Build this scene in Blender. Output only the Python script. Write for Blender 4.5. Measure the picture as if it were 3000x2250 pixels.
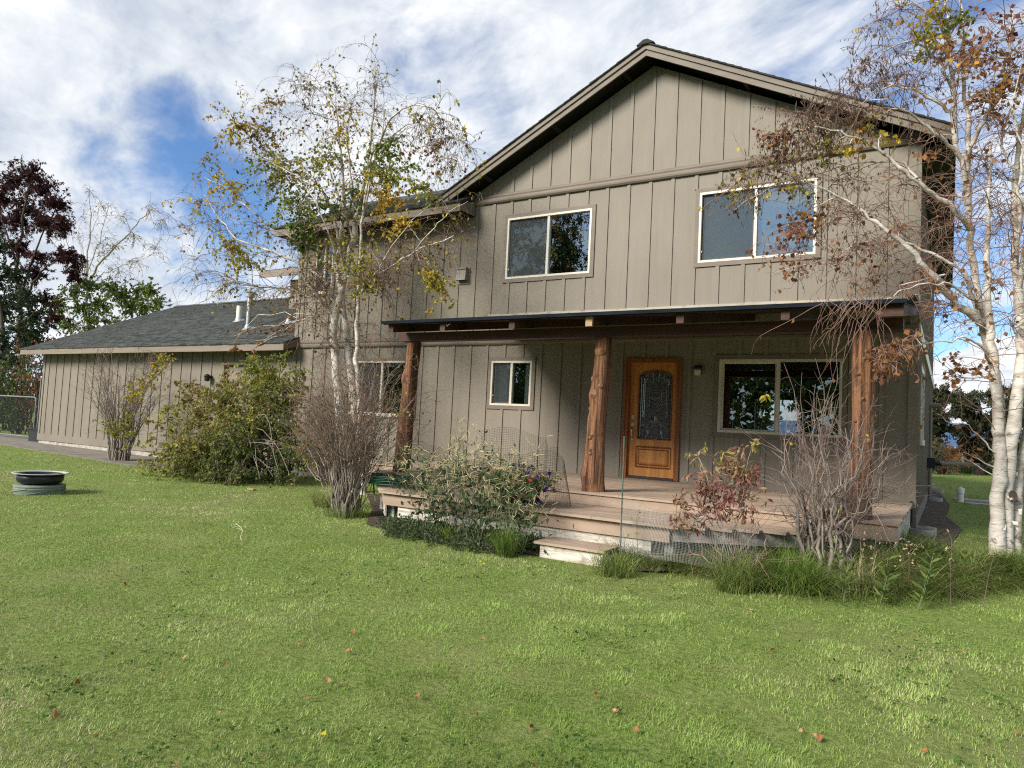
import bpy, math, random
import numpy as np
from mathutils import Vector, Matrix

for o in list(bpy.data.objects):
    bpy.data.objects.remove(o)
scene = bpy.context.scene
col = scene.collection
R = math.radians

# ------------------------------------------------------------------ camera, sky, sun, exposure
FW = Vector((-0.5241851, 0.8497427, 0.0562789))
RT = Vector((0.8514983, 0.5219313, 0.0503822))
UP = Vector((-0.0134382, -0.0743310, 0.9971431))
EYE = Vector((7.310, -11.580, 1.600))
FPX = 2082.16                                   # focal length in pixels of the 3000 px wide photograph
cam_data = bpy.data.cameras.new('camera')
cam_data.sensor_width = 36.0
cam_data.lens = FPX / 3000 * 36
cam_data.clip_start = 0.05
cam_data.clip_end = 9000
cam = bpy.data.objects.new('camera', cam_data)
col.objects.link(cam)
m = Matrix((RT, UP, -FW)).transposed().to_4x4()
m.translation = EYE
cam.matrix_world = m
scene.camera = cam

SUN_AZ, SUN_EL = R(24), R(31)                   # sun from behind the viewer's left shoulder
SDIR = Vector((-math.sin(SUN_AZ) * math.cos(SUN_EL), -math.cos(SUN_AZ) * math.cos(SUN_EL), math.sin(SUN_EL)))
sun_data = bpy.data.lights.new('sun', 'SUN')
sun_data.energy = 3.1
sun_data.angle = R(22)
sun_data.color = (1.0, 0.93, 0.83)
sun = bpy.data.objects.new('sun', sun_data)
sun.rotation_euler = SDIR.to_track_quat('Z', 'Y').to_euler()
sun.location = (-20, -20, 30)
col.objects.link(sun)

scene.view_settings.view_transform = 'Standard'
scene.view_settings.look = 'None'
scene.view_settings.exposure = 1.08
scene.view_settings.gamma = 1.0
scene.view_settings.use_curve_mapping = False
scene.render.engine = 'CYCLES'
scene.cycles.max_bounces = 8
scene.cycles.transparent_max_bounces = 16
scene.cycles.use_denoising = False
scene.cycles.sample_clamp_indirect = 4.0
scene.cycles.filter_width = 1.15


class NT:
    """tiny node-tree helper"""
    def __init__(s, tree):
        s.t = tree
        s.t.nodes.clear()

    def n(s, typ, **kw):
        nd = s.t.nodes.new(typ)
        for k, v in kw.items():
            if k.startswith('i_'):
                nd.inputs[int(k[2:])].default_value = v
            else:
                setattr(nd, k, v)
        return nd

    def l(s, a, b):
        s.t.links.new(a, b)

    def math(s, op, a, b=None, clamp=False):
        nd = s.t.nodes.new('ShaderNodeMath')
        nd.operation = op
        nd.use_clamp = clamp
        for i, v in enumerate((a, b)):
            if v is None:
                continue
            if isinstance(v, (int, float)):
                nd.inputs[i].default_value = v
            else:
                s.l(v, nd.inputs[i])
        return nd.outputs[0]

    def noise(s, vec, scale, detail=4, rough=0.5, dist=0.0):
        nd = s.n('ShaderNodeTexNoise')
        nd.inputs['Scale'].default_value = scale
        nd.inputs['Detail'].default_value = detail
        nd.inputs['Roughness'].default_value = rough
        nd.inputs['Distortion'].default_value = dist
        s.l(vec, nd.inputs['Vector'])
        return nd.outputs['Fac']

    def scale(s, vec, sx, sy, sz):
        nd = s.n('ShaderNodeVectorMath', operation='MULTIPLY')
        s.l(vec, nd.inputs[0])
        nd.inputs[1].default_value = (sx, sy, sz)
        return nd.outputs[0]

    def ramp(s, fac, stops):
        nd = s.n('ShaderNodeValToRGB')
        s.l(fac, nd.inputs[0])
        el = nd.color_ramp.elements
        while len(el) < len(stops):
            el.new(0.5)
        for e, (p, c) in zip(el, stops):
            e.position = p
            e.color = (*c, 1) if len(c) == 3 else c
        return nd.outputs[0]

    def mix(s, fac, a, b, blend='MIX'):
        nd = s.n('ShaderNodeMix', data_type='RGBA', blend_type=blend)
        if isinstance(fac, (int, float)):
            nd.inputs[0].default_value = fac
        else:
            s.l(fac, nd.inputs[0])
        for i, v in ((6, a), (7, b)):
            if isinstance(v, tuple):
                nd.inputs[i].default_value = (*v, 1)
            else:
                s.l(v, nd.inputs[i])
        return nd.outputs[2]

    def smooth(s, v, a, b, c=0.0, d=1.0):
        nd = s.n('ShaderNodeMapRange', interpolation_type='SMOOTHSTEP')
        s.l(v, nd.inputs[0])
        for i, x in enumerate((a, b, c, d)):
            nd.inputs[i + 1].default_value = x
        return nd.outputs[0]


def pix_dir(px, py):
    d = FW + RT * ((px - 1500) / FPX) - UP * ((py - 1125) / FPX)
    return d.normalized()


def at(px, py, y):
    """world point on the plane Y = y that the photograph shows at (px, py)"""
    d = pix_dir(px, py)
    return EYE + d * ((y - EYE.y) / d.y)


def atz(px, py, z):
    d = pix_dir(px, py)
    return EYE + d * ((z - EYE.z) / d.z)


world = bpy.data.worlds.new('World')
scene.world = world
world.use_nodes = True
W = NT(world.node_tree)
sky = W.n('ShaderNodeTexSky', sky_type='NISHITA', sun_disc=False)
sky.sun_elevation = SUN_EL
sky.sun_rotation = math.atan2(SDIR.x, SDIR.y)
sky.altitude = 1100
sky.ozone_density = 3.0
sky.dust_density = 0.6
tint = W.mix(1.0, sky.outputs[0], (0.80, 0.96, 1.12), 'MULTIPLY')
bg = W.n('ShaderNodeBackground')
bg.inputs[1].default_value = 0.075
W.l(tint, bg.inputs[0])
tc = W.n('ShaderNodeTexCoord')
dirv = tc.outputs['Generated']
nrm = W.n('ShaderNodeVectorMath', operation='NORMALIZE')
W.l(dirv, nrm.inputs[0])
sep = W.n('ShaderNodeSeparateXYZ')
W.l(nrm.outputs[0], sep.inputs[0])
zc = W.math('ADD', W.math('MAXIMUM', sep.outputs[2], 0.0), 0.16)
cmb = W.n('ShaderNodeCombineXYZ')
W.l(W.math('DIVIDE', sep.outputs[0], zc), cmb.inputs[0])
W.l(W.math('DIVIDE', sep.outputs[1], zc), cmb.inputs[1])
plane = cmb.outputs[0]
# high rippled cloud sheet, drawn out along one wind direction
rot = W.n('ShaderNodeVectorRotate', rotation_type='Z_AXIS')
rot.inputs['Angle'].default_value = R(28)
W.l(plane, rot.inputs[0])
sheet = W.noise(W.scale(rot.outputs[0], 0.9, 1.6, 1), 0.8, 8, 0.60, 0.3)
ripple = W.noise(W.scale(rot.outputs[0], 0.9, 1.6, 1), 4.2, 9, 0.60, 0.25)
base = W.math('ADD', W.math('MULTIPLY', sheet, 0.60), W.math('MULTIPLY', ripple, 0.72))


def sky_blob(acc, px, py, radius, amount):
    d = pix_dir(px, py)
    dt = W.n('ShaderNodeVectorMath', operation='DOT_PRODUCT')
    W.l(nrm.outputs[0], dt.inputs[0])
    dt.inputs[1].default_value = d
    v = W.smooth(dt.outputs['Value'], math.cos(radius), 1.0, 0.0, amount)
    return W.math('ADD', acc, v)


# where the cloud deck is open or thick, as directions in this sky
acc = base
for px, py, rad, am in ((560, 850, .16, .20), (500, 550, .17, -.34), (340, 430, .14, -.08), (610, 720, .16, -.26), (720, 160, .12, -.05), (120, 560, .20, .24),
                        (560, 120, .35, .10), (1340, 200, .13, -.20), (1150, 130, .10, -.08), (2250, 240, .26, -.07),
                        (2480, 60, .22, .02), (1750, 200, .30, .20), (2760, 980, .22, -.22), (2960, 60, .18, -.08),
                        (400, 800, .16, .12), (620, 250, .14, -.05), (100, 150, .3, .12), (1000, 300, .2, .08)):
    acc = sky_blob(acc, px, py, rad, am)
cover = W.smooth(acc, 0.35, 0.82)
# low cumulus near the horizon
cum = W.noise(W.scale(nrm.outputs[0], 1, 1, 1.8), 5.2, 9, 0.56, 0.2)
lowband = W.smooth(sep.outputs[2], 0.24, 0.13)
cumf = W.math('MULTIPLY', W.smooth(W.math('SUBTRACT', cum, W.math('MULTIPLY', sep.outputs[2], 0.25)), 0.40, 0.47), lowband)
cover = W.math('MAXIMUM', W.math('MULTIPLY', cover, 0.97), cumf)
shade = W.noise(W.scale(nrm.outputs[0], 1, 1, 1.8), 5.0, 8, 0.62, 0.6)
cloudcol = W.ramp(W.math('ADD', W.math('MULTIPLY', shade, 0.6), W.math('MULTIPLY', ripple, 0.4)),
                  [(0.36, (0.50, 0.56, 0.66)), (0.50, (0.74, 0.78, 0.83)), (0.60, (0.93, 0.945, 0.96))])
bgc = W.n('ShaderNodeBackground')
bgc.inputs[1].default_value = 0.54
W.l(cloudcol, bgc.inputs[0])
mx = W.n('ShaderNodeMixShader')
W.l(cover, mx.inputs[0])
W.l(bg.outputs[0], mx.inputs[1])
W.l(bgc.outputs[0], mx.inputs[2])
wo = W.n('ShaderNodeOutputWorld')
W.l(mx.outputs[0], wo.inputs[0])

# ------------------------------------------------------------------ materials


def new_mat(name):
    mt = bpy.data.materials.new(name)
    mt.use_nodes = True
    return mt, NT(mt.node_tree)


def pm(name, c1, c2, scl=(4, 4, 4), rough=0.7, bump=0.0, bscl=None, bdist=0.004, spec=0.3, metal=0.0, dirt=None, dscl=1.2, detail=5, spread=(0.35, 0.68)):
    """two-tone noise material in world space, optional second tone of dirt and a fine relief"""
    mt, N = new_mat(name)
    geo = N.n('ShaderNodeNewGeometry')
    pos = geo.outputs['Position']
    f = N.noise(N.scale(pos, *scl), 1.0, detail, 0.6, 0.2)
    c = N.ramp(f, [(spread[0], c1), (spread[1], c2)])
    if dirt:
        d = N.noise(pos, dscl, 6, 0.65, 0.4)
        c = N.mix(N.smooth(d, 0.48, 0.72, 0, dirt[1]), c, dirt[0])
    p = N.n('ShaderNodeBsdfPrincipled')
    p.inputs['Roughness'].default_value = rough
    p.inputs['Specular IOR Level'].default_value = spec
    p.inputs['Metallic'].default_value = metal
    N.l(c, p.inputs['Base Color'])
    if bump:
        b = N.n('ShaderNodeBump')
        b.inputs['Strength'].default_value = bump
        b.inputs['Distance'].default_value = bdist
        N.l(N.noise(N.scale(pos, *(bscl or scl)), 1.0, 6, 0.65, 0.6), b.inputs['Height'])
        N.l(b.outputs[0], p.inputs['Normal'])
    o = N.n('ShaderNodeOutputMaterial')
    N.l(p.outputs[0], o.inputs[0])
    return mt


def attr_mat(name, trans=0.35, rough=0.6, var=0.25, spec=0.2):
    """foliage: colour stored per leaf, some light passes through"""
    mt, N = new_mat(name)
    at_ = N.n('ShaderNodeAttribute', attribute_name='tone')
    geo = N.n('ShaderNodeNewGeometry')
    f = N.noise(geo.outputs['Position'], 3.0, 3, 0.5)
    v = N.smooth(f, 0.3, 0.7, 1 - var, 1 + var)
    hs = N.n('ShaderNodeHueSaturation')
    N.l(at_.outputs['Color'], hs.inputs['Color'])
    N.l(v, hs.inputs['Value'])
    p = N.n('ShaderNodeBsdfPrincipled')
    p.inputs['Roughness'].default_value = rough
    p.inputs['Specular IOR Level'].default_value = spec
    N.l(hs.outputs[0], p.inputs['Base Color'])
    t = N.n('ShaderNodeBsdfTranslucent')
    N.l(hs.outputs[0], t.inputs['Color'])
    mx_ = N.n('ShaderNodeMixShader')
    mx_.inputs[0].default_value = trans
    N.l(p.outputs[0], mx_.inputs[1])
    N.l(t.outputs[0], mx_.inputs[2])
    o = N.n('ShaderNodeOutputMaterial')
    N.l(mx_.outputs[0], o.inputs[0])
    return mt


def siding_mat(name, c1, c2):
    """embossed cedar-grain lap panel paint"""
    mt, N = new_mat(name)
    geo = N.n('ShaderNodeNewGeometry')
    pos = geo.outputs['Position']
    big = N.noise(N.scale(pos, 1, 1, 0.6), 0.9, 5, 0.6, 0.3)
    c = N.ramp(big, [(0.3, c1), (0.7, c2)])
    streak = N.noise(N.scale(pos, 7, 7, 0.55), 1.0, 6, 0.62, 0.5)
    c = N.mix(N.smooth(streak, 0.42, 0.68, 0, 0.20), c, tuple(x * 0.70 for x in c1))
    grime = N.noise(N.scale(pos, 1.2, 1.2, 0.25), 1.0, 6, 0.7, 0.3)
    c = N.mix(N.smooth(grime, 0.48, 0.75, 0, 0.42), c, tuple(x * 0.75 for x in c2))
    grain = N.noise(N.scale(pos, 34, 34, 2.4), 1.0, 5, 0.6, 1.6)
    fine = N.noise(N.scale(pos, 60, 60, 130), 1.0, 3, 0.6, 0.2)
    h = N.math('ADD', N.math('MULTIPLY', grain, 1.0), N.math('MULTIPLY', fine, 0.35))
    b = N.n('ShaderNodeBump')
    b.inputs['Strength'].default_value = 0.55
    b.inputs['Distance'].default_value = 0.006
    N.l(h, b.inputs['Height'])
    p = N.n('ShaderNodeBsdfPrincipled')
    p.inputs['Roughness'].default_value = 0.62
    p.inputs['Specular IOR Level'].default_value = 0.3
    N.l(c, p.inputs['Base Color'])
    N.l(b.outputs[0], p.inputs['Normal'])
    o = N.n('ShaderNodeOutputMaterial')
    N.l(p.outputs[0], o.inputs[0])
    return mt


def glass_mat(name, base=0.16, tintc=(0.75, 0.8, 0.8)):
    mt, N = new_mat(name)
    tr = N.n('ShaderNodeBsdfTransparent')
    tr.inputs[0].default_value = (*tintc, 1)
    gl = N.n('ShaderNodeBsdfGlossy')
    gl.inputs['Roughness'].default_value = 0.0
    gl.inputs[0].default_value = (0.86, 0.93, 0.97, 1)
    geo = N.n('ShaderNodeNewGeometry')
    b = N.n('ShaderNodeBump')
    b.inputs['Strength'].default_value = 0.08
    b.inputs['Distance'].default_value = 0.01
    N.l(N.noise(geo.outputs['Position'], 1.6, 1, 0.4), b.inputs['Height'])
    N.l(b.outputs[0], gl.inputs['Normal'])
    fr = N.n('ShaderNodeFresnel')
    fr.inputs[0].default_value = 1.5
    f = N.math('ADD', N.math('MULTIPLY', fr.outputs[0], 1.5), base, True)
    mx_ = N.n('ShaderNodeMixShader')
    N.l(f, mx_.inputs[0])
    N.l(tr.outputs[0], mx_.inputs[1])
    N.l(gl.outputs[0], mx_.inputs[2])
    o = N.n('ShaderNodeOutputMaterial')
    N.l(mx_.outputs[0], o.inputs[0])
    return mt


def screen_mat(name):
    mt, N = new_mat(name)
    tr = N.n('ShaderNodeBsdfTransparent')
    d = N.n('ShaderNodeBsdfDiffuse')
    d.inputs[0].default_value = (0.07, 0.085, 0.09, 1)
    mx_ = N.n('ShaderNodeMixShader')
    mx_.inputs[0].default_value = 0.5
    N.l(tr.outputs[0], mx_.inputs[1])
    N.l(d.outputs[0], mx_.inputs[2])
    o = N.n('ShaderNodeOutputMaterial')
    N.l(mx_.outputs[0], o.inputs[0])
    return mt


def birch_mat(name):
    mt, N = new_mat(name)
    geo = N.n('ShaderNodeNewGeometry')
    pos = geo.outputs['Position']
    f = N.noise(N.scale(pos, 5, 5, 9), 1.0, 5, 0.6, 0.3)
    c = N.ramp(f, [(0.32, (0.30, 0.255, 0.21)), (0.50, (0.52, 0.48, 0.43)), (0.75, (0.70, 0.675, 0.635))])
    len_ = N.noise(N.scale(pos, 9, 9, 62), 1.0, 3, 0.55, 0.4)
    c = N.mix(N.smooth(len_, 0.60, 0.70, 0, 0.8), c, (0.07, 0.055, 0.045))
    scar = N.noise(N.scale(pos, 3.2, 3.2, 4.2), 1.0, 5, 0.7, 0.8)
    c = N.mix(N.smooth(scar, 0.55, 0.66, 0, 0.85), c, (0.10, 0.08, 0.065))
    pink = N.noise(N.scale(pos, 2.1, 2.1, 5), 1.0, 4, 0.6, 0.5)
    c = N.mix(N.smooth(pink, 0.58, 0.75, 0, 0.45), c, (0.42, 0.26, 0.17))
    p = N.n('ShaderNodeBsdfPrincipled')
    p.inputs['Roughness'].default_value = 0.75
    p.inputs['Specular IOR Level'].default_value = 0.2
    N.l(c, p.inputs['Base Color'])
    b = N.n('ShaderNodeBump')
    b.inputs['Strength'].default_value = 0.8
    b.inputs['Distance'].default_value = 0.015
    N.l(N.math('ADD', scar, N.math('MULTIPLY', len_, 0.5)), b.inputs['Height'])
    N.l(b.outputs[0], p.inputs['Normal'])
    o = N.n('ShaderNodeOutputMaterial')
    N.l(p.outputs[0], o.inputs[0])
    return mt


M = {}
M['siding'] = siding_mat('siding paint', (0.192, 0.169, 0.134), (0.228, 0.203, 0.164))
M['trim'] = pm('trim paint', (0.145, 0.120, 0.094), (0.185, 0.156, 0.124), (1.5, 1.5, 9), 0.6, 0.25, (3, 3, 30))
M['fascia'] = pm('fascia paint', (0.18, 0.146, 0.116), (0.235, 0.195, 0.157), (0.7, 6, 14), 0.6, 0.3, (1.5, 10, 40))
M['rake'] = pm('rake board paint', (0.145, 0.122, 0.097), (0.185, 0.158, 0.128), (2, 6, 10), 0.6, 0.3, (3, 10, 30))
M['soffit'] = pm('shade darkened soffit', (0.022, 0.019, 0.016), (0.035, 0.031, 0.026), (3, 3, 3), 0.8)  # near black: the shadow under the eaves is put into this colour
M['weathered'] = pm('weathered flashing board', (0.30, 0.28, 0.225), (0.42, 0.39, 0.32), (1.2, 8, 22), 0.8, 0.5, (2, 10, 40), dirt=((0.16, 0.14, 0.11), 0.8), dscl=6)
M['almond'] = pm('almond vinyl', (0.50, 0.47, 0.39), (0.58, 0.55, 0.46), (3, 3, 3), 0.4, spec=0.5)
M['shingle'] = pm('asphalt shingle', (0.040, 0.047, 0.046), (0.105, 0.114, 0.110), (4.0, 4.0, 4.0), 0.92, 0.6, (90, 90, 90), 0.004, dirt=((0.10, 0.105, 0.09), 0.6), dscl=11, spec=0.12)
M['ridge'] = pm('ridge shingle', (0.02, 0.022, 0.022), (0.045, 0.047, 0.045), (6, 6, 6), 0.95, 0.5, (80, 80, 80))
M['post'] = pm('peeled log', (0.058, 0.025, 0.013), (0.285, 0.135, 0.064), (26, 26, 1.0), 0.72, 1.0, (50, 50, 1.6), 0.03, dirt=((0.030, 0.017, 0.012), 0.9), dscl=5.0, spread=(0.38, 0.62))
M['knot'] = pm('log knots', (0.10, 0.048, 0.022), (0.25, 0.13, 0.065), (25, 25, 25), 0.7, 0.8, (60, 60, 60))
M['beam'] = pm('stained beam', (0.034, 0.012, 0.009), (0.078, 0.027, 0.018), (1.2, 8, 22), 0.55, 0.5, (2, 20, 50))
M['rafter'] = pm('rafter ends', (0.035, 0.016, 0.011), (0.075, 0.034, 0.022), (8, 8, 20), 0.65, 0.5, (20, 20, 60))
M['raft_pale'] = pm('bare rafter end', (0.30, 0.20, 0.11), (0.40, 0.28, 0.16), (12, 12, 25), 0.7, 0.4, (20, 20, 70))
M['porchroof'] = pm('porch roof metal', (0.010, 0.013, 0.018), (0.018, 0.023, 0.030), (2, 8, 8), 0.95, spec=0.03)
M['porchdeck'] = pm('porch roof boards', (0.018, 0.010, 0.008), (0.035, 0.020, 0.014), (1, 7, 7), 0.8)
M['deck'] = pm('composite decking', (0.28, 0.21, 0.155), (0.41, 0.315, 0.24), (1.4, 9, 9), 0.72, 0.35, (3, 60, 60), 0.003, dirt=((0.24, 0.17, 0.12), 0.55), dscl=1.8)
M['deckfascia'] = pm('deck fascia', (0.29, 0.215, 0.155), (0.36, 0.275, 0.205), (1.2, 5, 9), 0.75, 0.3, (3, 30, 30), dirt=((0.20, 0.15, 0.11), 0.6), dscl=2.5)
M['peel'] = pm('peeling white paint', (0.34, 0.30, 0.24), (0.72, 0.70, 0.64), (3, 12, 30), 0.85, 0.8, (6, 30, 90), 0.006, dirt=((0.27, 0.215, 0.15), 0.95), dscl=7)
M['greywood'] = pm('weathered grey wood', (0.22, 0.215, 0.20), (0.36, 0.35, 0.32), (2, 10, 26), 0.85, 0.7, (4, 30, 80), 0.005, dirt=((0.14, 0.13, 0.11), 0.7), dscl=5)
M['concrete'] = pm('foundation concrete', (0.27, 0.25, 0.21), (0.46, 0.44, 0.39), (7, 7, 7), 0.9, 0.6, (25, 25, 25), 0.01, dirt=((0.18, 0.16, 0.13), 0.8), dscl=3)
M['paving'] = pm('gravelly paving', (0.145, 0.130, 0.108), (0.235, 0.21, 0.178), (3, 3, 3), 0.95, 0.5, (20, 20, 20), 0.02, dirt=((0.07, 0.07, 0.045), 0.7), dscl=2)
M['door'] = pm('stained oak door', (0.36, 0.135, 0.026), (0.54, 0.235, 0.055), (16, 16, 1.1), 0.35, 0.25, (40, 40, 2.5), 0.003, spec=0.5)
M['doorframe'] = pm('stained door frame', (0.17, 0.056, 0.017), (0.26, 0.09, 0.028), (16, 16, 1.2), 0.4, 0.25, (40, 40, 2.5), 0.003)
M['nickel'] = pm('satin nickel', (0.50, 0.47, 0.42), (0.60, 0.57, 0.52), (9, 9, 9), 0.28, metal=1.0)
M['caming'] = pm('lead caming', (0.30, 0.32, 0.33), (0.48, 0.50, 0.51), (60, 60, 60), 0.25, metal=0.9)
M['black'] = pm('black plastic', (0.008, 0.009, 0.011), (0.018, 0.019, 0.022), (4, 4, 4), 0.5, spec=0.4)
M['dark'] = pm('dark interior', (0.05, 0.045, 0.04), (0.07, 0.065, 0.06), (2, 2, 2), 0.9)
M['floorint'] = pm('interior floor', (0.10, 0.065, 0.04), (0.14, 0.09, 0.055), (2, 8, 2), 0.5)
M['curtain'] = pm('pale curtain', (0.36, 0.38, 0.37), (0.52, 0.54, 0.53), (9, 9, 0.6), 0.9, 0.6, (12, 12, 0.5), 0.02)
M['blind'] = pm('window shade', (0.16, 0.22, 0.25), (0.22, 0.29, 0.32), (2, 2, 2), 0.8)
M['galv'] = pm('galvanised steel', (0.36, 0.38, 0.38), (0.52, 0.54, 0.54), (6, 6, 6), 0.4, metal=0.75)
M['pvc'] = pm('white pvc', (0.66, 0.65, 0.60), (0.76, 0.75, 0.70), (5, 5, 5), 0.45)
M['ventbox'] = pm('vent hood plastic', (0.19, 0.172, 0.138), (0.22, 0.20, 0.163), (5, 5, 5), 0.5)
M['greyblock'] = pm('grey plastic block', (0.20, 0.21, 0.19), (0.28, 0.28, 0.26), (6, 6, 6), 0.8, dirt=((0.12, 0.11, 0.09), 0.6), dscl=6)
M['sage'] = pm('weathered green plastic', (0.13, 0.165, 0.135), (0.21, 0.25, 0.21), (2, 2, 14), 0.8, 0.3, (4, 4, 50), dirt=((0.14, 0.16, 0.12), 0.6), dscl=4)
M['ringblack'] = pm('black enamelled steel', (0.006, 0.008, 0.012), (0.014, 0.016, 0.022), (5, 5, 5), 0.38, spec=0.5)
M['rim'] = pm('worn grey rim', (0.34, 0.34, 0.34), (0.48, 0.47, 0.46), (9, 9, 9), 0.45, spec=0.5)
M['hose'] = pm('green hose', (0.012, 0.085, 0.055), (0.03, 0.13, 0.085), (20, 20, 20), 0.4, spec=0.5)
M['brass'] = pm('pale hose nozzle', (0.52, 0.46, 0.32), (0.6, 0.55, 0.42), (9, 9, 9), 0.5)
M['stake'] = pm('green coated stake', (0.035, 0.065, 0.045), (0.06, 0.10, 0.07), (20, 20, 20), 0.5)
M['wire'] = pm('dull wire', (0.20, 0.21, 0.20), (0.30, 0.31, 0.30), (20, 20, 20), 0.5, metal=0.4)
M['netting'] = pm('black netting', (0.016, 0.014, 0.012), (0.03, 0.026, 0.022), (9, 9, 9), 0.7)
M['gatepipe'] = pm('dull gate pipe', (0.13, 0.145, 0.14), (0.20, 0.215, 0.205), (6, 6, 6), 0.7)
M['chain'] = pm('chain wire', (0.05, 0.06, 0.055), (0.085, 0.095, 0.09), (9, 9, 9), 0.6, metal=0.3)
M['pot'] = pm('brown plastic pot', (0.045, 0.03, 0.022), (0.075, 0.052, 0.038), (9, 9, 9), 0.6)
M['bark_birch'] = birch_mat('birch bark')
M['bark_far'] = pm('pale far bark', (0.30, 0.27, 0.22), (0.5, 0.47, 0.41), (6, 6, 12), 0.8)
M['bark_dark'] = pm('dark bark', (0.045, 0.034, 0.026), (0.09, 0.07, 0.055), (10, 10, 3), 0.9, 0.6)
M['bark_grey'] = pm('grey shrub bark', (0.145, 0.122, 0.102), (0.31, 0.275, 0.235), (12, 12, 4), 0.85, 0.4)
M['bark_brown'] = pm('brown shrub bark', (0.11, 0.078, 0.058), (0.20, 0.15, 0.115), (12, 12, 4), 0.85, 0.4)
M['twig_brown'] = pm('birch twigs', (0.11, 0.07, 0.05), (0.22, 0.145, 0.105), (6, 6, 6), 0.75)
M['twig_rust'] = pm('rusty twigs', (0.15, 0.09, 0.07), (0.27, 0.175, 0.135), (5, 5, 5), 0.8)
M['twig_grey'] = pm('purplish grey twigs', (0.12, 0.085, 0.075), (0.22, 0.165, 0.14), (5, 5, 5), 0.8)
M['stem_green'] = pm('pale weed stems', (0.085, 0.115, 0.05), (0.155, 0.185, 0.09), (9, 9, 9), 0.7)
M['leaf'] = attr_mat('leaves', 0.4)
M['blade'] = attr_mat('grass blades', 0.30, 0.55, 0.18, 0.25)
M['petal'] = attr_mat('petals', 0.25, 0.6, 0.1)
M['dryleaf'] = attr_mat('dry leaves', 0.1, 0.8, 0.2)
M['glass'] = glass_mat('window glass', 0.08)
M['glass_up'] = glass_mat('upper window glass', 0.16)
M['screen'] = screen_mat('insect screen')


def tex_glass():
    mt, N = new_mat('bevelled door glass')
    geo = N.n('ShaderNodeNewGeometry')
    pos = geo.outputs['Position']
    w = N.noise(N.scale(pos, 14, 14, 10), 1.0, 3, 0.6, 2.4)
    b = N.n('ShaderNodeBump')
    b.inputs['Strength'].default_value = 0.8
    b.inputs['Distance'].default_value = 0.03
    N.l(w, b.inputs['Height'])
    p = N.n('ShaderNodeBsdfPrincipled')
    p.inputs['Base Color'].default_value = (0.022, 0.028, 0.032, 1)
    p.inputs['Roughness'].default_value = 0.06
    p.inputs['Specular IOR Level'].default_value = 0.9
    N.l(b.outputs[0], p.inputs['Normal'])
    o = N.n('ShaderNodeOutputMaterial')
    N.l(p.outputs[0], o.inputs[0])
    return mt


M['doorglass'] = tex_glass()
# ------------------------------------------------------------------ mesh builder
BASE = {}                                       # world position of every Empty / part, for building in world coordinates


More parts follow.
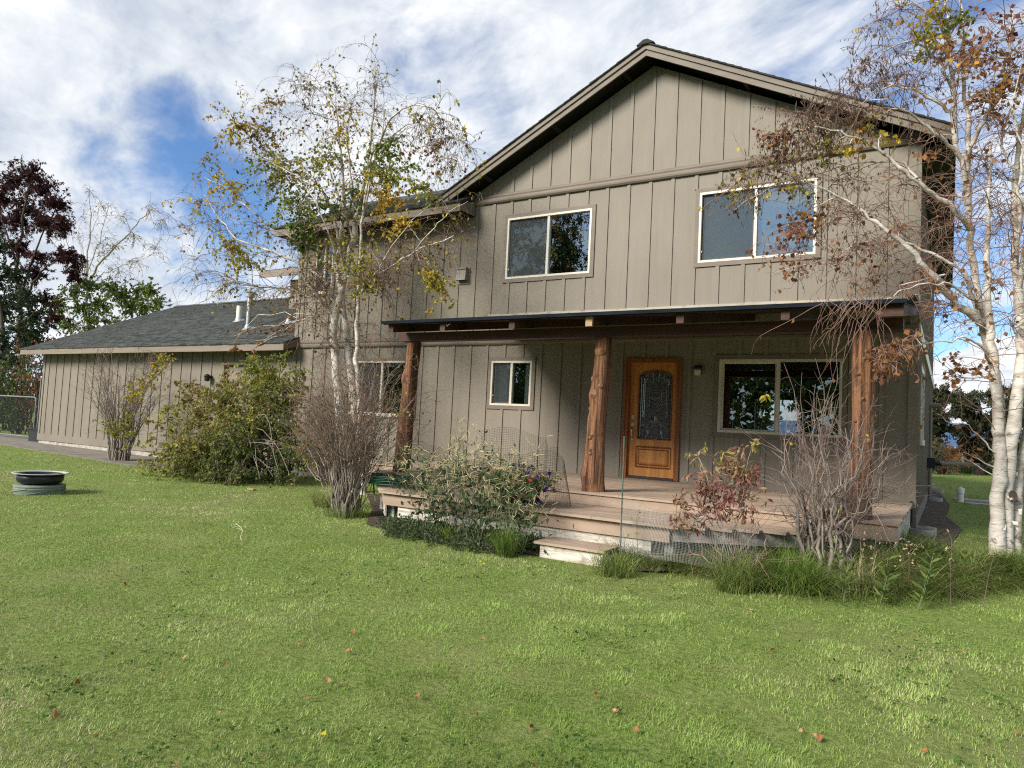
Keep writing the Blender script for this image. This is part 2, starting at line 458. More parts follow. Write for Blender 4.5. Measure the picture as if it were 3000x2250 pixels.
class MB:
    """collects shapes in world coordinates and links them as ONE mesh object"""
    def __init__(s):
        s.v, s.f, s.c = [], [], []              # vertices, faces, one colour per face (optional)
        s.nv = 0

    def add(s, verts, faces, colr=None):
        o = s.nv
        s.v.append(np.asarray(verts, dtype=np.float32).reshape(-1, 3))
        s.nv += len(s.v[-1])
        s.f.extend([tuple(i + o for i in f) for f in faces])
        if colr is not None:
            s.c.extend([colr] * len(faces))

    def box(s, x0, x1, y0, y1, z0, z1, colr=None):
        s.add([(x0, y0, z0), (x1, y0, z0), (x1, y1, z0), (x0, y1, z0), (x0, y0, z1), (x1, y0, z1), (x1, y1, z1), (x0, y1, z1)],
              [(0, 3, 2, 1), (4, 5, 6, 7), (0, 1, 5, 4), (1, 2, 6, 5), (2, 3, 7, 6), (3, 0, 4, 7)], colr)

    def prism(s, poly, axis, a, b, colr=None):
        """poly: list of 2D points (in the two other axes, in order), extruded along axis from a to b"""
        n = len(poly)
        vs = []
        for t in (a, b):
            for p in poly:
                q = [p[0], p[1]]
                q.insert(axis, t)
                vs.append(q)
        fs = [tuple(range(n)), tuple(range(2 * n - 1, n - 1, -1))]
        fs += [(i, i + n, (i + 1) % n + n, (i + 1) % n) for i in range(n)]
        s.add(vs, fs, colr)

    def tube(s, pts, rad, sides=5, colr=None, cap=False):
        pts = np.asarray(pts, dtype=float)
        n = len(pts)
        rad = np.broadcast_to(np.asarray(rad, dtype=float), (n,))
        tg = np.gradient(pts, axis=0)
        tg /= np.linalg.norm(tg, axis=1)[:, None] + 1e-9
        ref = np.where(np.abs(tg[:, 2:3]) > 0.9, np.array([[1.0, 0, 0]]), np.array([[0, 0, 1.0]]))
        u = np.cross(tg, ref)
        u /= np.linalg.norm(u, axis=1)[:, None] + 1e-9
        for i in range(1, n):                   # keep the frame from flipping
            if np.dot(u[i], u[i - 1]) < 0.3:
                w = u[i - 1] - tg[i] * np.dot(u[i - 1], tg[i])
                u[i] = w / (np.linalg.norm(w) + 1e-9)
        w = np.cross(tg, u)
        a = np.arange(sides) * (2 * math.pi / sides)
        ring = pts[:, None, :] + rad[:, None, None] * (np.cos(a)[None, :, None] * u[:, None, :] + np.sin(a)[None, :, None] * w[:, None, :])
        fs = []
        for i in range(n - 1):
            for j in range(sides):
                k = (j + 1) % sides
                fs.append((i * sides + j, i * sides + k, (i + 1) * sides + k, (i + 1) * sides + j))
        if cap:
            fs.append(tuple(range(sides - 1, -1, -1)))
            fs.append(tuple((n - 1) * sides + j for j in range(sides)))
        s.add(ring.reshape(-1, 3), fs, colr)

    def lathe(s, c, prof, sides=24, colr=None):
        """prof: (radius, z) pairs, turned about the vertical axis through c"""
        vs, fs = [], []
        n = len(prof)
        for r, z in prof:
            for j in range(sides):
                a = 2 * math.pi * j / sides
                vs.append((c[0] + r * math.cos(a), c[1] + r * math.sin(a), c[2] + z))
        for i in range(n - 1):
            for j in range(sides):
                k = (j + 1) % sides
                fs.append((i * sides + j, i * sides + k, (i + 1) * sides + k, (i + 1) * sides + j))
        s.add(vs, fs, colr)

    def build(s, name, mat, parent=None, smooth=False, loc=None):
        off = np.array(loc if loc is not None else (BASE[parent.name] if parent else (0, 0, 0)), dtype=np.float32)
        me = bpy.data.meshes.new(name)
        v = np.concatenate(s.v) - off if s.v else np.zeros((0, 3))
        me.from_pydata(v.tolist() if len(v) < 20000 else v, [], s.f)
        if s.c:
            at_ = me.attributes.new('tone', 'FLOAT_COLOR', 'FACE')
            arr = np.ones((len(s.f), 4), dtype=np.float32)
            arr[:, :3] = np.array(s.c, dtype=np.float32)
            at_.data.foreach_set('color', arr.ravel())
        if smooth:
            me.polygons.foreach_set('use_smooth', [True] * len(me.polygons))
        me.materials.append(mat)
        me.update()
        o = bpy.data.objects.new(name, me)
        col.objects.link(o)
        if parent:
            o.parent = parent
            o.location = Vector(off.tolist()) - BASE[parent.name]
        else:
            o.location = Vector(off.tolist())
        BASE[o.name] = Vector(off.tolist())
        return o


def tag(o, label, cat, group=None):
    o['label'] = label
    o['category'] = cat
    if group:
        o['group'] = group
    return o


def empty(name, loc, label, cat, group=None):
    o = bpy.data.objects.new(name, None)
    o.empty_display_size = 0.2
    col.objects.link(o)
    o.location = loc
    BASE[o.name] = Vector(loc)
    return tag(o, label, cat, group)


def kind(o, k):
    o['kind'] = k
    return o


def unit_box(mat, name='piece'):
    b = MB()
    b.box(0, 1, 0, 1, 0, 1)
    me = bpy.data.meshes.new(name)
    me.from_pydata(np.concatenate(b.v).tolist(), [], b.f)
    me.materials.append(mat)
    return me


def piece(name, me, p0, p1, parent):
    """one board: shared mesh data, its own place and size"""
    o = bpy.data.objects.new(name, me)
    col.objects.link(o)
    o.parent = parent
    o.location = Vector(p0) - BASE[parent.name]
    o.scale = Vector(p1) - Vector(p0)
    return o


def rect_grid(mb, x0, x1, z0, z1, holes, y0, y1):
    """a wall slab in the XZ plane with rectangular openings"""
    xs = sorted({x0, x1, *[v for h in holes for v in h[:2] if x0 < v < x1]})
    for a, b in zip(xs, xs[1:]):
        mid = (a + b) / 2
        cuts = sorted((h[2], h[3]) for h in holes if h[0] < mid < h[1])
        z = z0
        for c0, c1 in cuts:
            if c0 > z:
                mb.box(a, b, y0, y1, z, min(c0, z1))
            z = max(z, c1)
        if z < z1:
            mb.box(a, b, y0, y1, z, z1)


# value noise for the ground and the lawn
_rs = np.random.RandomState(7)
_lat = _rs.rand(64, 64)


def vnoise(x, y):
    xi, yi = np.floor(x).astype(int), np.floor(y).astype(int)
    fx, fy = x - xi, y - yi
    fx, fy = fx * fx * (3 - 2 * fx), fy * fy * (3 - 2 * fy)
    g = lambda a, b: _lat[a % 64, b % 64]
    return (g(xi, yi) * (1 - fx) + g(xi + 1, yi) * fx) * (1 - fy) + (g(xi, yi + 1) * (1 - fx) + g(xi + 1, yi + 1) * fx) * fy


def fbm(x, y, oct_=4):
    t, a, n = 0, 1.0, 0
    for i in range(oct_):
        t = t + a * vnoise(x * 2 ** i + 17 * i, y * 2 ** i + 31 * i)
        n += a
        a *= 0.55
    return t / n


def sst(v, a, b):
    t = np.clip((v - a) / (b - a), 0, 1)
    return t * t * (3 - 2 * t)


def ground(x, y):
    x = np.asarray(x, dtype=float)
    y = np.asarray(y, dtype=float)
    g = 0.17 * sst(y, -10.5, -5.2)
    g = g + 0.20 * sst(x, 4.6, 7.0) * sst(y, -5.6, -2.6)
    g = g + 0.05 * sst(x, -8, -16) * sst(y, -3, 0)
    g = g + 0.035 * (fbm(x * 0.45 + 3, y * 0.45 + 9, 2) - 0.5) * sst(-y, 3.5, 6)
    return g


def gz(x, y):
    return float(ground(x, y))


rng = random.Random(11)

# ------------------------------------------------------------------ the ground
def axis_steps(lo, hi, f0, f1, fine):
    a = list(np.arange(f0, f1 + 1e-6, fine))
    s, v = fine, f1
    while v < hi:
        s *= 1.35
        v += s
        a.append(min(v, hi))
    s, v = fine, f0
    pre = []
    while v > lo:
        s *= 1.35
        v -= s
        pre.append(max(v, lo))
    return np.array(pre[::-1] + a)


gx = axis_steps(-3000, 3000, -24, 14, 0.4)
gy = axis_steps(-200, 4500, -14, 14, 0.4)
GX, GY = np.meshgrid(gx, gy)
GZ = ground(GX, GY)
nx = len(gx)
b = MB()
b.add(np.stack([GX, GY, GZ], -1).reshape(-1, 3), [(j * nx + i, j * nx + i + 1, (j + 1) * nx + i + 1, (j + 1) * nx + i) for j in range(len(gy) - 1) for i in range(nx - 1)])


def lawn_mat():
    mt, N = new_mat('lawn soil and far turf')
    geo = N.n('ShaderNodeNewGeometry')
    pos = geo.outputs['Position']
    big = N.noise(pos, 0.5, 6, 0.65, 0.3)
    fine = N.noise(pos, 26.0, 6, 0.7, 0.2)
    c = N.ramp(fine, [(0.3, (0.085, 0.125, 0.03)), (0.5, (0.19, 0.26, 0.062)), (0.7, (0.29, 0.34, 0.11))])
    c = N.mix(N.smooth(big, 0.42, 0.68, 0, 0.5), c, (0.27, 0.265, 0.115))
    sx = N.n('ShaderNodeSeparateXYZ')
    N.l(pos, sx.inputs[0])
    field = N.smooth(N.math('ADD', sx.outputs[1], N.math('MULTIPLY', big, 6.0)), 33, 37)
    dry = N.ramp(N.noise(pos, 0.15, 6, 0.7), [(0.3, (0.20, 0.19, 0.09)), (0.7, (0.36, 0.30, 0.16))])
    c = N.mix(field, c, dry)
    p = N.n('ShaderNodeBsdfPrincipled')
    p.inputs['Roughness'].default_value = 0.95
    p.inputs['Specular IOR Level'].default_value = 0.1
    N.l(c, p.inputs['Base Color'])
    bm_ = N.n('ShaderNodeBump')
    bm_.inputs['Strength'].default_value = 1.0
    bm_.inputs['Distance'].default_value = 0.05
    N.l(fine, bm_.inputs['Height'])
    N.l(bm_.outputs[0], p.inputs['Normal'])
    o = N.n('ShaderNodeOutputMaterial')
    N.l(p.outputs[0], o.inputs[0])
    return mt


kind(b.build('lawn_ground', lawn_mat(), smooth=True), 'structure')

# gravelly strip along the wing, as a thin slab with a worn edge
b = MB()
edge = [(-30, -0.4), (-24, -0.75), (-20, -1.0), (-17.2, -1.25), (-14, -1.55), (-11.5, -1.7), (-9.5, -1.9), (-7.5, -1.7), (-6.2, -1.0)]
fr = [(x, y + rng.uniform(-.06, .06)) for x, y in edge]
vs, fs = [], []
for i, (x, y) in enumerate(fr):
    for yy in (y, 0.02 if x > -17.7 else 2.0):
        vs.append((x, yy, gz(x, yy) + 0.018))
    vs.append((x, y, gz(x, y) - 0.08))
for i in range(len(fr) - 1):
    a, c = i * 3, i * 3 + 3
    fs += [(a, c, c + 1, a + 1), (a + 2, c + 2, c, a)]
b.add(vs, fs)
kind(b.build('path', M['paving']), 'structure')

# bare shaded soil along the right wall and below the deck
b = MB()
vs, fs = [], []
strip = [(-3.6, 6.95, 7.6), (-2.6, 6.95, 7.45), (-1, 6.93, 7.35), (1, 6.92, 7.5), (3, 6.92, 7.3), (6, 6.92, 7.35), (9, 6.92, 7.2), (11, 6.92, 7.1)]
for y, xa, xb in strip:
    for x in (xa - .25 if y < -0.3 else xa, xb):
        vs.append((x, y, gz(x, y) + 0.012))
fs = [(2 * i, 2 * i + 1, 2 * i + 3, 2 * i + 2) for i in range(len(strip) - 1)]
b.add(vs, fs)
M['soil'] = pm('bare soil', (0.05, 0.038, 0.026), (0.11, 0.085, 0.06), (7, 7, 7), 0.98, 1.0, (22, 22, 22), 0.03)
kind(b.build('soil_strip', M['soil']), 'structure')
b = MB()
poly = [(-1.6, -0.02), (-1.6, -1.9), (-0.2, -3.3), (0.75, -4.45), (2.2, -4.85), (3.4, -4.7), (4.6, -4.7), (6.9, -3.5), (6.9, -0.02)]
vs = [(x, y, gz(x, y) + 0.015) for x, y in poly] + [(2.5, -2.2, gz(2.5, -2.2) + 0.015)]
b.add(vs, [(i, (i + 1) % 9, 9) for i in range(9)])
kind(b.build('soil_bed', M['soil']), 'structure')

# far forested ridge beyond the field, distance haze put into its blue base colour
b = MB()
xs = np.linspace(-2600, 2600, 160)
hs = 62 + 70 * fbm(xs * 0.0016 + 4, xs * 0 + 2, 5)
vs = []
for x, h in zip(xs, hs):
    vs += [(x, 3300, -5), (x, 3500, h * 0.55), (x, 3800, h), (x, 4300, -5)]
b.add(vs, [(4 * i + k, 4 * i + 4 + k, 4 * i + 5 + k, 4 * i + 1 + k) for i in range(len(xs) - 1) for k in range(3)])
M['hill'] = pm('haze tinted forested ridge', (0.055, 0.10, 0.19), (0.09, 0.14, 0.24), (0.004, 0.004, 0.01), 1.0, spec=0.0)
kind(b.build('hills', M['hill'], smooth=True), 'structure')

# ------------------------------------------------------------------ main house
XL, XR, XA = -5.93, 6.91, 2.79                   # left corner, right corner, ridge
DEPTH = 10.8
ZB = 0.42                                        # bottom of the siding
house = empty('house', (0.5, 5.0, 0.17), 'two storey taupe board-and-batten house with wide front gable', 'house')

# window and door openings in the front wall: x0, x1, z0, z1 (outer edge of the vinyl frame)
WIN = {
    'upper_mid': (-0.10, 1.71, 4.41, 5.61), 'upper_right': (3.70, 5.53, 4.44, 5.63), 'small': (-0.31, 0.60, 1.95, 2.81),
    'left': (-4.06, -2.23, 1.66, 2.82), 'big': (4.12, 5.95, 1.64, 2.82), 'tiny': (-5.38, -4.82, 4.42, 5.58)}
DOOR = (2.50, 3.49, 0.79, 2.83)
holes = list(WIN.values()) + [DOOR]
b = MB()
rect_grid(b, XL, XR, ZB, 5.955, holes, 0.0, 0.15)
b.prism([(-1.36, 5.955), (XR, 5.955), (XR, 5.99), (XA, 8.05), (-1.36, 5.975)], 1, 0.0, 0.15)
front = b.build('front_wall', M['siding'], house)
# side and rear walls; the rear one has openings that show through the big window
b = MB()
SWIN = (1.38, 2.70, 1.66, 2.78)
ys = [0.1505, SWIN[0], SWIN[1], DEPTH]
b.box(XR - 0.15, XR, ys[0], ys[1], ZB, 6.0)
b.box(XR - 0.15, XR, ys[1], ys[2], ZB, SWIN[2])
b.box(XR - 0.15, XR, ys[1], ys[2], SWIN[3], 6.0)
b.box(XR - 0.15, XR, ys[2], ys[3], ZB, 6.0)
side = b.build('side_wall', M['siding'], house)
b = MB()
rect_grid(b, XL, XR - 0.1505, ZB, 5.955, [(1.62, 2.02, 1.0, 2.73), (2.28, 3.6, 1.5, 2.73), (3.9, 5.2, 1.5, 2.73)], DEPTH - 0.15, DEPTH)
b.prism([(-1.36, 5.955), (XR - 0.16, 5.955), (XA, 8.0), (-1.36, 5.97)], 1, DEPTH - 0.15, DEPTH)
b.box(XL, XL + 0.15, 0.1505, DEPTH - 0.1505, ZB, 5.955)
b.build('rear_walls', M['siding'], house)
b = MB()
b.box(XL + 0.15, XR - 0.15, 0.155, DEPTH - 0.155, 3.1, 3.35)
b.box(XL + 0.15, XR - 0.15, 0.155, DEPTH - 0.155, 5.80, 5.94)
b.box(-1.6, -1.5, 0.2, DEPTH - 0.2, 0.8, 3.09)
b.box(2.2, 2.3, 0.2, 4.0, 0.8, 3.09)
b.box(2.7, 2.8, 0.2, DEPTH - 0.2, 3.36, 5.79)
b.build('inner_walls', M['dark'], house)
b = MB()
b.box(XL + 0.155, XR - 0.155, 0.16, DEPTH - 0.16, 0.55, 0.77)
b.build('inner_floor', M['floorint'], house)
b = MB()
b.box(XL + 0.06, XR - 0.06, 0.06, DEPTH - 0.06, 0.0, ZB - 0.004)
b.build('foundation', M['concrete'], house)

# horizontal bands and the corner, skirt and rim boards
def band(name, x0, x1, prof, mat):
    bb = MB()
    bb.prism([(y, z) for y, z in prof], 0, x0, x1)
    return bb.build(name, mat, house)


band('belly_band', -1.40, XR + 0.02, [(0.0, 5.957), (-0.042, 5.957), (-0.062, 5.985), (-0.066, 6.015), (-0.055, 6.05), (-0.036, 6.062), (-0.044, 6.085), (-0.042, 6.115), (-0.028, 6.138), (0.0, 6.142)], M['trim'])
band('belly_band', XL - 0.02, XR + 0.02, [(0.0, 3.13), (-0.04, 3.13), (-0.058, 3.155), (-0.06, 3.19), (-0.04, 3.225), (-0.052, 3.25), (-0.05, 3.29), (-0.03, 3.318), (0.0, 3.322)], M['trim'])
b = MB()
n = 40
vs, fs = [], []
for i in range(n + 1):
    x = -0.45 + (XR + 0.03 + 0.45) * i / n
    w = rng.uniform(-.012, .012)
    for y, z in ((0.0, 3.735 + w * .6), (-0.03 + w * .3, 3.73 + w * .6), (-0.04 + w, 3.56), (0.0, 3.56)):
        vs.append((x, y, z))
for i in range(n):
    for k in range(3):
        a = i * 4 + k
        fs.append((a, a + 1, a + 5, a + 4))
fs += [(0, 1, 2, 3), (4 * n + 3, 4 * n + 2, 4 * n + 1, 4 * n)]
b.add(vs, fs)
b.build('flashing_board', M['weathered'], house)
MT = unit_box(M['trim'], 'trim_piece')
MS = unit_box(M['siding'], 'siding_piece')
for (za, zb_) in ((ZB, 3.128), (3.324, 5.955)):
    piece('corner_board', MS, (XR - 0.10, -0.022, za), (XR + 0.02, -0.001, zb_), house)
    piece('corner_board', MS, (XL - 0.02, -0.022, za), (XL + 0.09, -0.001, zb_), house)
piece('skirt_board', MT, (XR + 0.001, 0.0, ZB - 0.02), (XR + 0.026, DEPTH, ZB + 0.17), house)
# battens: every 16 inches, cut by the trim of windows and door
MBAT = unit_box(M['siding'], 'batten_piece')
TR = 0.072
cuts = [(w[0] - TR, w[1] + TR, w[2] - TR, w[3] + TR) for w in WIN.values()] + [(DOOR[0] - .01, DOOR[1] + .01, DOOR[2] - .5, DOOR[3] + .012), (-1.27, -0.94, 4.36, 4.72)]
for n in range(-14, 17):
    x1 = 0.4064 * n + rng.uniform(-.004, .004)
    x0 = x1 - 0.062
    spans = [(ZB + 0.02, 3.129), (3.323, 3.56 if x0 > -0.4 else 5.94)]
    if x0 > -0.4:
        spans[1] = (3.733, 5.956)
    elif x0 > -1.36:
        spans[1] = (3.323, 5.956)
    if x0 > -1.3:
        zt = 8.03 - 0.5 * max(abs(x0 - XA), abs(x1 - XA))
        if zt > 6.2:
            spans.append((6.141, zt))
    for za, zb_ in spans:
        segs = [(za, zb_)]
        for cx0, cx1, cz0, cz1 in cuts:
            if x1 > cx0 + .002 and x0 < cx1 - .002:
                new = []
                for a, c in segs:
                    if cz1 <= a or cz0 >= c:
                        new.append((a, c))
                    else:
                        if cz0 - a > .03:
                            new.append((a, cz0))
                        if c - cz1 > .03:
                            new.append((cz1, c))
                segs = new
        for a, c in segs:
            piece('batten', MBAT, (x0, -0.019, a), (x1, -0.0005, c), front)
y = 0.35
while y < DEPTH:
    for za, zb_ in ((ZB + 0.172, 3.129), (3.323, 5.9)):
        if SWIN[0] - .1 < y < SWIN[1] + .06 and za < 3:
            piece('batten', MBAT, (XR, y, za), (XR + 0.019, y + .055, SWIN[2] - .085), side)
            piece('batten', MBAT, (XR, y, SWIN[3] + .085), (XR + 0.019, y + .055, zb_), side)
        else:
            piece('batten', MBAT, (XR, y, za), (XR + 0.019, y + .055, zb_), side)
    y += 0.4064
b = MB()
b.box(XR, XR + 0.045, 0.02, DEPTH, 3.13, 3.32)
b.build('side_band', M['almond'], house)

# windows
MF = unit_box(M['almond'], 'frame_piece')


def window(x0, x1, z0, z1, glass, slider=0.5, screen=True, behind=None, sill=None, thick=0.038, trim=True):
    """frame > trim, pane, mullion, screen, latch ; the left half carries the insect screen"""
    t = thick
    bb = MB()
    bb.box(x0, x1, -0.028, 0.075, z0, z0 + t)
    bb.box(x0, x1, -0.028, 0.075, z1 - t, z1)
    bb.box(x0, x0 + t, -0.028, 0.075, z0 + t, z1 - t)
    bb.box(x1 - t, x1, -0.028, 0.075, z0 + t, z1 - t)
    w = bb.build('window', M['almond'], house)
    xm = x0 + (x1 - x0) * slider
    piece('mullion', MF, (xm - 0.024, -0.012, z0 + t), (xm + 0.024, 0.06, z1 - t), w)
    if trim:
        tb = MB()
        a = TR
        # mitred casing: four trapezoids, 22 mm proud
        for q in ([(x0 - a, z0 - a), (x1 + a, z0 - a), (x1, z0), (x0, z0)], [(x1 + a, z0 - a), (x1 + a, z1 + a), (x1, z1), (x1, z0)],
                  [(x1 + a, z1 + a), (x0 - a, z1 + a), (x0, z1), (x1, z1)], [(x0 - a, z1 + a), (x0 - a, z0 - a), (x0, z0), (x0, z1)]):
            g = 0.0012
            cx, cz = sum(p[0] for p in q) / 4, sum(p[1] for p in q) / 4
            q = [(p[0] + (cx - p[0]) * g, p[1] + (cz - p[1]) * g) for p in q]
            tb.prism(q, 1, -0.0245, -0.0005)
        tb.build('casing', M['trim'], w)
    pb = MB()
    pb.box(xm + 0.024, x1 - t, 0.030, 0.036, z0 + t, z1 - t)
    pb.build('pane', glass, w)
    pb = MB()
    pb.box(x0 + t + .03, xm - 0.024 - .03, 0.045, 0.051, z0 + t + .03, z1 - t - .03)
    pb.build('pane', glass, w)
    sb = MB()                                   # sash of the sliding half
    for (a0, a1, b0, b1) in ((x0 + t, xm - .024, z0 + t, z0 + t + .03), (x0 + t, xm - .024, z1 - t - .03, z1 - t), (x0 + t, x0 + t + .03, z0 + t + .03, z1 - t - .03), (xm - .054, xm - .024, z0 + t + .03, z1 - t - .03)):
        sb.box(a0, a1, 0.03, 0.06, b0, b1)
    sb.build('sash', M['ventbox'] if screen else M['almond'], w)
    if screen:
        cb = MB()
        cb.add([(x0 + t, 0.022, z0 + t), (xm - .024, 0.022, z0 + t), (xm - .024, 0.022, z1 - t), (x0 + t, 0.022, z1 - t)], [(0, 1, 2, 3)])
        cb.build('screen', M['screen'], w)
    lb = MB()
    lb.box(x0 + t + .003, x0 + t + .018, 0.0, 0.02, z0 + t + .14, z0 + t + .17)
    lb.build('latch', M['pvc'], w)
    if behind:
        for (a, c, mt_) in behind:
            n_ = 14
            vs_, fs_ = [], []
            for i in range(n_ + 1):
                x = a + (c - a) * i / n_
                yy = 0.13 + 0.02 * math.sin(i * 2.1)
                vs_ += [(x, yy, z0 - .0), (x, yy, z1 + .0)]
            fs_ = [(2 * i, 2 * i + 2, 2 * i + 3, 2 * i + 1) for i in range(n_)]
            kb = MB()
            kb.add(vs_, fs_)
            kb.build('curtain', mt_, w)
    if sill:
        sb = MB()
        sb.box(x0 - .02, x1 + .02, -0.05, -0.026, z0 - .035, z0 + .012)
        sb.build('sill', M['almond'], w)
    return w


w = WIN['upper_mid']
window(*w, M['glass_up'], 0.5, True, [(w[0] + .01, w[0] + .88, M['blind'])])
w = WIN['upper_right']
window(*w, M['glass_up'], 0.5, True, [(w[0] + .01, w[1] - .01, M['blind'])])
w = WIN['small']
window(*w, M['glass'], 0.5, True, [(w[0] + .02, w[0] + .30, M['curtain']), (w[1] - .22, w[1] - .03, M['curtain'])])
window(*WIN['left'], M['glass'], 0.5, True, None, True)
window(*WIN['big'], M['glass'], 0.5, False)
window(*WIN['tiny'], M['glass_up'], 0.5, True, None, True)
# side window (seen almost edge on)
bb = MB()
a0, a1, c0, c1 = SWIN
bb.box(XR - .05, XR + .03, a0 - .07, a0 + .02, c0 - .07, c1 + .07)
bb.box(XR - .05, XR + .03, a1 - .02, a1 + .07, c0 - .07, c1 + .07)
bb.box(XR - .05, XR + .03, a0 + .02, a1 - .02, c1 - .02, c1 + .07)
bb.box(XR - .05, XR + .05, a0 + .02, a1 - .02, c0 - .07, c0 + .02)
w = bb.build('window', M['almond'], house)
bb = MB()
bb.box(XR - .03, XR - .024, a0 + .02, a1 - .02, c0 + .02, c1 - .02)
bb.build('pane', M['glass'], w)

# front door: arched bevelled glass over one raised panel
dx0, dx1, dz0, dz1 = 2.575, 3.415, 0.825, 2.775
bb = MB()
bb.box(DOOR[0], dx0, -0.03, 0.12, DOOR[2], DOOR[3])
bb.box(dx1, DOOR[1], -0.03, 0.12, DOOR[2], DOOR[3])
bb.box(dx0, dx1, -0.03, 0.12, dz1, DOOR[3])
bb.box(DOOR[0] - .012, DOOR[0] + .02, -0.045, -0.031, DOOR[2], DOOR[3] + .012)
bb.box(DOOR[1] - .02, DOOR[1] + .012, -0.045, -0.031, DOOR[2], DOOR[3] + .012)
bb.box(DOOR[0] + .02, DOOR[1] - .02, -0.045, -0.031, DOOR[3] - .02, DOOR[3] + .012)
bb.build('door_frame', M['doorframe'], house)
gx0, gx1, gz0, gzs, gzt = 2.735, 3.325, 1.46, 2.55, 2.64
bb = MB()
Y0, Y1 = 0.035, 0.08
bb.box(dx0, gx0, Y0, Y1, dz0, dz1)
bb.box(gx1, dx1, Y0, Y1, dz0, dz1)
bb.box(gx0, gx1, Y0, Y1, 1.345, gz0)
bb.box(gx0, gx1, Y0, Y1, dz0, 0.965)
arch = [(gx0 + (gx1 - gx0) * i / 16, gzs + (gzt - gzs) * math.sin(math.pi * i / 16) ** 0.75) for i in range(17)]
vs = [(x, yy, z) for yy in (Y0, Y1) for x, z in arch] + [(x, yy, dz1) for yy in (Y0, Y1) for x, z in arch]
fs = []
for i in range(16):
    fs += [(i, i + 1, 34 + i + 1, 34 + i), (17 + i, i + 17 - 17, i + 1, 17 + i + 1)]
bb.add(vs, fs)
door = bb.build('door', M['door'], house)
bb = MB()                                       # moulding round the glass and the raised panel
path = [(gx0, gz0)] + arch + [(gx1, gz0), (gx0, gz0)]
bb.tube([(x, Y0 - .004, z) for x, z in path], 0.011, 6)
for (a, c, d, e, r_) in ((gx0 - .015, gx1 + .015, 0.985, 1.325, .010), (gx0 + .03, gx1 - .03, 1.025, 1.285, .007)):
    bb.tube([(a, Y0 - .002, d), (c, Y0 - .002, d), (c, Y0 - .002, e), (a, Y0 - .002, e), (a, Y0 - .002, d + .001)], r_, 5)
bb.build('moulding', M['doorframe'], door)
bb = MB()
bb.box(gx0, gx1, 0.05, 0.06, 0.965, 1.345)
vs = []
for (x, z, yy) in ((gx0 + .03, 1.025, .05), (gx1 - .03, 1.025, .05), (gx1 - .03, 1.285, .05), (gx0 + .03, 1.285, .05),
                   (gx0 + .065, 1.06, .036), (gx1 - .065, 1.06, .036), (gx1 - .065, 1.25, .036), (gx0 + .065, 1.25, .036)):
    vs.append((x, yy, z))
bb.add(vs, [(4, 5, 6, 7), (0, 1, 5, 4), (1, 2, 6, 5), (2, 3, 7, 6), (3, 0, 4, 7)])
bb.build('panel', M['door'], door)
bb = MB()
vs = [(x, 0.056, z) for x, z in [(gx0, gz0)] + arch + [(gx1, gz0)]]
bb.add(vs, [tuple(range(len(vs)))])
bb.build('door_glass', M['doorglass'], door)
# caming lines, columns, swags and leaf clusters
bb = MB()
yc = 0.051
cxm = (gx0 + gx1) / 2


def came(pts, r=.0035):
    bb.tube([(x, yc, z) for x, z in pts], r, 4)


for s in (-1, 1):
    for k in (0.195, 0.225):
        came([(cxm + s * k, 1.83), (cxm + s * k, 2.40)], .0045)
    came([(cxm + s * .26, 1.50), (cxm + s * .26, 2.53)])
    for zz in (2.40, 2.44, 1.87):
        for a in range(5):
            t = a / 4 * math.pi
            came([(cxm + s * .21, zz), (cxm + s * .21 + .045 * math.cos(t), zz + .055 * math.sin(t) + .01)], .006)
    came([(cxm + s * .29 * t, 1.70 - 0.05 * math.sin(t * 9) * t) for t in np.linspace(0, 1, 14)], .006)
    came([(cxm + s * (.18 + .05 * math.cos(t)), 1.68 + .04 * math.sin(t)) for t in np.linspace(0, 6.3, 12)], .0045)
    for a in range(6):
        t = a / 5 * math.pi
        came([(cxm + s * .12, 1.54), (cxm + s * .12 + .05 * math.cos(t), 1.56 + .06 * math.sin(t))], .006)
    came([(cxm + s * .02, 1.70), (cxm + s * .12, 1.60), (cxm + s * .13, 1.50)], .005)
for zz in (1.72, 1.755):
    came([(gx0 + .01, zz), (gx1 - .01, zz)], .006)
for zz in (1.50, 1.52, 1.98, 2.16, 2.30):
    came([(gx0 + .01, zz), (gx1 - .01, zz)], .0028)
for k in (-.15, -.05, .05, .15):
    came([(cxm + k, gz0), (cxm + k, 1.52)], .003)
    came([(cxm + k, 2.45), (cxm + k, 2.6)], .002)
for a in range(9):                              # flower over the shelf
    t = a / 8 * math.pi
    came([(cxm, 1.77), (cxm + .10 * math.cos(t), 1.77 + .085 * math.sin(t))], .008)
for j in range(4):                              # drapery swags
    came([(cxm + .11 * math.cos(t), 2.26 - j * .07 + .10 * math.sin(t) * -1) for t in np.linspace(0, math.pi, 12)], .004)
for a in range(34):                             # leaf garland under the arch
    t = rng.random()
    x = gx0 + .03 + (gx1 - gx0 - .06) * t
    z = 2.47 + .10 * math.sin(math.pi * t) + rng.uniform(-.05, .04)
    q = rng.uniform(0, 6.28)
    came([(x, z), (x + .022 * math.cos(q), z + .022 * math.sin(q))], rng.uniform(.004, .008))
bb.build('caming', M['caming'], door)
hx = 2.645                                       # two lock roses, grip and its lower rose
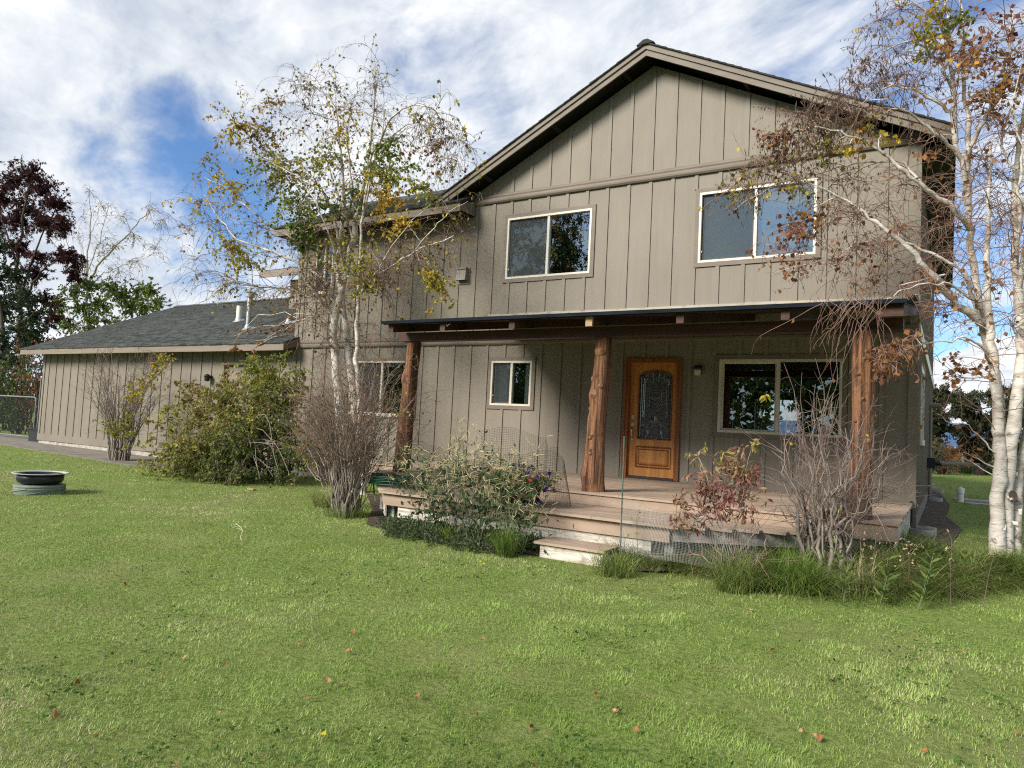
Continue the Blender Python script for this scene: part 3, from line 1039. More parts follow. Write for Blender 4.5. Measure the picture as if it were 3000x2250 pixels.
for nm, zz, r_ in (('deadbolt', 1.83, .028), ('lock_rose', 1.70, .03), ('grip_rose', 1.45, .024)):
    bb = MB()
    n_ = 14
    ring = [(hx + r_ * math.cos(2 * math.pi * i / n_), zz + r_ * 1.2 * math.sin(2 * math.pi * i / n_)) for i in range(n_)]
    bb.prism([(x, z) for x, z in ring], 1, Y0 - .012, Y0 - .0005)
    ring = [(hx + r_ * .5 * math.cos(2 * math.pi * i / n_), zz + r_ * .5 * math.sin(2 * math.pi * i / n_)) for i in range(n_)]
    bb.prism([(x, z) for x, z in ring], 1, Y0 - .03, Y0 - .0125)
    bb.build(nm, M['nickel'], door)
bb = MB()
bb.tube([(hx, Y0 - .02, 1.66), (hx, Y0 - .055, 1.63), (hx, Y0 - .06, 1.56), (hx, Y0 - .045, 1.49), (hx, Y0 - .01, 1.45)], [.011, .012, .011, .009, .01], 8, cap=True)
bb.build('handle', M['nickel'], door, True)
bb = MB()
bb.box(dx0, dx1, -0.05, 0.09, 0.785, 0.82)
bb.build('threshold', M['black'], house)
# porch wall lamp and dryer vent hood
bb = MB()
bb.lathe((3.79, -0.10, 2.60), [(.0, .115), (.05, .11), (.066, .08), (.07, .045), (.03, .04)], 14)
bb.box(3.745, 3.835, -0.03, 0.0, 2.58, 2.72)
lamp = bb.build('porch_lamp', M['black'], house, True)
bb = MB()
bb.lathe((3.79, -0.10, 2.55), [(.0, 0), (.045, .0), (.055, .05), (.055, .09)], 14)
M['lampglass'] = pm('ribbed lamp glass', (0.40, 0.37, 0.30), (0.52, 0.49, 0.41), (30, 30, 30), 0.3, spec=0.5)
bb.build('lamp_shade', M['lampglass'], lamp, True)
bb = MB()
bb.box(-1.255, -0.955, -0.022, 0.0, 4.375, 4.71)
bb.box(-1.255 + .03, -0.955 - .03, -0.12, -0.022, 4.66, 4.70)
vent = bb.build('dryer_vent', M['ventbox'], house)
bb = MB()
bb.add([(-1.22, -.13, 4.44), (-.99, -.13, 4.44), (-.99, -.1, 4.66), (-1.22, -.1, 4.66), (-1.22, -.024, 4.44), (-.99, -.024, 4.44), (-.99, -.024, 4.66), (-1.22, -.024, 4.66)],
       [(0, 1, 2, 3), (1, 5, 6, 2), (4, 0, 3, 7), (3, 2, 6, 7)])
bb.build('hood', M['ventbox'], vent)

# roofs -------------------------------------------------------------
YF = -0.41                                       # gable overhang
XE = 7.30                                        # right eave
ZR = 8.245                                        # ridge, top of the deck
def zroof(x):
    return ZR - 0.5 * abs(x - XA)


b = MB()
XLOW = -1.72
b.prism([(XA, ZR), (XE, zroof(XE)), (XE, zroof(XE) - .06), (XA, ZR - .06)], 1, YF + .03, DEPTH + .4)
b.prism([(XA, ZR), (XA, ZR - .06), (XLOW, zroof(XLOW) - .06), (XLOW, zroof(XLOW))], 1, YF + .03, DEPTH + .4)
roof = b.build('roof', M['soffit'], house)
# rake boards: a wide board and a narrower cap board proud of it
for s in (-1, 1):
    xe = XE if s > 0 else -1.62
    for (d0, d1, ya, yb) in ((-0.205, -0.085, YF, YF + .03), (-0.10, -0.012, YF - .028, YF - .001)):
        b = MB()
        b.prism([(XA, ZR + d0), (xe, zroof(xe) + d0), (xe, zroof(xe) + d1), (XA, ZR + d1)], 1, ya, yb)
        b.build('rake_board', M['rake'], roof)
# shingle edge along the rakes, lapped in courses
b = MB()
for s in (-1, 1):
    xe = XE + .03 if s > 0 else -1.66
    L = abs(xe - XA)
    k = int(L / 0.125)
    for i in range(k):
        xa, xb = XA + s * L * i / k, XA + s * L * (i + 1.12) / k
        h0, h1 = 0.008 + .003 * rng.random(), 0.017 + .005 * rng.random()
        y0 = YF - .05 - rng.uniform(0, .012)
        b.prism([(xa, zroof(xa) - .012), (xb, zroof(xb) - .012), (xb, zroof(xb) + h1), (xa, zroof(xa) + h0)], 1, y0, DEPTH + .42)
kind(b.build('shingles', M['ridge'], roof), 'stuff')
b = MB()
for i in range(3):
    y0 = YF - .07 + i * 0.9
    b.prism([(XA - .16, ZR - .03), (XA - .04, ZR + .05 + .004 * i), (XA + .04, ZR + .05 + .004 * i), (XA + .16, ZR - .03)], 1, y0, DEPTH if i == 2 else y0 + .95)
b.build('ridge_cap', M['ridge'], roof)
MSO = unit_box(M['soffit'], 'lookout_piece')
for x in (-0.55, 0.95, 2.35, 4.45, 5.95):
    z = zroof(x) - .06
    piece('lookout', MSO, (x - .025, YF + .06, z - .115), (x + .025, -0.001, z - .04), roof)
b = MB()                                        # right eave: fascia and gutterless soffit
b.box(XE - .025, XE, YF + .031, DEPTH + .4, zroof(XE) - .20, zroof(XE) - .062)
b.build('eave_board', M['rake'], roof)
b = MB()
b.add([(XR + .02, YF + .03, 5.74), (XE - .026, YF + .03, 5.74), (XE - .026, DEPTH, 5.74), (XR + .02, DEPTH, 5.74)], [(0, 1, 2, 3)])
b.build('soffit', M['soffit'], roof)

# lower left roof with its eave to the front
YE, ZE = -0.55, 5.90
xr = -0.90
b = MB()
ridge_y = 1.85
zr2 = ZE + 0.5 * (ridge_y - YE)
b.prism([(YE, ZE), (ridge_y, zr2), (ridge_y, zr2 - .06), (YE, ZE - .06)], 0, XL - .35, xr)
b.prism([(ridge_y, zr2), (ridge_y * 2 - YE, ZE), (ridge_y * 2 - YE, ZE - .06), (ridge_y, zr2 - .06)], 0, XL - .35, -1.3)
b.add([(XL - .35, YE + .03, 5.74), (xr, YE + .03, 5.74), (xr, -.001, 5.74), (XL - .35, -.001, 5.74)], [(0, 1, 2, 3)])
b.prism([(0.2, 5.9), (ridge_y, zr2 - .08), (ridge_y * 2 - .2, 5.9)], 0, XL, XL + .1)
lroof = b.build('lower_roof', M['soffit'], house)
b = MB()
b.box(XL - .35, xr, YE - .001, YE + .029, 5.715, 5.885)
b.build('eave_board', M['fascia'], lroof)
b = MB()
b.prism([(YE + .03, 5.74), (-.001, 5.74), (-.001, 5.955), (-0.2, 5.99), (YE + .03, 5.84)], 0, xr - .03, xr)
b.build('eave_return', M['rake'], lroof)


def shingle_field(mb, xa, xb, y0, z0, slope_len, cy, cz, seed, tabw=0.32, expo=0.142, side_jag=0.0):
    """lapped courses up a slope that rises (cy, cz) per metre"""
    r_ = random.Random(seed)
    k = int(slope_len / expo)
    nx_, nz_ = -cz, cy
    for i in range(k):
        s0, s1 = i * expo - .01, (i + 1) * expo + .02
        x = xa - r_.random() * tabw
        while x < xb:
            w_ = tabw * r_.uniform(.45, 1.05)
            a, c = max(x, xa), min(x + w_ - .006, xb)
            if c - a > .02:
                t0 = .024 + r_.choice((0, 0, .008)) + r_.uniform(0, .003)
                t1 = .004
                d = r_.uniform(-.006, .006)
                P = [(y0 + cy * (s0 + d) + ny * t, z0 + cz * (s0 + d) + nz_ * t) for ny, t in ((nx_, 0.0), (nx_, t0))]
                Q = [(y0 + cy * s1 + nx_ * t, z0 + cz * s1 + nz_ * t) for t in (0.0, t1)]
                vs_ = [(a, *P[0]), (c, *P[0]), (c, *P[1]), (a, *P[1]), (a, *Q[1]), (c, *Q[1])]
                mb.add(vs_, [(0, 1, 2, 3), (3, 2, 5, 4), (0, 3, 4), (1, 5, 2)])
            x += w_
    return k


b = MB()
cs = 1 / math.sqrt(1.25)
shingle_field(b, XL - .38, xr + .02, YE - .03, ZE - .012, 2.65, cs, .5 * cs, 3)
b.box(XL - .38, xr, ridge_y - .12, ridge_y + .12, zr2 - .04, zr2 + .035)
kind(b.build('shingles', M['shingle'], lroof), 'stuff')

# downspout at the right corner, pipes and meter on the right wall
bb = MB()
bb.box(XR - .055, XR - .02, -0.075, -0.025, 0.36, 0.80)
bb.build('downspout', M['black'], house)
bb = MB()
bb.tube([(XR + .06, 6.6, 0.42), (XR + .06, 6.6, 2.5)], .03, 8, cap=True)
bb.tube([(XR + .05, 6.75, .45), (XR + .10, 6.75, .42), (XR + .07, 6.75, 1.1)], .022, 6, cap=True)
bb.tube([(XR + .02, 6.6, 2.48), (XR + .22, 6.6, 2.48)], .055, 8, cap=True)
bb.build('service_pipe', M['ventbox'], house)
bb = MB()
bb.box(XR + .02, XR + .17, 5.7, 5.95, 1.12, 1.34)
bb.tube([(XR + .17, 5.82, 1.23), (XR + .28, 5.82, 1.23)], .05, 8, cap=True)
bb.build('meter_box', M['black'], house)
bb = MB()
bb.tube([(XR + .25, 5.82, 1.235), (XR + .95, 5.9, 1.235)], .05, 8, cap=True)
bb.build('outlet_pipe', M['greyblock'], house)
# small rear block that rises behind the wing roof
bb = MB()
bb.box(-9.75, XL - .003, 3.0, 6.2, 3.2, 5.62)
rb = bb.build('rear_block', M['siding'], house)
bb = MB()
bb.prism([(2.55, 5.86), (4.6, 6.5), (6.6, 5.86), (6.6, 5.78), (4.6, 6.42), (2.55, 5.78)], 0, -10.6, XL - .003)
bb.build('rear_roof', M['ridge'], rb)
bb = MB()
bb.box(-10.6, XL - .004, 2.52, 2.549, 5.64, 5.84)
bb.build('eave_board', M['fascia'], rb)
# ------------------------------------------------------------------ single storey wing
WL = -17.58
wing = empty('house_wing', (-12, 3, 0.2), 'single storey taupe wing with grey shingle roof left of the tall house', 'house wing')
WD = (-8.47, -7.68, 0.30, 2.74)
b = MB()
rect_grid(b, WL, XL - .003, 0.34, 3.10, [WD], 0.0, 0.14)
b.box(WL, WL + .14, 0.1405, 9.8, 0.34, 3.10)
b.prism([(0.1, 3.10), (9.8, 3.10), (4.8, 5.2)], 0, WL, WL + .12)
wwall = b.build('front_wall', M['siding'], wing)
b = MB()
nseg = 30
vs, fs = [], []
for i in range(nseg + 1):
    x = WL + .02 + (XL - WL) * i / nseg
    w = rng.uniform(-.01, .01)
    vs += [(x, 0.012, 0.345), (x, -0.0 + w, 0.34), (x, -0.015 + w, 0.08)]
for i in range(nseg):
    for k in range(2):
        a = 3 * i + k
        fs.append((a, a + 1, a + 4, a + 3))
b.add(vs, fs)
b.box(WL + .02, WL + .1, 0.02, 9.8, .05, .339)
b.build('foundation', M['concrete'], wing)
piece('skirt_board', MS, (WL - .022, -0.030, 0.335), (XL - .03, -0.0005, 0.545), wing)
piece('corner_board', MS, (WL - .022, -0.022, 0.546), (WL + .075, -0.0005, 3.09), wing)
x = -17.233
while x < XL - .06:
    z0 = 0.546
    if x > WD[0] - .1 and x - .055 < WD[1] + .1:
        z0 = WD[3] + .075
    piece('batten', MBAT, (x - .052, -0.019, z0), (x, -0.0005, 3.09), wwall)
    x += 0.4338
bb = MB()
for q in ((WD[0] - .07, WD[0], .35, WD[3] + .07), (WD[1], WD[1] + .07, .35, WD[3] + .07), (WD[0], WD[1], WD[3], WD[3] + .07)):
    bb.box(q[0], q[1], -0.024, -0.0005, q[2], q[3])
bb.build('casing', M['trim'], wing)
bb = MB()
bb.box(WD[0], WD[1], 0.08, 0.12, .33, WD[3])
d2 = bb.build('door', M['siding'], wing)
bb = MB()
bb.lathe((WD[0] + .09, .05, 1.25), [(.0, -.03), (.03, -.02), (.03, .02), (.0, .03)], 10)
bb.build('handle', M['nickel'], d2, True)
bb = MB()
bb.lathe((-8.98, -0.13, 2.30), [(0, 0), (.06, .01), (.075, .12), (.09, .13), (.05, .18), (0, .20)], 10)
bb.box(-9.01, -8.95, -0.10, 0, 2.40, 2.46)
bb.build('wall_lantern', M['black'], wing)
SL = 0.43
WY, WZ = -0.45, 3.215
WRX0, WRX1 = -18.15, -5.78
RY = 4.8
RZ = WZ + SL * (RY - WY)
b = MB()
b.prism([(WY, WZ), (RY, RZ), (RY, RZ - .06), (WY, WZ - .06)], 0, WRX0, XL - .004)
b.prism([(WY, WZ), (0.0, WZ + SL * .45), (0.0, WZ + SL * .45 - .06), (WY, WZ - .06)], 0, XL - .0035, WRX1)
b.prism([(RY, RZ), (2 * RY - WY, WZ), (2 * RY - WY, WZ - .06), (RY, RZ - .06)], 0, WRX0, XL - .004)
b.add([(WRX0, WY + .03, 3.08), (WRX1, WY + .03, 3.08), (WRX1, 0, 3.10), (WRX0, 0, 3.10)], [(0, 1, 2, 3)])
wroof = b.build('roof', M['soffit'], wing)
b = MB()
b.box(WRX0 - .02, WRX1 + .01, WY - .03, WY - .001, 3.035, 3.20)
b.build('eave_board', M['fascia'], wroof)
b = MB()
b.prism([(WY, 3.04), (-.003, 3.20), (-.003, 3.385), (WY, 3.20)], 0, WRX1 - .02, WRX1 + .008)
b.build('rake_board', M['rake'], wroof)
b = MB()
b.prism([(WY, 3.04), (RY, RZ - .17), (RY, RZ - .002), (WY, 3.20)], 0, WRX0 - .03, WRX0 - .001)
b.build('rake_board', M['rake'], wroof)
cs2 = 1 / math.sqrt(1 + SL * SL)
b = MB()
shingle_field(b, WRX0 - .05, WRX1 + .03, WY - .045, WZ - .015, .50, cs2, SL * cs2, 5)
shingle_field(b, WRX0 - .05, XL - .006, WY - .045 + cs2 * .497, WZ - .015 + SL * cs2 * .497, 5.75 - .497, cs2, SL * cs2, 6)
kind(b.build('shingles', M['shingle'], wroof), 'stuff')
b = MB()
x = WRX0 - .06
while x < XL - .3:
    h = rng.uniform(0, .008)
    b.prism([(RY - .17, RZ - .045 + h), (RY, RZ + .045 + h), (RY + .17, RZ - .045 + h)], 0, x, min(x + .30, XL - .006))
    x += .285
b.build('ridge_cap', M['shingle'], wroof)


def roof_pipe(x, y, top, r, mat, cap=None, flash=.075):
    z = WZ + SL * (y - WY)
    bb_ = MB()
    bb_.lathe((x, y, 0), [(r, z - .1), (r, top)], 14)
    bb_.lathe((x, y, 0), [(0.0, top - .001), (r, top)], 14)
    p_ = bb_.build('vent_pipe', mat, wing, True)
    bb_ = MB()
    prof = [(flash + r + .03, -.0), (r + .035, .035), (r + .010, .085), (r + .004, .10)]
    n_ = 14
    vs_, fs_ = [], []
    for rr, h in prof:
        for j in range(n_):
            a = 2 * math.pi * j / n_
            px_, py_ = x + rr * math.cos(a), y + rr * math.sin(a)
            vs_.append((px_, py_, (WZ + SL * (py_ - WY) + .02 if h < .06 else z + .02) + h))
    for i in range(3):
        for j in range(n_):
            k_ = (j + 1) % n_
            fs_.append((i * n_ + j, i * n_ + k_, (i + 1) * n_ + k_, (i + 1) * n_ + j))
    bb_.add(vs_, fs_)
    bb_.build('pipe_flashing', M['galv'], p_, True)
    if cap:
        bb_ = MB()
        bb_.lathe((x, y, top), [(r + .005, -.06), (r + .05, -.05), (r + .055, .05), (r + .02, .06), (r + .075, .075), (0, .13)], 14)
        bb_.build('pipe_cap', M['galv'], p_)


roof_pipe(-8.85, 0.90, 4.72, .065, M['galv'], True)
roof_pipe(-10.50, 1.84, 4.66, .085, M['pvc'])
roof_pipe(-7.81, 1.36, 4.24, .04, M['black'])

# ------------------------------------------------------------------ deck
deck = empty('deck', (3.2, -2.0, 0.2), 'tan composite deck of two levels along the house front', 'deck')
ZD, ZL2 = 0.78, 0.625
MD = [unit_box(M['deck'], 'plank_piece')]
BW, GAP = 0.135, 0.009
y = -3.245
while y < -0.02:
    x0 = -0.25 if y < -1.95 else -1.65
    x1 = 6.895
    y1 = min(y + BW, -0.003)
    cut = rng.uniform(1.5, 5.0)
    dz = rng.uniform(-.002, .002)
    piece('plank', MD[0], (x0, y, ZD - .028 + dz), (cut - .002, y1, ZD + dz), deck)
    piece('plank', MD[0], (cut + .002, y, ZD - .028 + dz), (x1 + rng.uniform(-.008, .008), y1, ZD + dz), deck)
    y += BW + GAP
y = -4.33
while y < -3.25:
    yc_ = y + BW / 2
    x0 = -0.15 + (0.80 + 0.15) * (-3.25 - yc_) / 0.98
    x1 = 6.86 - (6.86 - 4.88) * min(1, (-3.1 - yc_) / 1.2)
    y1 = min(y + BW, -3.262)
    if y1 - y > .03:
        dz = rng.uniform(-.002, .002)
        cut = rng.uniform(1.8, 4.0)
        piece('plank', MD[0], (x0, y, ZL2 - .028 + dz), (cut - .002, y1, ZL2 + dz), deck)
        piece('plank', MD[0], (cut + .002, y, ZL2 - .028 + dz), (x1, y1, ZL2 + dz), deck)
    y += BW + GAP
MDF = unit_box(M['deckfascia'], 'deck_fascia_piece')
MPL = unit_box(M['peel'], 'peel_piece')
MGW = unit_box(M['greywood'], 'grey_piece')
# risers of the upper level, in lengths butted end to end
for a, c in ((-0.23, 2.05), (2.054, 4.55), (4.554, 6.42), (6.424, 6.88)):
    piece('riser_board', MDF, (a, -3.222, ZD - .19 if a > 4 else ZD - .158), (c, -3.20, ZD - .030), deck)
piece('riser_board', MDF, (-1.64, -1.93, ZD - .20), (-0.26, -1.905, ZD - .030), deck)
piece('side_board', MPL, (6.845, -3.198, ZD - .20), (6.868, -0.03, ZD - .031), deck)
piece('side_board', MPL, (6.845, -3.198, ZD - .37), (6.866, -0.03, ZD - .204), deck)
piece('fascia_board', MDF, (0.86, -4.268, ZL2 - .185), (4.83, -4.246, ZL2 - .030), deck)
piece('skirt_board', MPL, (1.10, -4.235, ZL2 - .335), (4.62, -4.205, ZL2 - .190), deck)
piece('skirt_board', MPL, (3.95, -4.236, ZL2 - .47), (4.86, -4.206, ZL2 - .338), deck)


def slant_board(name, mesh, p0, p1, z0, z1, t=.025):
    d = Vector((p1[0] - p0[0], p1[1] - p0[1], 0))
    o = bpy.data.objects.new(name, mesh)
    col.objects.link(o)
    o.parent = deck
    o.location = Vector((p0[0], p0[1], z0)) - BASE[deck.name]
    o.rotation_euler = (0, 0, math.atan2(d.y, d.x))
    o.scale = (d.length, t, z1 - z0)
    return o


slant_board('skirt_board', MGW, (4.86, -4.24), (6.80, -3.06), ZL2 - .17, ZL2 - .031)
slant_board('skirt_board', MGW, (5.98, -3.60), (6.82, -3.09), ZL2 - .30, ZL2 - .174)
slant_board('fascia_board', MDF, (-0.12, -3.24), (0.84, -4.24), ZL2 - .17, ZL2 - .031)
slant_board('skirt_board', MPL, (-0.08, -3.24), (0.86, -4.22), ZL2 - .34, ZL2 - .174)
for px_, py_ in ((4.80, -4.20), (6.76, -3.10), (0.9, -4.15), (-0.15, -3.15), (2.8, -4.15)):
    piece('deck_post', MGW, (px_ - .05, py_ + .02, 0.05), (px_ + .05, py_ + .11, ZL2 - .032), deck)

step = empty('wooden_step', (3.85, -4.5, 0.17), 'low wooden step with tan tread and peeling white front before the deck', 'step')
for i, (ya, yb) in enumerate(((-4.74, -4.595), (-4.588, -4.445), (-4.438, -4.30))):
    piece('plank', MD[0], (3.47 - .0 * i, ya, .315), (4.30, yb, .342), step)
piece('riser_board', MPL, (3.53, -4.70, .10), (4.27, -4.675, .312), step)
piece('side_board', MPL, (3.53, -4.673, .10), (3.555, -4.31, .312), step)
piece('side_board', MPL, (4.245, -4.673, .10), (4.27, -4.31, .312), step)

# ------------------------------------------------------------------ porch
porch = empty('porch', (3.4, -3.0, 0.8), 'dark timber porch roof carried on three knotty peeled logs', 'porch')
PE, PZ = -3.62, 3.035
b = MB()
b.prism([(PE, PZ), (-0.005, 3.60), (-0.005, 3.57), (PE, PZ - .03)], 0, 0.06, 6.93)
b.box(0.05, 6.94, PE - .012, PE - .001, PZ - .040, PZ + .004)
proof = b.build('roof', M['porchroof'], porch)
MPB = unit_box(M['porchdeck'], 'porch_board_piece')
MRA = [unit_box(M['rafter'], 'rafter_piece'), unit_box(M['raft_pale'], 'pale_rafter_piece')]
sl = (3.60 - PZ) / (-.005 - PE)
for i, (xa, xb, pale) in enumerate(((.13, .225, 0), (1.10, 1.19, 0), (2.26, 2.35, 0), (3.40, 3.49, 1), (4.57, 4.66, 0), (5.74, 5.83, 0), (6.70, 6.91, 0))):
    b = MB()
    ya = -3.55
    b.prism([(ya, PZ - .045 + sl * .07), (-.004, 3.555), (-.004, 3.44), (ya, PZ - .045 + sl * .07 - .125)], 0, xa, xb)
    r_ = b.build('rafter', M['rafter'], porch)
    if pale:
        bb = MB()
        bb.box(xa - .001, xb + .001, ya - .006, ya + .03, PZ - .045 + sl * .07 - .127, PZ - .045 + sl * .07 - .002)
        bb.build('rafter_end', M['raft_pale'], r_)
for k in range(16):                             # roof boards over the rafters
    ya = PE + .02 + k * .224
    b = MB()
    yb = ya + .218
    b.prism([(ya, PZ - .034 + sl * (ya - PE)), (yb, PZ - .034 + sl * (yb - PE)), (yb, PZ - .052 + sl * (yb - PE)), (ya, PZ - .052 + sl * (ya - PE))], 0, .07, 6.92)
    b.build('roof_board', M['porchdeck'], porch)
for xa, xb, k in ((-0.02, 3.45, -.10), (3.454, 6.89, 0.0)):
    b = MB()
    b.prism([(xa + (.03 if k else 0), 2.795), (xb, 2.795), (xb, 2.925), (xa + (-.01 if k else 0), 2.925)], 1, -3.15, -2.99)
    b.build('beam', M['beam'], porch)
bb = MB()
bb.tube([(1.235, -3.56, 2.97), (1.245, -3.59, 2.95), (1.26, -3.58, 2.93), (1.275, -3.59, 2.95), (1.29, -3.56, 2.97)], .005, 5)
bb.build('hook', M['galv'], porch)
bb = MB()                                        # bright metal end flashing at the right end
bb.box(6.80, 6.93, -0.55, -0.05, 3.635, 3.65)
bb.build('end_flashing', M['galv'], porch)


def log_post(cx0, cx1, cy, z0, z1, r0, r1, seed, knots, name='post', bulges=()):
    """peeled log: uneven rings with ridges along the grain and sawn branch stubs"""
    rs_ = np.random.RandomState(seed)
    nz_, ns = 46, 28
    ph = rs_.rand(6) * 6.28
    vs_, fs_ = [], []
    zs = np.linspace(z0, z1, nz_)
    for i, z in enumerate(zs):
        t = i / (nz_ - 1)
        cx = cx0 + (cx1 - cx0) * t + .012 * math.sin(5 * t + ph[0])
        cyy = cy + .012 * math.sin(4 * t + ph[1])
        r = r0 + (r1 - r0) * t
        if t < .06:
            r *= 1.10 - t * 1.6
        for j in range(ns):
            a = 2 * math.pi * j / ns
            rr = r * (1 + .07 * math.sin(3 * a + ph[2] + 4.2 * t) + .05 * math.sin(2 * a + 9 * t + ph[5]) + .045 * math.sin(7 * a + ph[3] + 3 * t) + .035 * math.sin(12 * a + ph[4] - 4 * t) + rs_.uniform(-.012, .012))
            for (bt, ba, br, bw) in bulges:
                da = (a - ba + math.pi) % (2 * math.pi) - math.pi
                rr += br * math.exp(-((t - bt) / bw) ** 2 - (da / .5) ** 2)
            vs_.append((cx + rr * math.cos(a), cyy + rr * math.sin(a), z))
    for i in range(nz_ - 1):
        for j in range(ns):
            k = (j + 1) % ns
            fs_.append((i * ns + j, i * ns + k, (i + 1) * ns + k, (i + 1) * ns + j))
    mb = MB()
    mb.add(vs_, fs_)
    p_ = mb.build(name, M['post'], porch, True)
    for t, a, kr in knots:
        z = z0 + (z1 - z0) * t
        r = r0 + (r1 - r0) * t
        cx = cx0 + (cx1 - cx0) * t
        dr = Vector((math.cos(a), math.sin(a), .25)).normalized()
        c0 = Vector((cx, cy, z)) + dr * (r * .80)
        kb = MB()
        kb.tube([c0, c0 + dr * (r * .18), c0 + dr * (r * .18 + .014), c0 + dr * (r * .18 + .020)], [kr * 2.2, kr * 1.6, kr * 1.05, kr * .7], 9, cap=True)
        kb.build('knot', M['knot'], p_)
    return p_


A = -math.pi / 2
log_post(3.37, 3.40, -3.02, ZD + .002, 2.795, .138, .098, 3,
         [(.90, A + .1, .034), (.62, A - .65, .034), (.67, A + .55, .026), (.72, A - 1.5, .028), (.52, A - 1.4, .026), (.42, A - 1.45, .024), (.35, A - .15, .018), (.33, A - .4, .018), (.25, A - .3, .015), (.23, A - .25, .018), (.12, A - .3, .014), (.45, A - 1.2, .02)],
         bulges=[(.62, A - 1.1, .03, .05), (.10, A - 1.5, .035, .06), (.71, A - 1.4, .02, .05), (.45, A - 1.4, .015, .06)])
log_post(0.10, 0.20, -3.02, ZD + .002, 2.795, .125, .100, 5,
         [(.70, A - 1.3, .03), (.45, A + .3, .018), (.35, A + .9, .018), (.85, A + .4, .015), (.28, A - .1, .015)], bulges=[(.72, A - 1.2, .035, .05)])
log_post(6.50, 6.51, -3.10, ZD + .002, 2.795, .130, .098, 8,
         [(.28, A + .5, .022), (.40, A + .9, .02), (.62, A + .2, .014), (.75, A - .3, .013), (.18, A + .2, .012), (.50, A - .4, .012)], bulges=[(.30, A + .6, .02, .05)])

# ------------------------------------------------------------------ small things
# fire ring on its round green block
c = atz(107, 1449, 0.13)
tub_c = Vector((-4.72, -5.90, gz(-4.72, -5.90)))
t = empty('round_block', tub_c, 'round faded green block with slanted bands under the black ring', 'block')
bb = MB()
q_ = .73
bb.lathe(tub_c, [(r_ * q_, z_ * q_ * .9) for r_, z_ in [(.465, -.03), (.47, .10), (.475, .112), (.475, .135), (.462, .14), (.472, .15), (.478, .16), (.474, .20), (.44, .208), (0, .21)]], 44)
bb.build('body', M['sage'], t, True)
bb = MB()
for k in range(5):
    a0 = k * 1.26 + .3
    pts = []
    for i in range(16):
        a = a0 + i * .085
        pts.append((tub_c.x + .474 * q_ * math.cos(a), tub_c.y + .474 * q_ * math.sin(a), tub_c.z + .005 + .080 * i / 15))
    bb.tube(pts, .008, 5)
bb.build('band', M['sage'], t, True)
t = empty('fire_ring', tub_c + Vector((0, 0, .15)), 'black steel fire ring with pale flared rim resting on a green block', 'fire ring')
bb = MB()
bb.lathe(tub_c + Vector((0, 0, .152)), [(r_ * q_, z_ * q_) for r_, z_ in [(.30, .0), (.36, .0), (.41, .03), (.43, .08), (.435, .205), (.425, .205), (.42, .09), (.39, .04), (.30, .02), (0, .02)]], 48)
bb.build('wall', M['ringblack'], t, True)
bb = MB()
bb.lathe(tub_c + Vector((0, 0, .152)), [(r_ * q_, z_ * q_) for r_, z_ in [(.424, .203), (.436, .196), (.50, .204), (.525, .212), (.524, .222), (.50, .224), (.424, .214), (.424, .203)]], 48)
bb.build('rim', M['rim'], t, True)

# straw-coloured stalks lying on the lawn
def lying_stalk(pts, name, label):
    mb = MB()
    P = [Vector((x, y, gz(x, y) + .05)) for x, y in pts]
    mb.tube(P, .0035, 5)
    for i in range(1, len(P) - 1):
        d = Vector((rng.uniform(-1, 1), rng.uniform(-1, 1), .2)).normalized()
        mb.tube([P[i], P[i] + d * .06, P[i] + d * .10 + Vector((0, 0, -.02))], .0022, 4)
    tag(mb.build(name, M['brass'], loc=P[0]), label, 'stalk')


q0, q1 = atz(65, 1362, .20), atz(185, 1345, .20)
lying_stalk([(q0.x + (q1.x - q0.x) * i / 8, q0.y + (q1.y - q0.y) * i / 8 + rng.uniform(-.08, .08)) for i in range(9)], 'dry_stalk', 'pale dry stalk lying on the grass behind the fire ring')
q0, q1 = atz(690, 1575, .05), atz(715, 1625, .05)
lying_stalk([(q0.x + (q1.x - q0.x) * i / 5 + .06 * math.sin(i), q0.y + (q1.y - q0.y) * i / 5) for i in range(6)], 'dry_stalk', 'short bent straw lying alone on the open lawn')
# wood chip
c = atz(737, 1440, .15)
bb = MB()
bb.prism([(c.x - .10, c.y - .02), (c.x + .09, c.y - .05), (c.x + .11, c.y + .01), (c.x - .08, c.y + .05)], 2, c.z + .03, c.z + .055)
tag(bb.build('wood_chip', M['raft_pale'], loc=c), 'flat pale piece of wood on the grass before the bush', 'wood piece')

# garden hose coiled at the deck's left end
hc = Vector((0.42, -3.72, ZL2))
t = empty('garden_hose', hc, 'green garden hose coiled on the lower deck with a pale nozzle', 'garden hose')
pts = []
for i in range(150):
    a = i * .28
    r = .34 + .03 * math.sin(i * .41)
    pts.append((hc.x + r * math.cos(a) * 1.1, hc.y + r * .6 * math.sin(a), hc.z + .02 + .0009 * i + .006 * math.sin(i * 1.7)))
e0 = Vector(pts[-1])
n0 = at(1098, 1448, -3.75)
k = 12
last = [e0.lerp(Vector(n0), i / k) + Vector((0, -.02, .12 * math.sin(math.pi * i / k))) for i in range(1, k + 1)]
a0 = math.atan2(0, -1)
bb = MB()
i0 = max(range(140, 150), key=lambda i: -pts[i][0])
pts = pts[:i0 + 1]
e0 = Vector(pts[-1])
last = [e0.lerp(n0, i / k) + Vector((0, -.01, .10 * math.sin(math.pi * i / k))) for i in range(1, k + 1)]
bb.tube(pts + [tuple(p) for p in last], .0115, 7)
bb.build('hose', M['hose'], t, True)
bb = MB()
d = (last[-1] - last[-2]).normalized()
bb.tube([n0, n0 + d * .02, n0 + d * .09, n0 + d * .12], [.013, .02, .017, .012], 8, cap=True)
bb.build('nozzle', M['brass'], t, True)

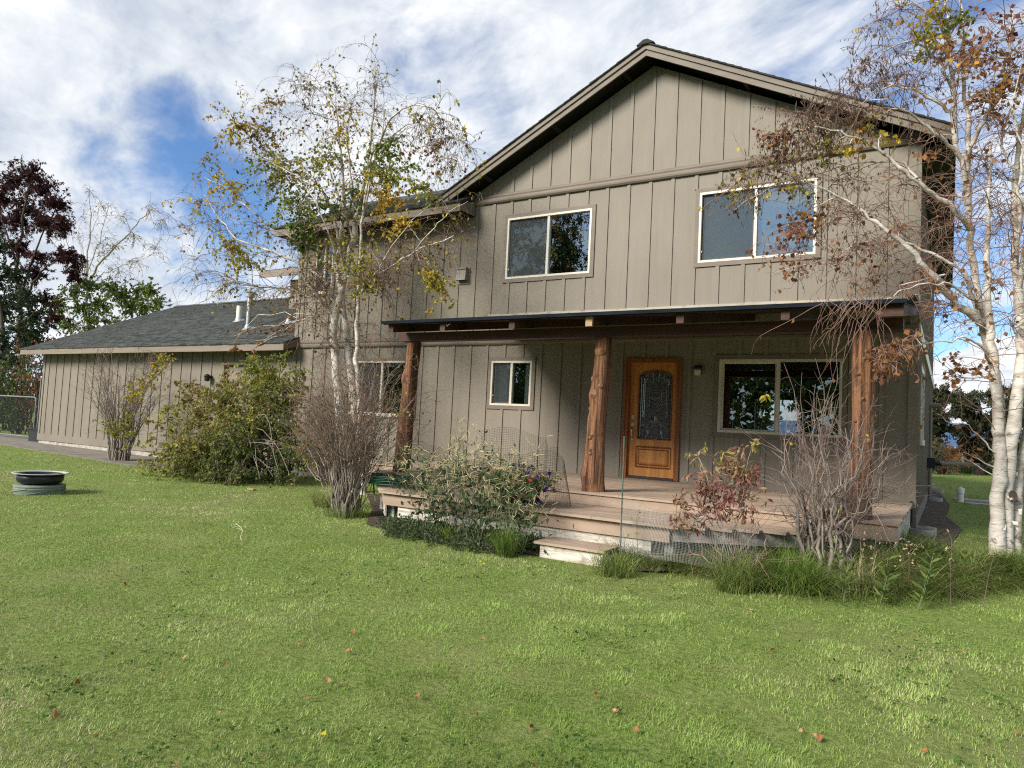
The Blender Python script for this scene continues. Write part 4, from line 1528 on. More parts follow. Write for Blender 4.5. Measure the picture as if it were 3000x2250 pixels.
# splash blocks, clean-out pipe and slabs beside the right wall
def splash(x, y, label):
    z = gz(x, y)
    t_ = empty('splash_block', (x, y, z), label, 'splash block')
    mb = MB()
    n_ = 22
    vs_, fs_ = [], []
    prof = [(1.0, 0.0), (1.0, .085), (.88, .09), (.80, .045), (0.0, .04)]
    for rr, zz in prof:
        for j in range(n_):
            a = 2 * math.pi * j / n_
            vs_.append((x + .17 * rr * math.copysign(abs(math.cos(a)) ** .6, math.cos(a)), y + .30 * rr * math.copysign(abs(math.sin(a)) ** .6, math.sin(a)), z + zz))
    for i in range(len(prof) - 1):
        for j in range(n_):
            k_ = (j + 1) % n_
            fs_.append((i * n_ + j, i * n_ + k_, (i + 1) * n_ + k_, (i + 1) * n_ + j))
    mb.add(vs_, fs_)
    mb.build('basin', M['greyblock'], t_, True)
    mb = MB()
    mb.box(x - .12, x + .12, y - .25, y + .25, z + .041, z + .047)
    mb.build('soil', M['soil'], t_)


splash(7.02, -0.12, 'grey splash block at the front corner of the house beside the downspout')
splash(7.05, 6.8, 'pale splash block below the pipes halfway along the right wall')
splash(7.05, 10.3, 'small pale splash block at the far end of the right wall')
c = Vector((7.55, 7.3, gz(7.55, 7.3)))
t = empty('cleanout_pipe', c, 'short white capped pipe standing in the lawn right of the house', 'pipe')
bb = MB()
bb.lathe(c, [(.066, -.02), (.066, .24)], 16)
bb.build('pipe', M['pvc'], t, True)
bb = MB()
bb.lathe(c, [(.076, .20), (.078, .30), (.07, .31), (.035, .315), (.035, .335), (0, .34)], 16)
bb.build('cap', M['pvc'], t, True)
bb = MB()
bb.box(7.45, 8.15, 7.65, 8.15, gz(7.8, 7.9) - .01, gz(7.8, 7.9) + .04)
tag(bb.build('stone_slab', M['concrete'], loc=(7.8, 7.9, .3)), 'flat pale slab in the grass just behind the short white pipe', 'slab')
bb = MB()
bb.box(7.65, 8.3, 6.7, 7.1, gz(7.9, 6.9) - .01, gz(7.9, 6.9) + .03)
tag(bb.build('stone_slab', M['concrete'], loc=(7.9, 6.9, .3)), 'thin pale slab in the grass to the right of the short white pipe', 'slab')

# planter and gate at the far left
c = Vector((-18.25, .55, gz(-18.25, .55)))
t = empty('planter_box', c, 'black plastic planter between the gate and the wing corner', 'planter')
bb = MB()
bb.prism([(c.x - .50, c.z), (c.x + .50, c.z), (c.x + .56, c.z + .40), (c.x - .56, c.z + .40)], 1, c.y - .3, c.y + .3)
bb.build('box', M['black'], t)
bb = MB()
bb.box(c.x - .60, c.x + .60, c.y - .34, c.y + .34, c.z + .40, c.z + .45)
bb.build('rim', M['black'], t)
gy0 = 0.75
g0, g1 = -22.5, -19.55
zb0 = gz(-20, .7)
t = empty('chain_link_gate', (-20, gy0, zb0), 'chain link gate with grey pipe frame at the left edge', 'gate')
bb = MB()
ztop = at(64, 1162, gy0).z
fr_ = [(g0, zb0 + .10), (g1 - .12, zb0 + .10), (g1 - .03, zb0 + .14), (g1, zb0 + .25), (g1, ztop - .15), (g1 - .03, ztop - .04), (g1 - .14, ztop), (g0, ztop)]
bb.tube([(x, gy0, z) for x, z in fr_], .026, 8)
bb.build('frame', M['gatepipe'], t, True)
bb = MB()
hgt = ztop - zb0 - .12
spc = .085
x = g0 - hgt
while x < g1:
    for s in (1, -1):
        xa, za, xb, zb2 = (x, zb0 + .11, x + hgt, zb0 + .11 + hgt) if s > 0 else (x + hgt, zb0 + .11, x, zb0 + .11 + hgt)
        lo, hi = g0, g1
        t0 = max(0, (lo - xa) / (xb - xa) if xb > xa else (hi - xa) / (xb - xa))
        t1 = min(1, (hi - xa) / (xb - xa) if xb > xa else (lo - xa) / (xb - xa))
        if t1 > t0:
            bb.tube([(xa + (xb - xa) * t0, gy0 + .004 * s, za + (zb2 - za) * t0), (xa + (xb - xa) * t1, gy0 + .004 * s, za + (zb2 - za) * t1)], .0035, 3)
    x += spc
kind(bb.build('chain_mesh', M['chain'], t), 'stuff')
pz = at(75, 1125, gy0 + .05).z
t = empty('fence_post', (-19.42, gy0 + .05, zb0), 'tall thin galvanised post beside the chain link gate', 'post')
bb = MB()
bb.lathe((-19.42, gy0 + .05, 0), [(.03, zb0 - .05), (.03, pz + .25)], 10)
bb.build('pole', M['gatepipe'], t, True)
bb = MB()
bb.lathe((-19.42, gy0 + .05, pz + .25), [(.034, -.03), (.034, .01), (.015, .04), (0, .045)], 10)
bb.build('cap', M['galv'], t, True)
# ------------------------------------------------------------------ vegetation tools
NP = np.array
GOLD, YEL, YGR, GRN, DGR = (.40, .25, .035), (.52, .42, .05), (.29, .31, .05), (.135, .205, .042), (.07, .125, .032)
OLIVE, BROWN, RUST, PINK, MAROON = (.19, .165, .05), (.16, .08, .04), (.30, .14, .055), (.25, .11, .085), (.040, .010, .014)
STRAW, GREYG = (.42, .36, .20), (.10, .125, .075)


def fast_mesh(name, verts, faces, colors, mat, parent=None, loc=(0, 0, 0)):
    """big meshes straight from arrays; faces is (n, k)"""
    off = np.array(BASE[parent.name] if parent else loc, dtype=np.float32)
    verts = (np.asarray(verts, dtype=np.float32) - off)
    n, k = faces.shape
    me = bpy.data.meshes.new(name)
    me.vertices.add(len(verts))
    me.vertices.foreach_set('co', verts.ravel())
    me.loops.add(n * k)
    me.loops.foreach_set('vertex_index', faces.astype(np.int32).ravel())
    me.polygons.add(n)
    me.polygons.foreach_set('loop_start', np.arange(0, n * k, k, dtype=np.int32))
    me.update(calc_edges=True)
    if colors is not None:
        at_ = me.attributes.new('tone', 'FLOAT_COLOR', 'FACE')
        arr = np.ones((n, 4), dtype=np.float32)
        arr[:, :3] = colors
        at_.data.foreach_set('color', arr.ravel())
    me.materials.append(mat)
    o = bpy.data.objects.new(name, me)
    col.objects.link(o)
    if parent:
        o.parent = parent
    else:
        o.location = loc
    BASE[o.name] = Vector(off.tolist())
    return o


class Leaves:
    def __init__(s, seed=1):
        s.P, s.A, s.L, s.W, s.C = [], [], [], [], []
        s.r = np.random.RandomState(seed)

    def add(s, p, axis, length, width, colr, jit=.22):
        s.P.append(p)
        s.A.append(axis)
        s.L.append(length)
        s.W.append(width)
        k = 1 + s.r.uniform(-jit, jit)
        s.C.append((colr[0] * k * s.r.uniform(.9, 1.1), colr[1] * k, colr[2] * k))

    def build(s, name, parent, mat=None, bend=.25):
        if not s.P:
            return None
        P, A = NP(s.P), NP(s.A)
        A /= np.linalg.norm(A, axis=1)[:, None] + 1e-9
        N = s.r.normal(size=P.shape)
        S = np.cross(A, N)
        S /= np.linalg.norm(S, axis=1)[:, None] + 1e-9
        U = np.cross(S, A)
        L, Wd = NP(s.L)[:, None], NP(s.W)[:, None]
        mid = P + A * L * .42 + U * L * bend * .3
        V = np.stack([P, mid + S * Wd * .5, P + A * L - U * L * bend * .3, mid - S * Wd * .5], 1)
        n = len(P)
        i = np.arange(n)[:, None] * 4
        F = np.concatenate([i + NP([[0, 1, 2]]), i + NP([[0, 2, 3]])], 0)
        Cc = np.concatenate([NP(s.C)] * 2, 0)
        return fast_mesh(name, V.reshape(-1, 3), F, Cc, mat or M['leaf'], parent)


def unit(v):
    return v / (np.linalg.norm(v) + 1e-9)


def hang(rs, p, d, L, n=6, droop=.3, wob=.15):
    """a twig: starts at p along d and gives way to its own weight"""
    pts = [NP(p, dtype=float)]
    d = unit(NP(d, dtype=float))
    for i in range(n):
        d = unit(d + NP([0, 0, -droop * (i + 1) / n]) + rs.normal(size=3) * wob)
        pts.append(pts[-1] + d * (L / n))
    return NP(pts)


def bow(rs, a, b, lift=.15, n=7, wob=.03):
    """a branch from a to b that rises first and bends over"""
    a, b = NP(a, dtype=float), NP(b, dtype=float)
    L = np.linalg.norm(b - a)
    t = np.linspace(0, 1, n)[:, None]
    side = rs.normal(size=3) * .07 * L
    p = a + (b - a) * t + (NP([0, 0, lift * L]) + side) * np.sin(math.pi * t) * (1 - .3 * t)
    p[1:-1] += rs.normal(size=(n - 2, 3)) * wob * L * .5
    return p


def resample(pts, n, rs=None, wob=0.0):
    pts = NP(pts, dtype=float)
    d = np.concatenate([[0], np.cumsum(np.linalg.norm(np.diff(pts, axis=0), axis=1))])
    t = np.linspace(0, d[-1], n)
    out = np.stack([np.interp(t, d, pts[:, k]) for k in range(3)], 1)
    if rs is not None and wob:
        out[1:-1] += rs.normal(size=(n - 2, 3)) * wob
    return out


def keep_off(p):
    """branches do not grow into the house"""
    p = NP(p, dtype=float)
    inx = (p[:, 0] < 7.05) & (p[:, 1] > -0.30)
    low = p[:, 2] < 5.3
    p[:, 1] = np.where(inx & low, -0.30 - .25 * np.abs(p[:, 1] + .3) / (1 + np.abs(p[:, 1] + .3)), p[:, 1])
    inx2 = (p[:, 0] < 7.45) & (p[:, 1] > -0.72) & (p[:, 2] >= 5.3) & (p[:, 2] < 8.4)
    p[:, 1] = np.where(inx2, -0.72 - .25 * np.abs(p[:, 1] + .72) / (1 + np.abs(p[:, 1] + .72)), p[:, 1])
    return p


def free(p):
    return NP(p, dtype=float)


class Tree:
    def __init__(s, name, base, label, cat, seed, bark, twigmat, group=None, clampf=free):
        s.root = empty(name, base, label, cat, group)
        s.rs = np.random.RandomState(seed)
        s.trunk, s.twigs, s.pods = MB(), MB(), MB()
        s.leaves = Leaves(seed)
        s.nodes = []                            # (point, radius, tangent) along the limbs
        s.bark, s.twigmat, s.cl = bark, twigmat, clampf
        s.leafsize = (.045, .036)
        s.podcol = None
        s.podlen = .032

    def limb(s, pts, r0, r1, n=None, sides=8, wob=.012, node=True):
        if r0 < .055:
            r0 *= .72
        n = n or max(6, 3 * len(pts))
        p = s.cl(resample(pts, n, s.rs, wob))
        r = np.linspace(r0, r1, n) * (1 + .06 * s.rs.normal(size=n))
        s.trunk.tube(p, np.abs(r), sides)
        if node:
            for i in range(1, n):
                s.nodes.append((p[i], r[i], unit(p[i] - p[i - 1])))
        return p

    def dress(s, pts, leaves, colrs, pods=0, up=False, lsz=None, jit=.22):
        """leaves and catkins along a twig"""
        ls = lsz or s.leafsize
        for _ in range(leaves):
            k = s.rs.uniform(.25, 1) * (len(pts) - 1)
            i = int(min(k, len(pts) - 2))
            p = pts[i] + (pts[i + 1] - pts[i]) * (k - i)
            ax = unit(s.rs.normal(size=3) * .8 + NP([0, 0, .4 if up else -.9]))
            sc = s.rs.uniform(.65, 1.2)
            s.leaves.add(p, ax, ls[0] * sc, ls[1] * sc, colrs[s.rs.randint(len(colrs))], jit)
        for _ in range(pods):
            k = s.rs.uniform(.3, 1) * (len(pts) - 1)
            i = int(min(k, len(pts) - 2))
            p = pts[i] + (pts[i + 1] - pts[i]) * (k - i)
            d = unit(NP([0, 0, -1.0]) + s.rs.normal(size=3) * .25)
            L = s.podlen * s.rs.uniform(.7, 1.2)
            s.pods.tube([p + d * L * .2, p + d * L * .5, p + d * L * 1.2], [.0016, L * .14, .0014], 4)

    def cluster(s, c, rad, n, leaves, colrs, pods=0, lift=.15, droop=.35, r=.010, src=None, tl=1.0, flat=.7, lsz=None, sides=3, tw=.0031, up=False):
        """a branch out to c that breaks up into n twigs filling a ball of radius rad"""
        c = NP(c, dtype=float)
        if src is None:
            best = min(s.nodes, key=lambda q: np.linalg.norm(q[0] - c) + (.9 * max(0, q[0][2] - c[2])) - 8 * q[1])
            src, rr = best[0], best[1]
            r = min(r, rr * .7)
        br = s.cl(bow(s.rs, src, c, lift))
        s.trunk.tube(br, np.linspace(max(r, .0035), .0035, len(br)), 5)
        for _ in range(n):
            i = s.rs.randint(max(1, len(br) // 3), len(br))
            tgt = c + s.rs.normal(size=3) * rad * NP([.75, .75, flat * .75])
            d = tgt - br[i]
            L = min(np.linalg.norm(d), rad * 1.8) * s.rs.uniform(.7, 1.15) + .1
            p = s.cl(hang(s.rs, br[i], unit(d) + NP([0, 0, .25]), L * tl, 6, droop))
            s.twigs.tube(p, np.linspace(tw * 1.3, tw * .6, len(p)), sides)
            s.dress(p, leaves if isinstance(leaves, int) else int(s.rs.poisson(leaves)), colrs, pods if isinstance(pods, int) else int(s.rs.poisson(pods)), up, lsz)
            for _k in range(2):
                j = s.rs.randint(2, len(p))
                q = s.cl(hang(s.rs, p[j], s.rs.normal(size=3) + unit(d) * .8, L * s.rs.uniform(.3, .6), 4, droop))
                s.twigs.tube(q, np.linspace(tw, tw * .5, len(q)), sides)
                s.dress(q, int(s.rs.poisson(leaves * .6)), colrs, int(s.rs.poisson(pods * .6)), up, lsz)
        return br

    def sprays(s, n, Lr, tmin_r, leaves, colrs, pods=0., droop=.35, up=.2, sub=5, rmax=.05, zr=None, filt=None, tw=.0031):
        """random side branches all over the limbs"""
        nd = [q for q in s.nodes if tmin_r < q[1] < rmax and (zr is None or zr[0] < q[0][2] < zr[1]) and (filt is None or filt(q[0]))]
        if not nd:
            return
        for _ in range(n):
            p0, r, tg = nd[s.rs.randint(len(nd))]
            d = unit(s.rs.normal(size=3) * NP([1, 1, .5]) + tg * .6 + NP([0, 0, up]))
            L = s.rs.uniform(*Lr)
            p = s.cl(hang(s.rs, p0, d, L, 8, droop * .8, .12))
            s.twigs.tube(p, np.linspace(min(.006, r * .6), tw * .8, len(p)), 4)
            for _k in range(sub):
                j = s.rs.randint(2, len(p))
                q = s.cl(hang(s.rs, p[j], s.rs.normal(size=3) + d * .7 - NP([0, 0, .1]), L * s.rs.uniform(.25, .6), 5, droop * 1.3, .16))
                s.twigs.tube(q, np.linspace(tw * 1.2, tw * .5, len(q)), 3)
                s.dress(q, int(s.rs.poisson(leaves)), colrs, int(s.rs.poisson(pods)))

    def done(s, leafname='foliage', podmat=None, trunkname='trunk'):
        if s.trunk.f:
            s.trunk.build(trunkname, s.bark, s.root, True)
        if s.twigs.f:
            kind(s.twigs.build('twigs', s.twigmat, s.root), 'stuff')
        o = s.leaves.build(leafname, s.root)
        if o:
            kind(o, 'stuff')
        if s.pods.f:
            kind(s.pods.build('catkins', podmat or M['catkin'], s.root), 'stuff')


M['catkin'] = pm('catkins', (0.045, 0.032, 0.022), (0.11, 0.075, 0.045), (9, 9, 9), 0.85)
M['podstraw'] = pm('straw seed pods', (0.30, 0.25, 0.125), (0.50, 0.43, 0.25), (9, 9, 9), 0.75)


def blades(base, az, lean0, curl, L, Wd, K, rs, colr, tipcol=None):
    """arching grass blades as flat ribbons; every argument is an array of n"""
    n = len(base)
    s_ = np.linspace(0, 1, K + 1)
    el = (math.pi / 2 - lean0)[:, None] - curl[:, None] * s_[None, :] ** 1.4
    step = (L / K)[:, None]
    h = np.cos(el) * step
    v = np.sin(el) * step
    H = np.concatenate([np.zeros((n, 1)), np.cumsum(h[:, :-1], 1)], 1)
    V = np.concatenate([np.zeros((n, 1)), np.cumsum(v[:, :-1], 1)], 1)
    dx, dy = np.cos(az)[:, None], np.sin(az)[:, None]
    C = np.stack([base[:, 0:1] + H * dx, base[:, 1:2] + H * dy, base[:, 2:3] + V], -1)
    tw = az + math.pi / 2 + rs.uniform(-.6, .6, n)
    sd = np.stack([np.cos(tw), np.sin(tw), np.zeros(n)], -1)[:, None, :]
    w = (Wd[:, None] * (1 - s_[None, :] ** 2 * .92))[..., None] * .5
    vs = np.stack([C - sd * w, C + sd * w], 2).reshape(n, -1, 3)
    q = NP([[2 * i, 2 * i + 1, 2 * i + 3, 2 * i + 2] for i in range(K)])
    F = (np.arange(n)[:, None, None] * (2 * (K + 1)) + q[None]).reshape(-1, 4)
    cc = np.repeat(colr[:, None, :], K, 1)
    if tipcol is not None:
        m_ = (np.arange(K) / max(1, K - 1))[None, :, None] ** 1.5
        cc = cc * (1 - m_) + tipcol[:, None, :] * m_
    return vs.reshape(-1, 3), F, cc.reshape(-1, 3)


# ------------------------------------------------------------------ the left birch
def pt(px, py, y):
    return NP(at(px, py, y))


yb = -1.65
bz = at(1050, 1452, yb)
T = Tree('birch_tree', (bz.x, bz.y, gz(bz.x, bz.y)), 'three stemmed birch with gold and green leaves before the left wall', 'tree', 21, M['bark_birch'], M['twig_brown'], clampf=keep_off)
T.leafsize = (.068, .054)
L_ = lambda pts, r0, r1, **k: T.limb([pt(*q) for q in pts], r0, r1, **k)
L_([(1046, 1470, yb), (1020, 1350, yb), (998, 1215, yb), (993, 1175, yb), (986, 1103, yb - .03), (979, 1030, yb), (977, 973, yb - .05), (978, 939, yb), (990, 895, yb), (1003, 837, yb + .1), (1017, 790, yb + .1), (1034, 702, yb + .2), (1046, 640, yb + .2), (1062, 560, yb + .1), (1075, 500, yb), (1085, 420, yb), (1095, 330, yb), (1102, 260, yb), (1112, 190, yb)], .115, .008, n=44, sides=10)
L_([(1056, 1475, yb + .2), (1058, 1330, yb + .25), (1048, 1250, yb + .25), (1036, 1150, yb + .2), (1026, 1092, yb + .2), (1021, 1041, yb + .25), (1015, 985, yb + .3), (1008, 930, yb + .4), (1000, 860, yb + .5), (985, 780, yb + .6), (1000, 680, yb + .5), (1010, 560, yb + .5), (1000, 450, yb + .4), (985, 330, yb + .3), (982, 230, yb + .3)], .105, .007, n=40, sides=10)
L_([(1066, 1470, yb - .1), (1056, 1300, yb - .12), (1049, 1156, yb - .15), (1047, 1041, yb - .15), (1049, 939, yb - .2), (1049, 871, yb - .2), (1053, 803, yb - .2), (1056, 719, yb - .1), (1061, 640, yb), (1075, 560, yb - .1), (1100, 470, yb - .2), (1118, 380, yb - .3), (1125, 290, yb - .3)], .062, .007, n=36)
# forks and limbs (traced, each with its own depth)
L_([(978, 939, yb), (958, 905, yb - .1), (940, 880, yb - .3), (900, 830, yb - .5), (869, 765, yb - .7), (820, 745, yb - .9), (777, 729, yb - 1.0), (695, 703, yb - 1.2), (640, 640, yb - 1.3), (602, 575, yb - 1.4)], .050, .006)
L_([(990, 895, yb), (950, 820, yb + .2), (900, 780, yb + .4), (860, 690, yb + .3), (787, 672, yb + .1), (720, 600, yb - .1), (650, 540, yb - .2), (600, 520, yb - .2)], .045, .006)
L_([(1010, 810, yb + .2), (985, 660, yb), (950, 560, yb - .3), (859, 509, yb - .4), (786, 467, yb - .5), (725, 437, yb - .6), (690, 400, yb - .6)], .045, .005)
L_([(1046, 640, yb + .2), (1025, 500, yb), (1012, 365, yb - .2), (985, 310, yb - .3), (951, 273, yb - .4), (905, 225, yb - .5), (859, 237, yb - .6)], .040, .004)
L_([(1034, 702, yb + .2), (960, 480, yb + .4), (900, 400, yb + .3), (850, 350, yb + .2), (790, 310, yb), (740, 290, yb - .1)], .035, .004)
L_([(1062, 640, yb), (1089, 457, yb - .2), (1140, 355, yb - .3), (1175, 322, yb - .4), (1217, 304, yb - .5), (1260, 312, yb - .5), (1294, 334, yb - .6), (1325, 375, yb - .6), (1345, 420, yb - .6), (1354, 470, yb - .6)], .040, .004)
L_([(1075, 560, yb), (1130, 430, yb), (1180, 370, yb), (1235, 350, yb - .1), (1280, 380, yb - .1), (1310, 440, yb - .1)], .028, .004)
L_([(1056, 860, yb - .2), (1084, 821, yb - .2), (1110, 806, yb - .2), (1140, 785, yb - .25), (1180, 758, yb - .25), (1212, 739, yb - .3), (1245, 722, yb - .3), (1284, 713, yb - .3), (1330, 690, yb - .3)], .042, .008)
L_([(1212, 739, yb - .3), (1250, 690, yb - .25), (1290, 650, yb - .25), (1330, 610, yb - .2), (1371, 590, yb - .2)], .018, .004)
L_([(985, 900, yb + .3), (900, 870, yb + .1), (840, 840, yb - .1), (780, 842, yb - .3), (700, 830, yb - .6), (620, 800, yb - .8), (560, 790, yb - .9)], .032, .004)
L_([(969, 960, yb), (930, 925, yb - .2), (905, 935, yb - .3), (880, 938, yb - .4)], .016, .003)
L_([(1040, 870, yb), (1100, 800, yb - .5), (1150, 720, yb - .8), (1200, 650, yb - .9), (1260, 600, yb - .9)], .025, .004)
L_([(1003, 837, yb + .1), (970, 700, yb - .6), (930, 600, yb - .9), (880, 520, yb - 1.0), (800, 480, yb - 1.1)], .030, .004)
# curtains of fine hanging twigs
nd_ = [q for q in T.nodes if q[1] < .032 and q[0][2] > 3.6]
for i in range(620):
    q0, r_, tg = nd_[T.rs.randint(len(nd_))]
    st_ = q0 + T.rs.normal(size=3) * NP([.16, .16, .05])
    p = keep_off(hang(T.rs, st_, T.rs.normal(size=3) * NP([.8, .8, .2]) + tg * .5, T.rs.uniform(.35, 1.05), 7, .75, .09))
    T.twigs.tube(p, np.linspace(.0030, .0014, len(p)), 3)
    hi = st_[2] > 6.6
    T.dress(p, int(T.rs.poisson(.9 if hi else 1.9)), [OLIVE, GOLD, YGR, OLIVE, BROWN], int(T.rs.poisson(1.8 if hi else .3)))
# a stub and a burl on the first stem
T.limb([pt(975, 1010, yb - .02), pt(966, 1012, yb - .16)], .03, .02, 5, 6)
tc_ = lambda x, y: (500 + x / 1.952, 150 + y / 1.952)
K = .0036                                        # metres per pixel of the enlarged crop the clusters were read from
for (cx, cy, rad, n, lv, cols, pods, dy) in (
        (400, 440, 120, 20, 7, [GOLD, GOLD, OLIVE, YEL], 1, -.6), (560, 290, 110, 13, 3, [GOLD, OLIVE], 1, -.4), (530, 460, 130, 20, 7, [GOLD, OLIVE, BROWN], 1, -.2),
        (330, 760, 90, 13, 7, [GOLD, YEL], 0, -.8), (200, 630, 90, 10, 4, [GOLD, OLIVE], 0, -.7), (120, 870, 110, 10, 4, [GOLD, YEL], 0, -1.2), (90, 1020, 80, 6, 1, [GOLD], 0, -1.2),
        (320, 1110, 100, 13, 8, [YGR, YEL, GOLD], 0, -1.0), (430, 1180, 90, 12, 7, [YGR, YEL], 0, -.8), (620, 720, 150, 20, 9, [GRN, YGR, DGR], 0, -.5),
        (560, 640, 120, 14, 7, [YGR, GRN, YEL], 0, -.8), (760, 640, 120, 14, 7, [GRN, YGR], 0, .2), (900, 580, 120, 15, 7, [GRN, YGR, YEL], 0, .1),
        (990, 440, 70, 9, 6, [YEL, GOLD], 0, 0), (1220, 560, 80, 15, 11, [GRN, GRN, YGR], 0, -.3), (1220, 690, 80, 13, 10, [GRN, YGR], 0, -.3), (1330, 680, 90, 12, 8, [GRN, YGR], 0, -.4), (1440, 760, 80, 11, 8, [GRN, YGR, YEL], 0, -.5),
        (1270, 850, 100, 18, 11, [YEL, GOLD, GOLD], 0, -.4), (1330, 980, 55, 10, 9, [YEL, GOLD], 0, -.4), (880, 880, 130, 20, 9, [GRN, DGR, DGR], 0, -.2), (640, 860, 130, 16, 8, [GRN, YGR, DGR], 0, -.7),
        (740, 1010, 70, 14, 11, [GRN, DGR], 0, -.5), (760, 1100, 50, 9, 11, [GRN, DGR], 0, -.5), (1060, 820, 120, 17, 8, [DGR, GRN], 0, 0), (1060, 1230, 90, 15, 9, [YGR, YEL, GRN], 0, -.5),
        (1110, 1330, 55, 9, 10, [GRN, YEL, YGR], 0, -.4), (1120, 1100, 60, 5, 4, [YEL, YGR], 0, -.5), (1530, 1380, 60, 14, 9, [YEL, YGR, GOLD], 0, -.2), (1520, 1300, 50, 8, 5, [YEL, YGR], 0, -.2), (700, 900, 110, 13, 7, [GRN, YGR], 0, -.9),
        (1490, 540, 70, 11, 4, [BROWN, RUST], 3, -.5), (760, 330, 120, 17, 1, [OLIVE, BROWN], 5, -.4), (820, 220, 110, 15, 1, [OLIVE], 4, -.5), (720, 190, 60, 8, 0, [OLIVE], 5, -.6), (960, 200, 60, 9, 1, [OLIVE], 1, -.2),
        (1600, 500, 70, 14, 0, [BROWN], 6, -.6), (1540, 420, 100, 16, 0, [BROWN], 5, -.5), (1430, 420, 110, 15, 0, [BROWN], 4, -.4), (1570, 660, 70, 12, 0, [BROWN], 5, -.6), (1180, 180, 60, 13, 0, [BROWN], 4, -.2), (1170, 330, 100, 16, 0, [OLIVE], 2, -.1),
        (1040, 320, 110, 14, 1, [OLIVE, GOLD], 1, 0), (1310, 520, 100, 12, 1, [GRN], 1, -.1), (850, 1200, 130, 22, 1, [RUST, BROWN], 0, -.3), (840, 1330, 90, 17, 1, [RUST, BROWN], 0, -.3), (1000, 1090, 100, 15, 3, [OLIVE, YGR], 0, -.2),
        (1300, 1120, 120, 15, 0, [BROWN], 1, -.4), (1580, 1050, 130, 18, 0, [BROWN], 0, -.2), (1420, 1200, 100, 10, 1, [BROWN], 1, -.3), (230, 1000, 150, 14, 0, [GOLD], 0, -1.0), (150, 1180, 130, 12, 0, [GOLD], 0, -.9), (300, 1300, 130, 12, 0, [GOLD], 0, -.6), (480, 1400, 120, 12, 1, [GRN, GOLD], 0, -.5), (470, 980, 120, 14, 2, [OLIVE, YGR], 0, -.4), (980, 640, 100, 12, 3, [GRN, OLIVE], 0, .2)):
    px, py = tc_(cx, cy)
    T.cluster(pt(px, py, yb + dy), rad * K, int(n * 1.35), lv * .95, cols, pods * 1.4, lift=.10, droop=.40)
T.sprays(150, (.4, 1.0), .003, 1.3, [OLIVE, GOLD, YGR, YEL, OLIVE], .7, sub=7, zr=(3.6, 9.8))
T.sprays(130, (.5, 1.3), .003, .15, [BROWN], .1, sub=5, zr=(1.6, 4.4), droop=.5)
T.sprays(40, (.3, .8), .02, .1, [BROWN], .0, sub=4, zr=(1.2, 3.8), droop=.6, rmax=.12)
# the russet leaves left hanging low over the wing roof
for px, py in ((685, 985), (680, 1010), (700, 1020), (775, 1000), (790, 960), (740, 1020)):
    T.cluster(pt(px, py, yb - .5), .12, 3, 4., [RUST, RUST, BROWN], 0, lift=.05, droop=.5, src=pt(930, 925, yb - .2) if px > 730 else pt(880, 938, yb - .4))
T.done()

# ------------------------------------------------------------------ the right birch
yr = -1.45
bz = at(2945, 1622, yr)
T = Tree('birch_tree', (bz.x, bz.y, gz(bz.x, bz.y)), 'clump of white birch trunks with russet leaves at the right edge', 'tree', 33, M['bark_birch'], M['twig_rust'], clampf=keep_off)
T.leafsize = (.066, .056)
T.podlen = .034
L_ = lambda pts, r0, r1, **k: T.limb([pt(*q) for q in pts], r0, r1, **k)
L_([(2924, 1640, yr - .1), (2922, 1553, yr - .1), (2922, 1485, yr - .1), (2928, 1418, yr - .1), (2932, 1350, yr - .1), (2928, 1290, yr - .05), (2924, 1249, yr), (2921, 1164, yr - .05), (2914, 1080, yr - .05), (2905, 1000, yr - .05), (2899, 958, yr), (2893, 839, yr), (2892, 737, yr), (2895, 602, yr), (2899, 520, yr), (2905, 420, yr)], .085, .011, n=44, sides=12, wob=.008)
L_([(2950, 1640, yr), (2947, 1560, yr), (2944, 1485, yr), (2954, 1350, yr), (2966, 1283, yr), (2973, 1215, yr), (2984, 1131, yr), (2992, 1060, yr + .05), (2990, 950, yr + .1), (2984, 850, yr + .1), (2975, 760, yr + .2), (2968, 640, yr + .2), (2975, 520, yr + .2), (2990, 400, yr + .1), (3005, 300, yr), (3000, 150, yr)], .088, .012, n=44, sides=12, wob=.008)
L_([(2972, 1640, yr + .12), (2974, 1536, yr + .12), (2976, 1450, yr + .15), (2985, 1390, yr + .2), (3000, 1330, yr + .2), (3020, 1240, yr + .2), (3045, 1100, yr + .2), (3060, 900, yr + .2), (3070, 600, yr + .2), (3060, 300, yr)], .066, .03, n=36, sides=12, wob=.008)
main = [(2948, 1500, yr + .15), (2938, 1300, yr + .25), (2925, 1150, yr + .35), (2905, 1040, yr + .4), (2880, 960, yr + .4), (2866, 870, yr + .4), (2851, 771, yr + .4), (2841, 670, yr + .3), (2833, 590, yr + .2), (2828, 506, yr + .1), (2810, 455, yr), (2793, 388, yr), (2789, 304, yr), (2784, 202, yr), (2781, 135, yr), (2776, 67, yr), (2770, -40, yr), (2768, -140, yr)]
L_(main, .066, .010, n=52, sides=10)
L_([(2836, 600, yr + .2), (2833, 466, yr + .1), (2835, 371, yr + .15), (2827, 304, yr + .2), (2820, 202, yr + .2), (2818, 135, yr + .2), (2815, 0, yr + .2), (2812, -120, yr + .2)], .050, .010)
L_([(2834, 500, yr + .1), (2840, 445, yr), (2864, 388, yr - .1), (2894, 324, yr - .2), (2931, 287, yr - .3), (2950, 220, yr - .3), (2960, 130, yr - .4), (2965, 20, yr - .4)], .045, .008)
L_([(2899, 980, yr + .4), (2875, 941, yr + .2), (2840, 915, yr + .1), (2804, 890, yr), (2743, 819, yr - .2), (2675, 737, yr - .4), (2607, 686, yr - .5), (2556, 642, yr - .6), (2498, 595, yr - .7), (2437, 561, yr - .8), (2380, 540, yr - .8)], .058, .006, n=34)
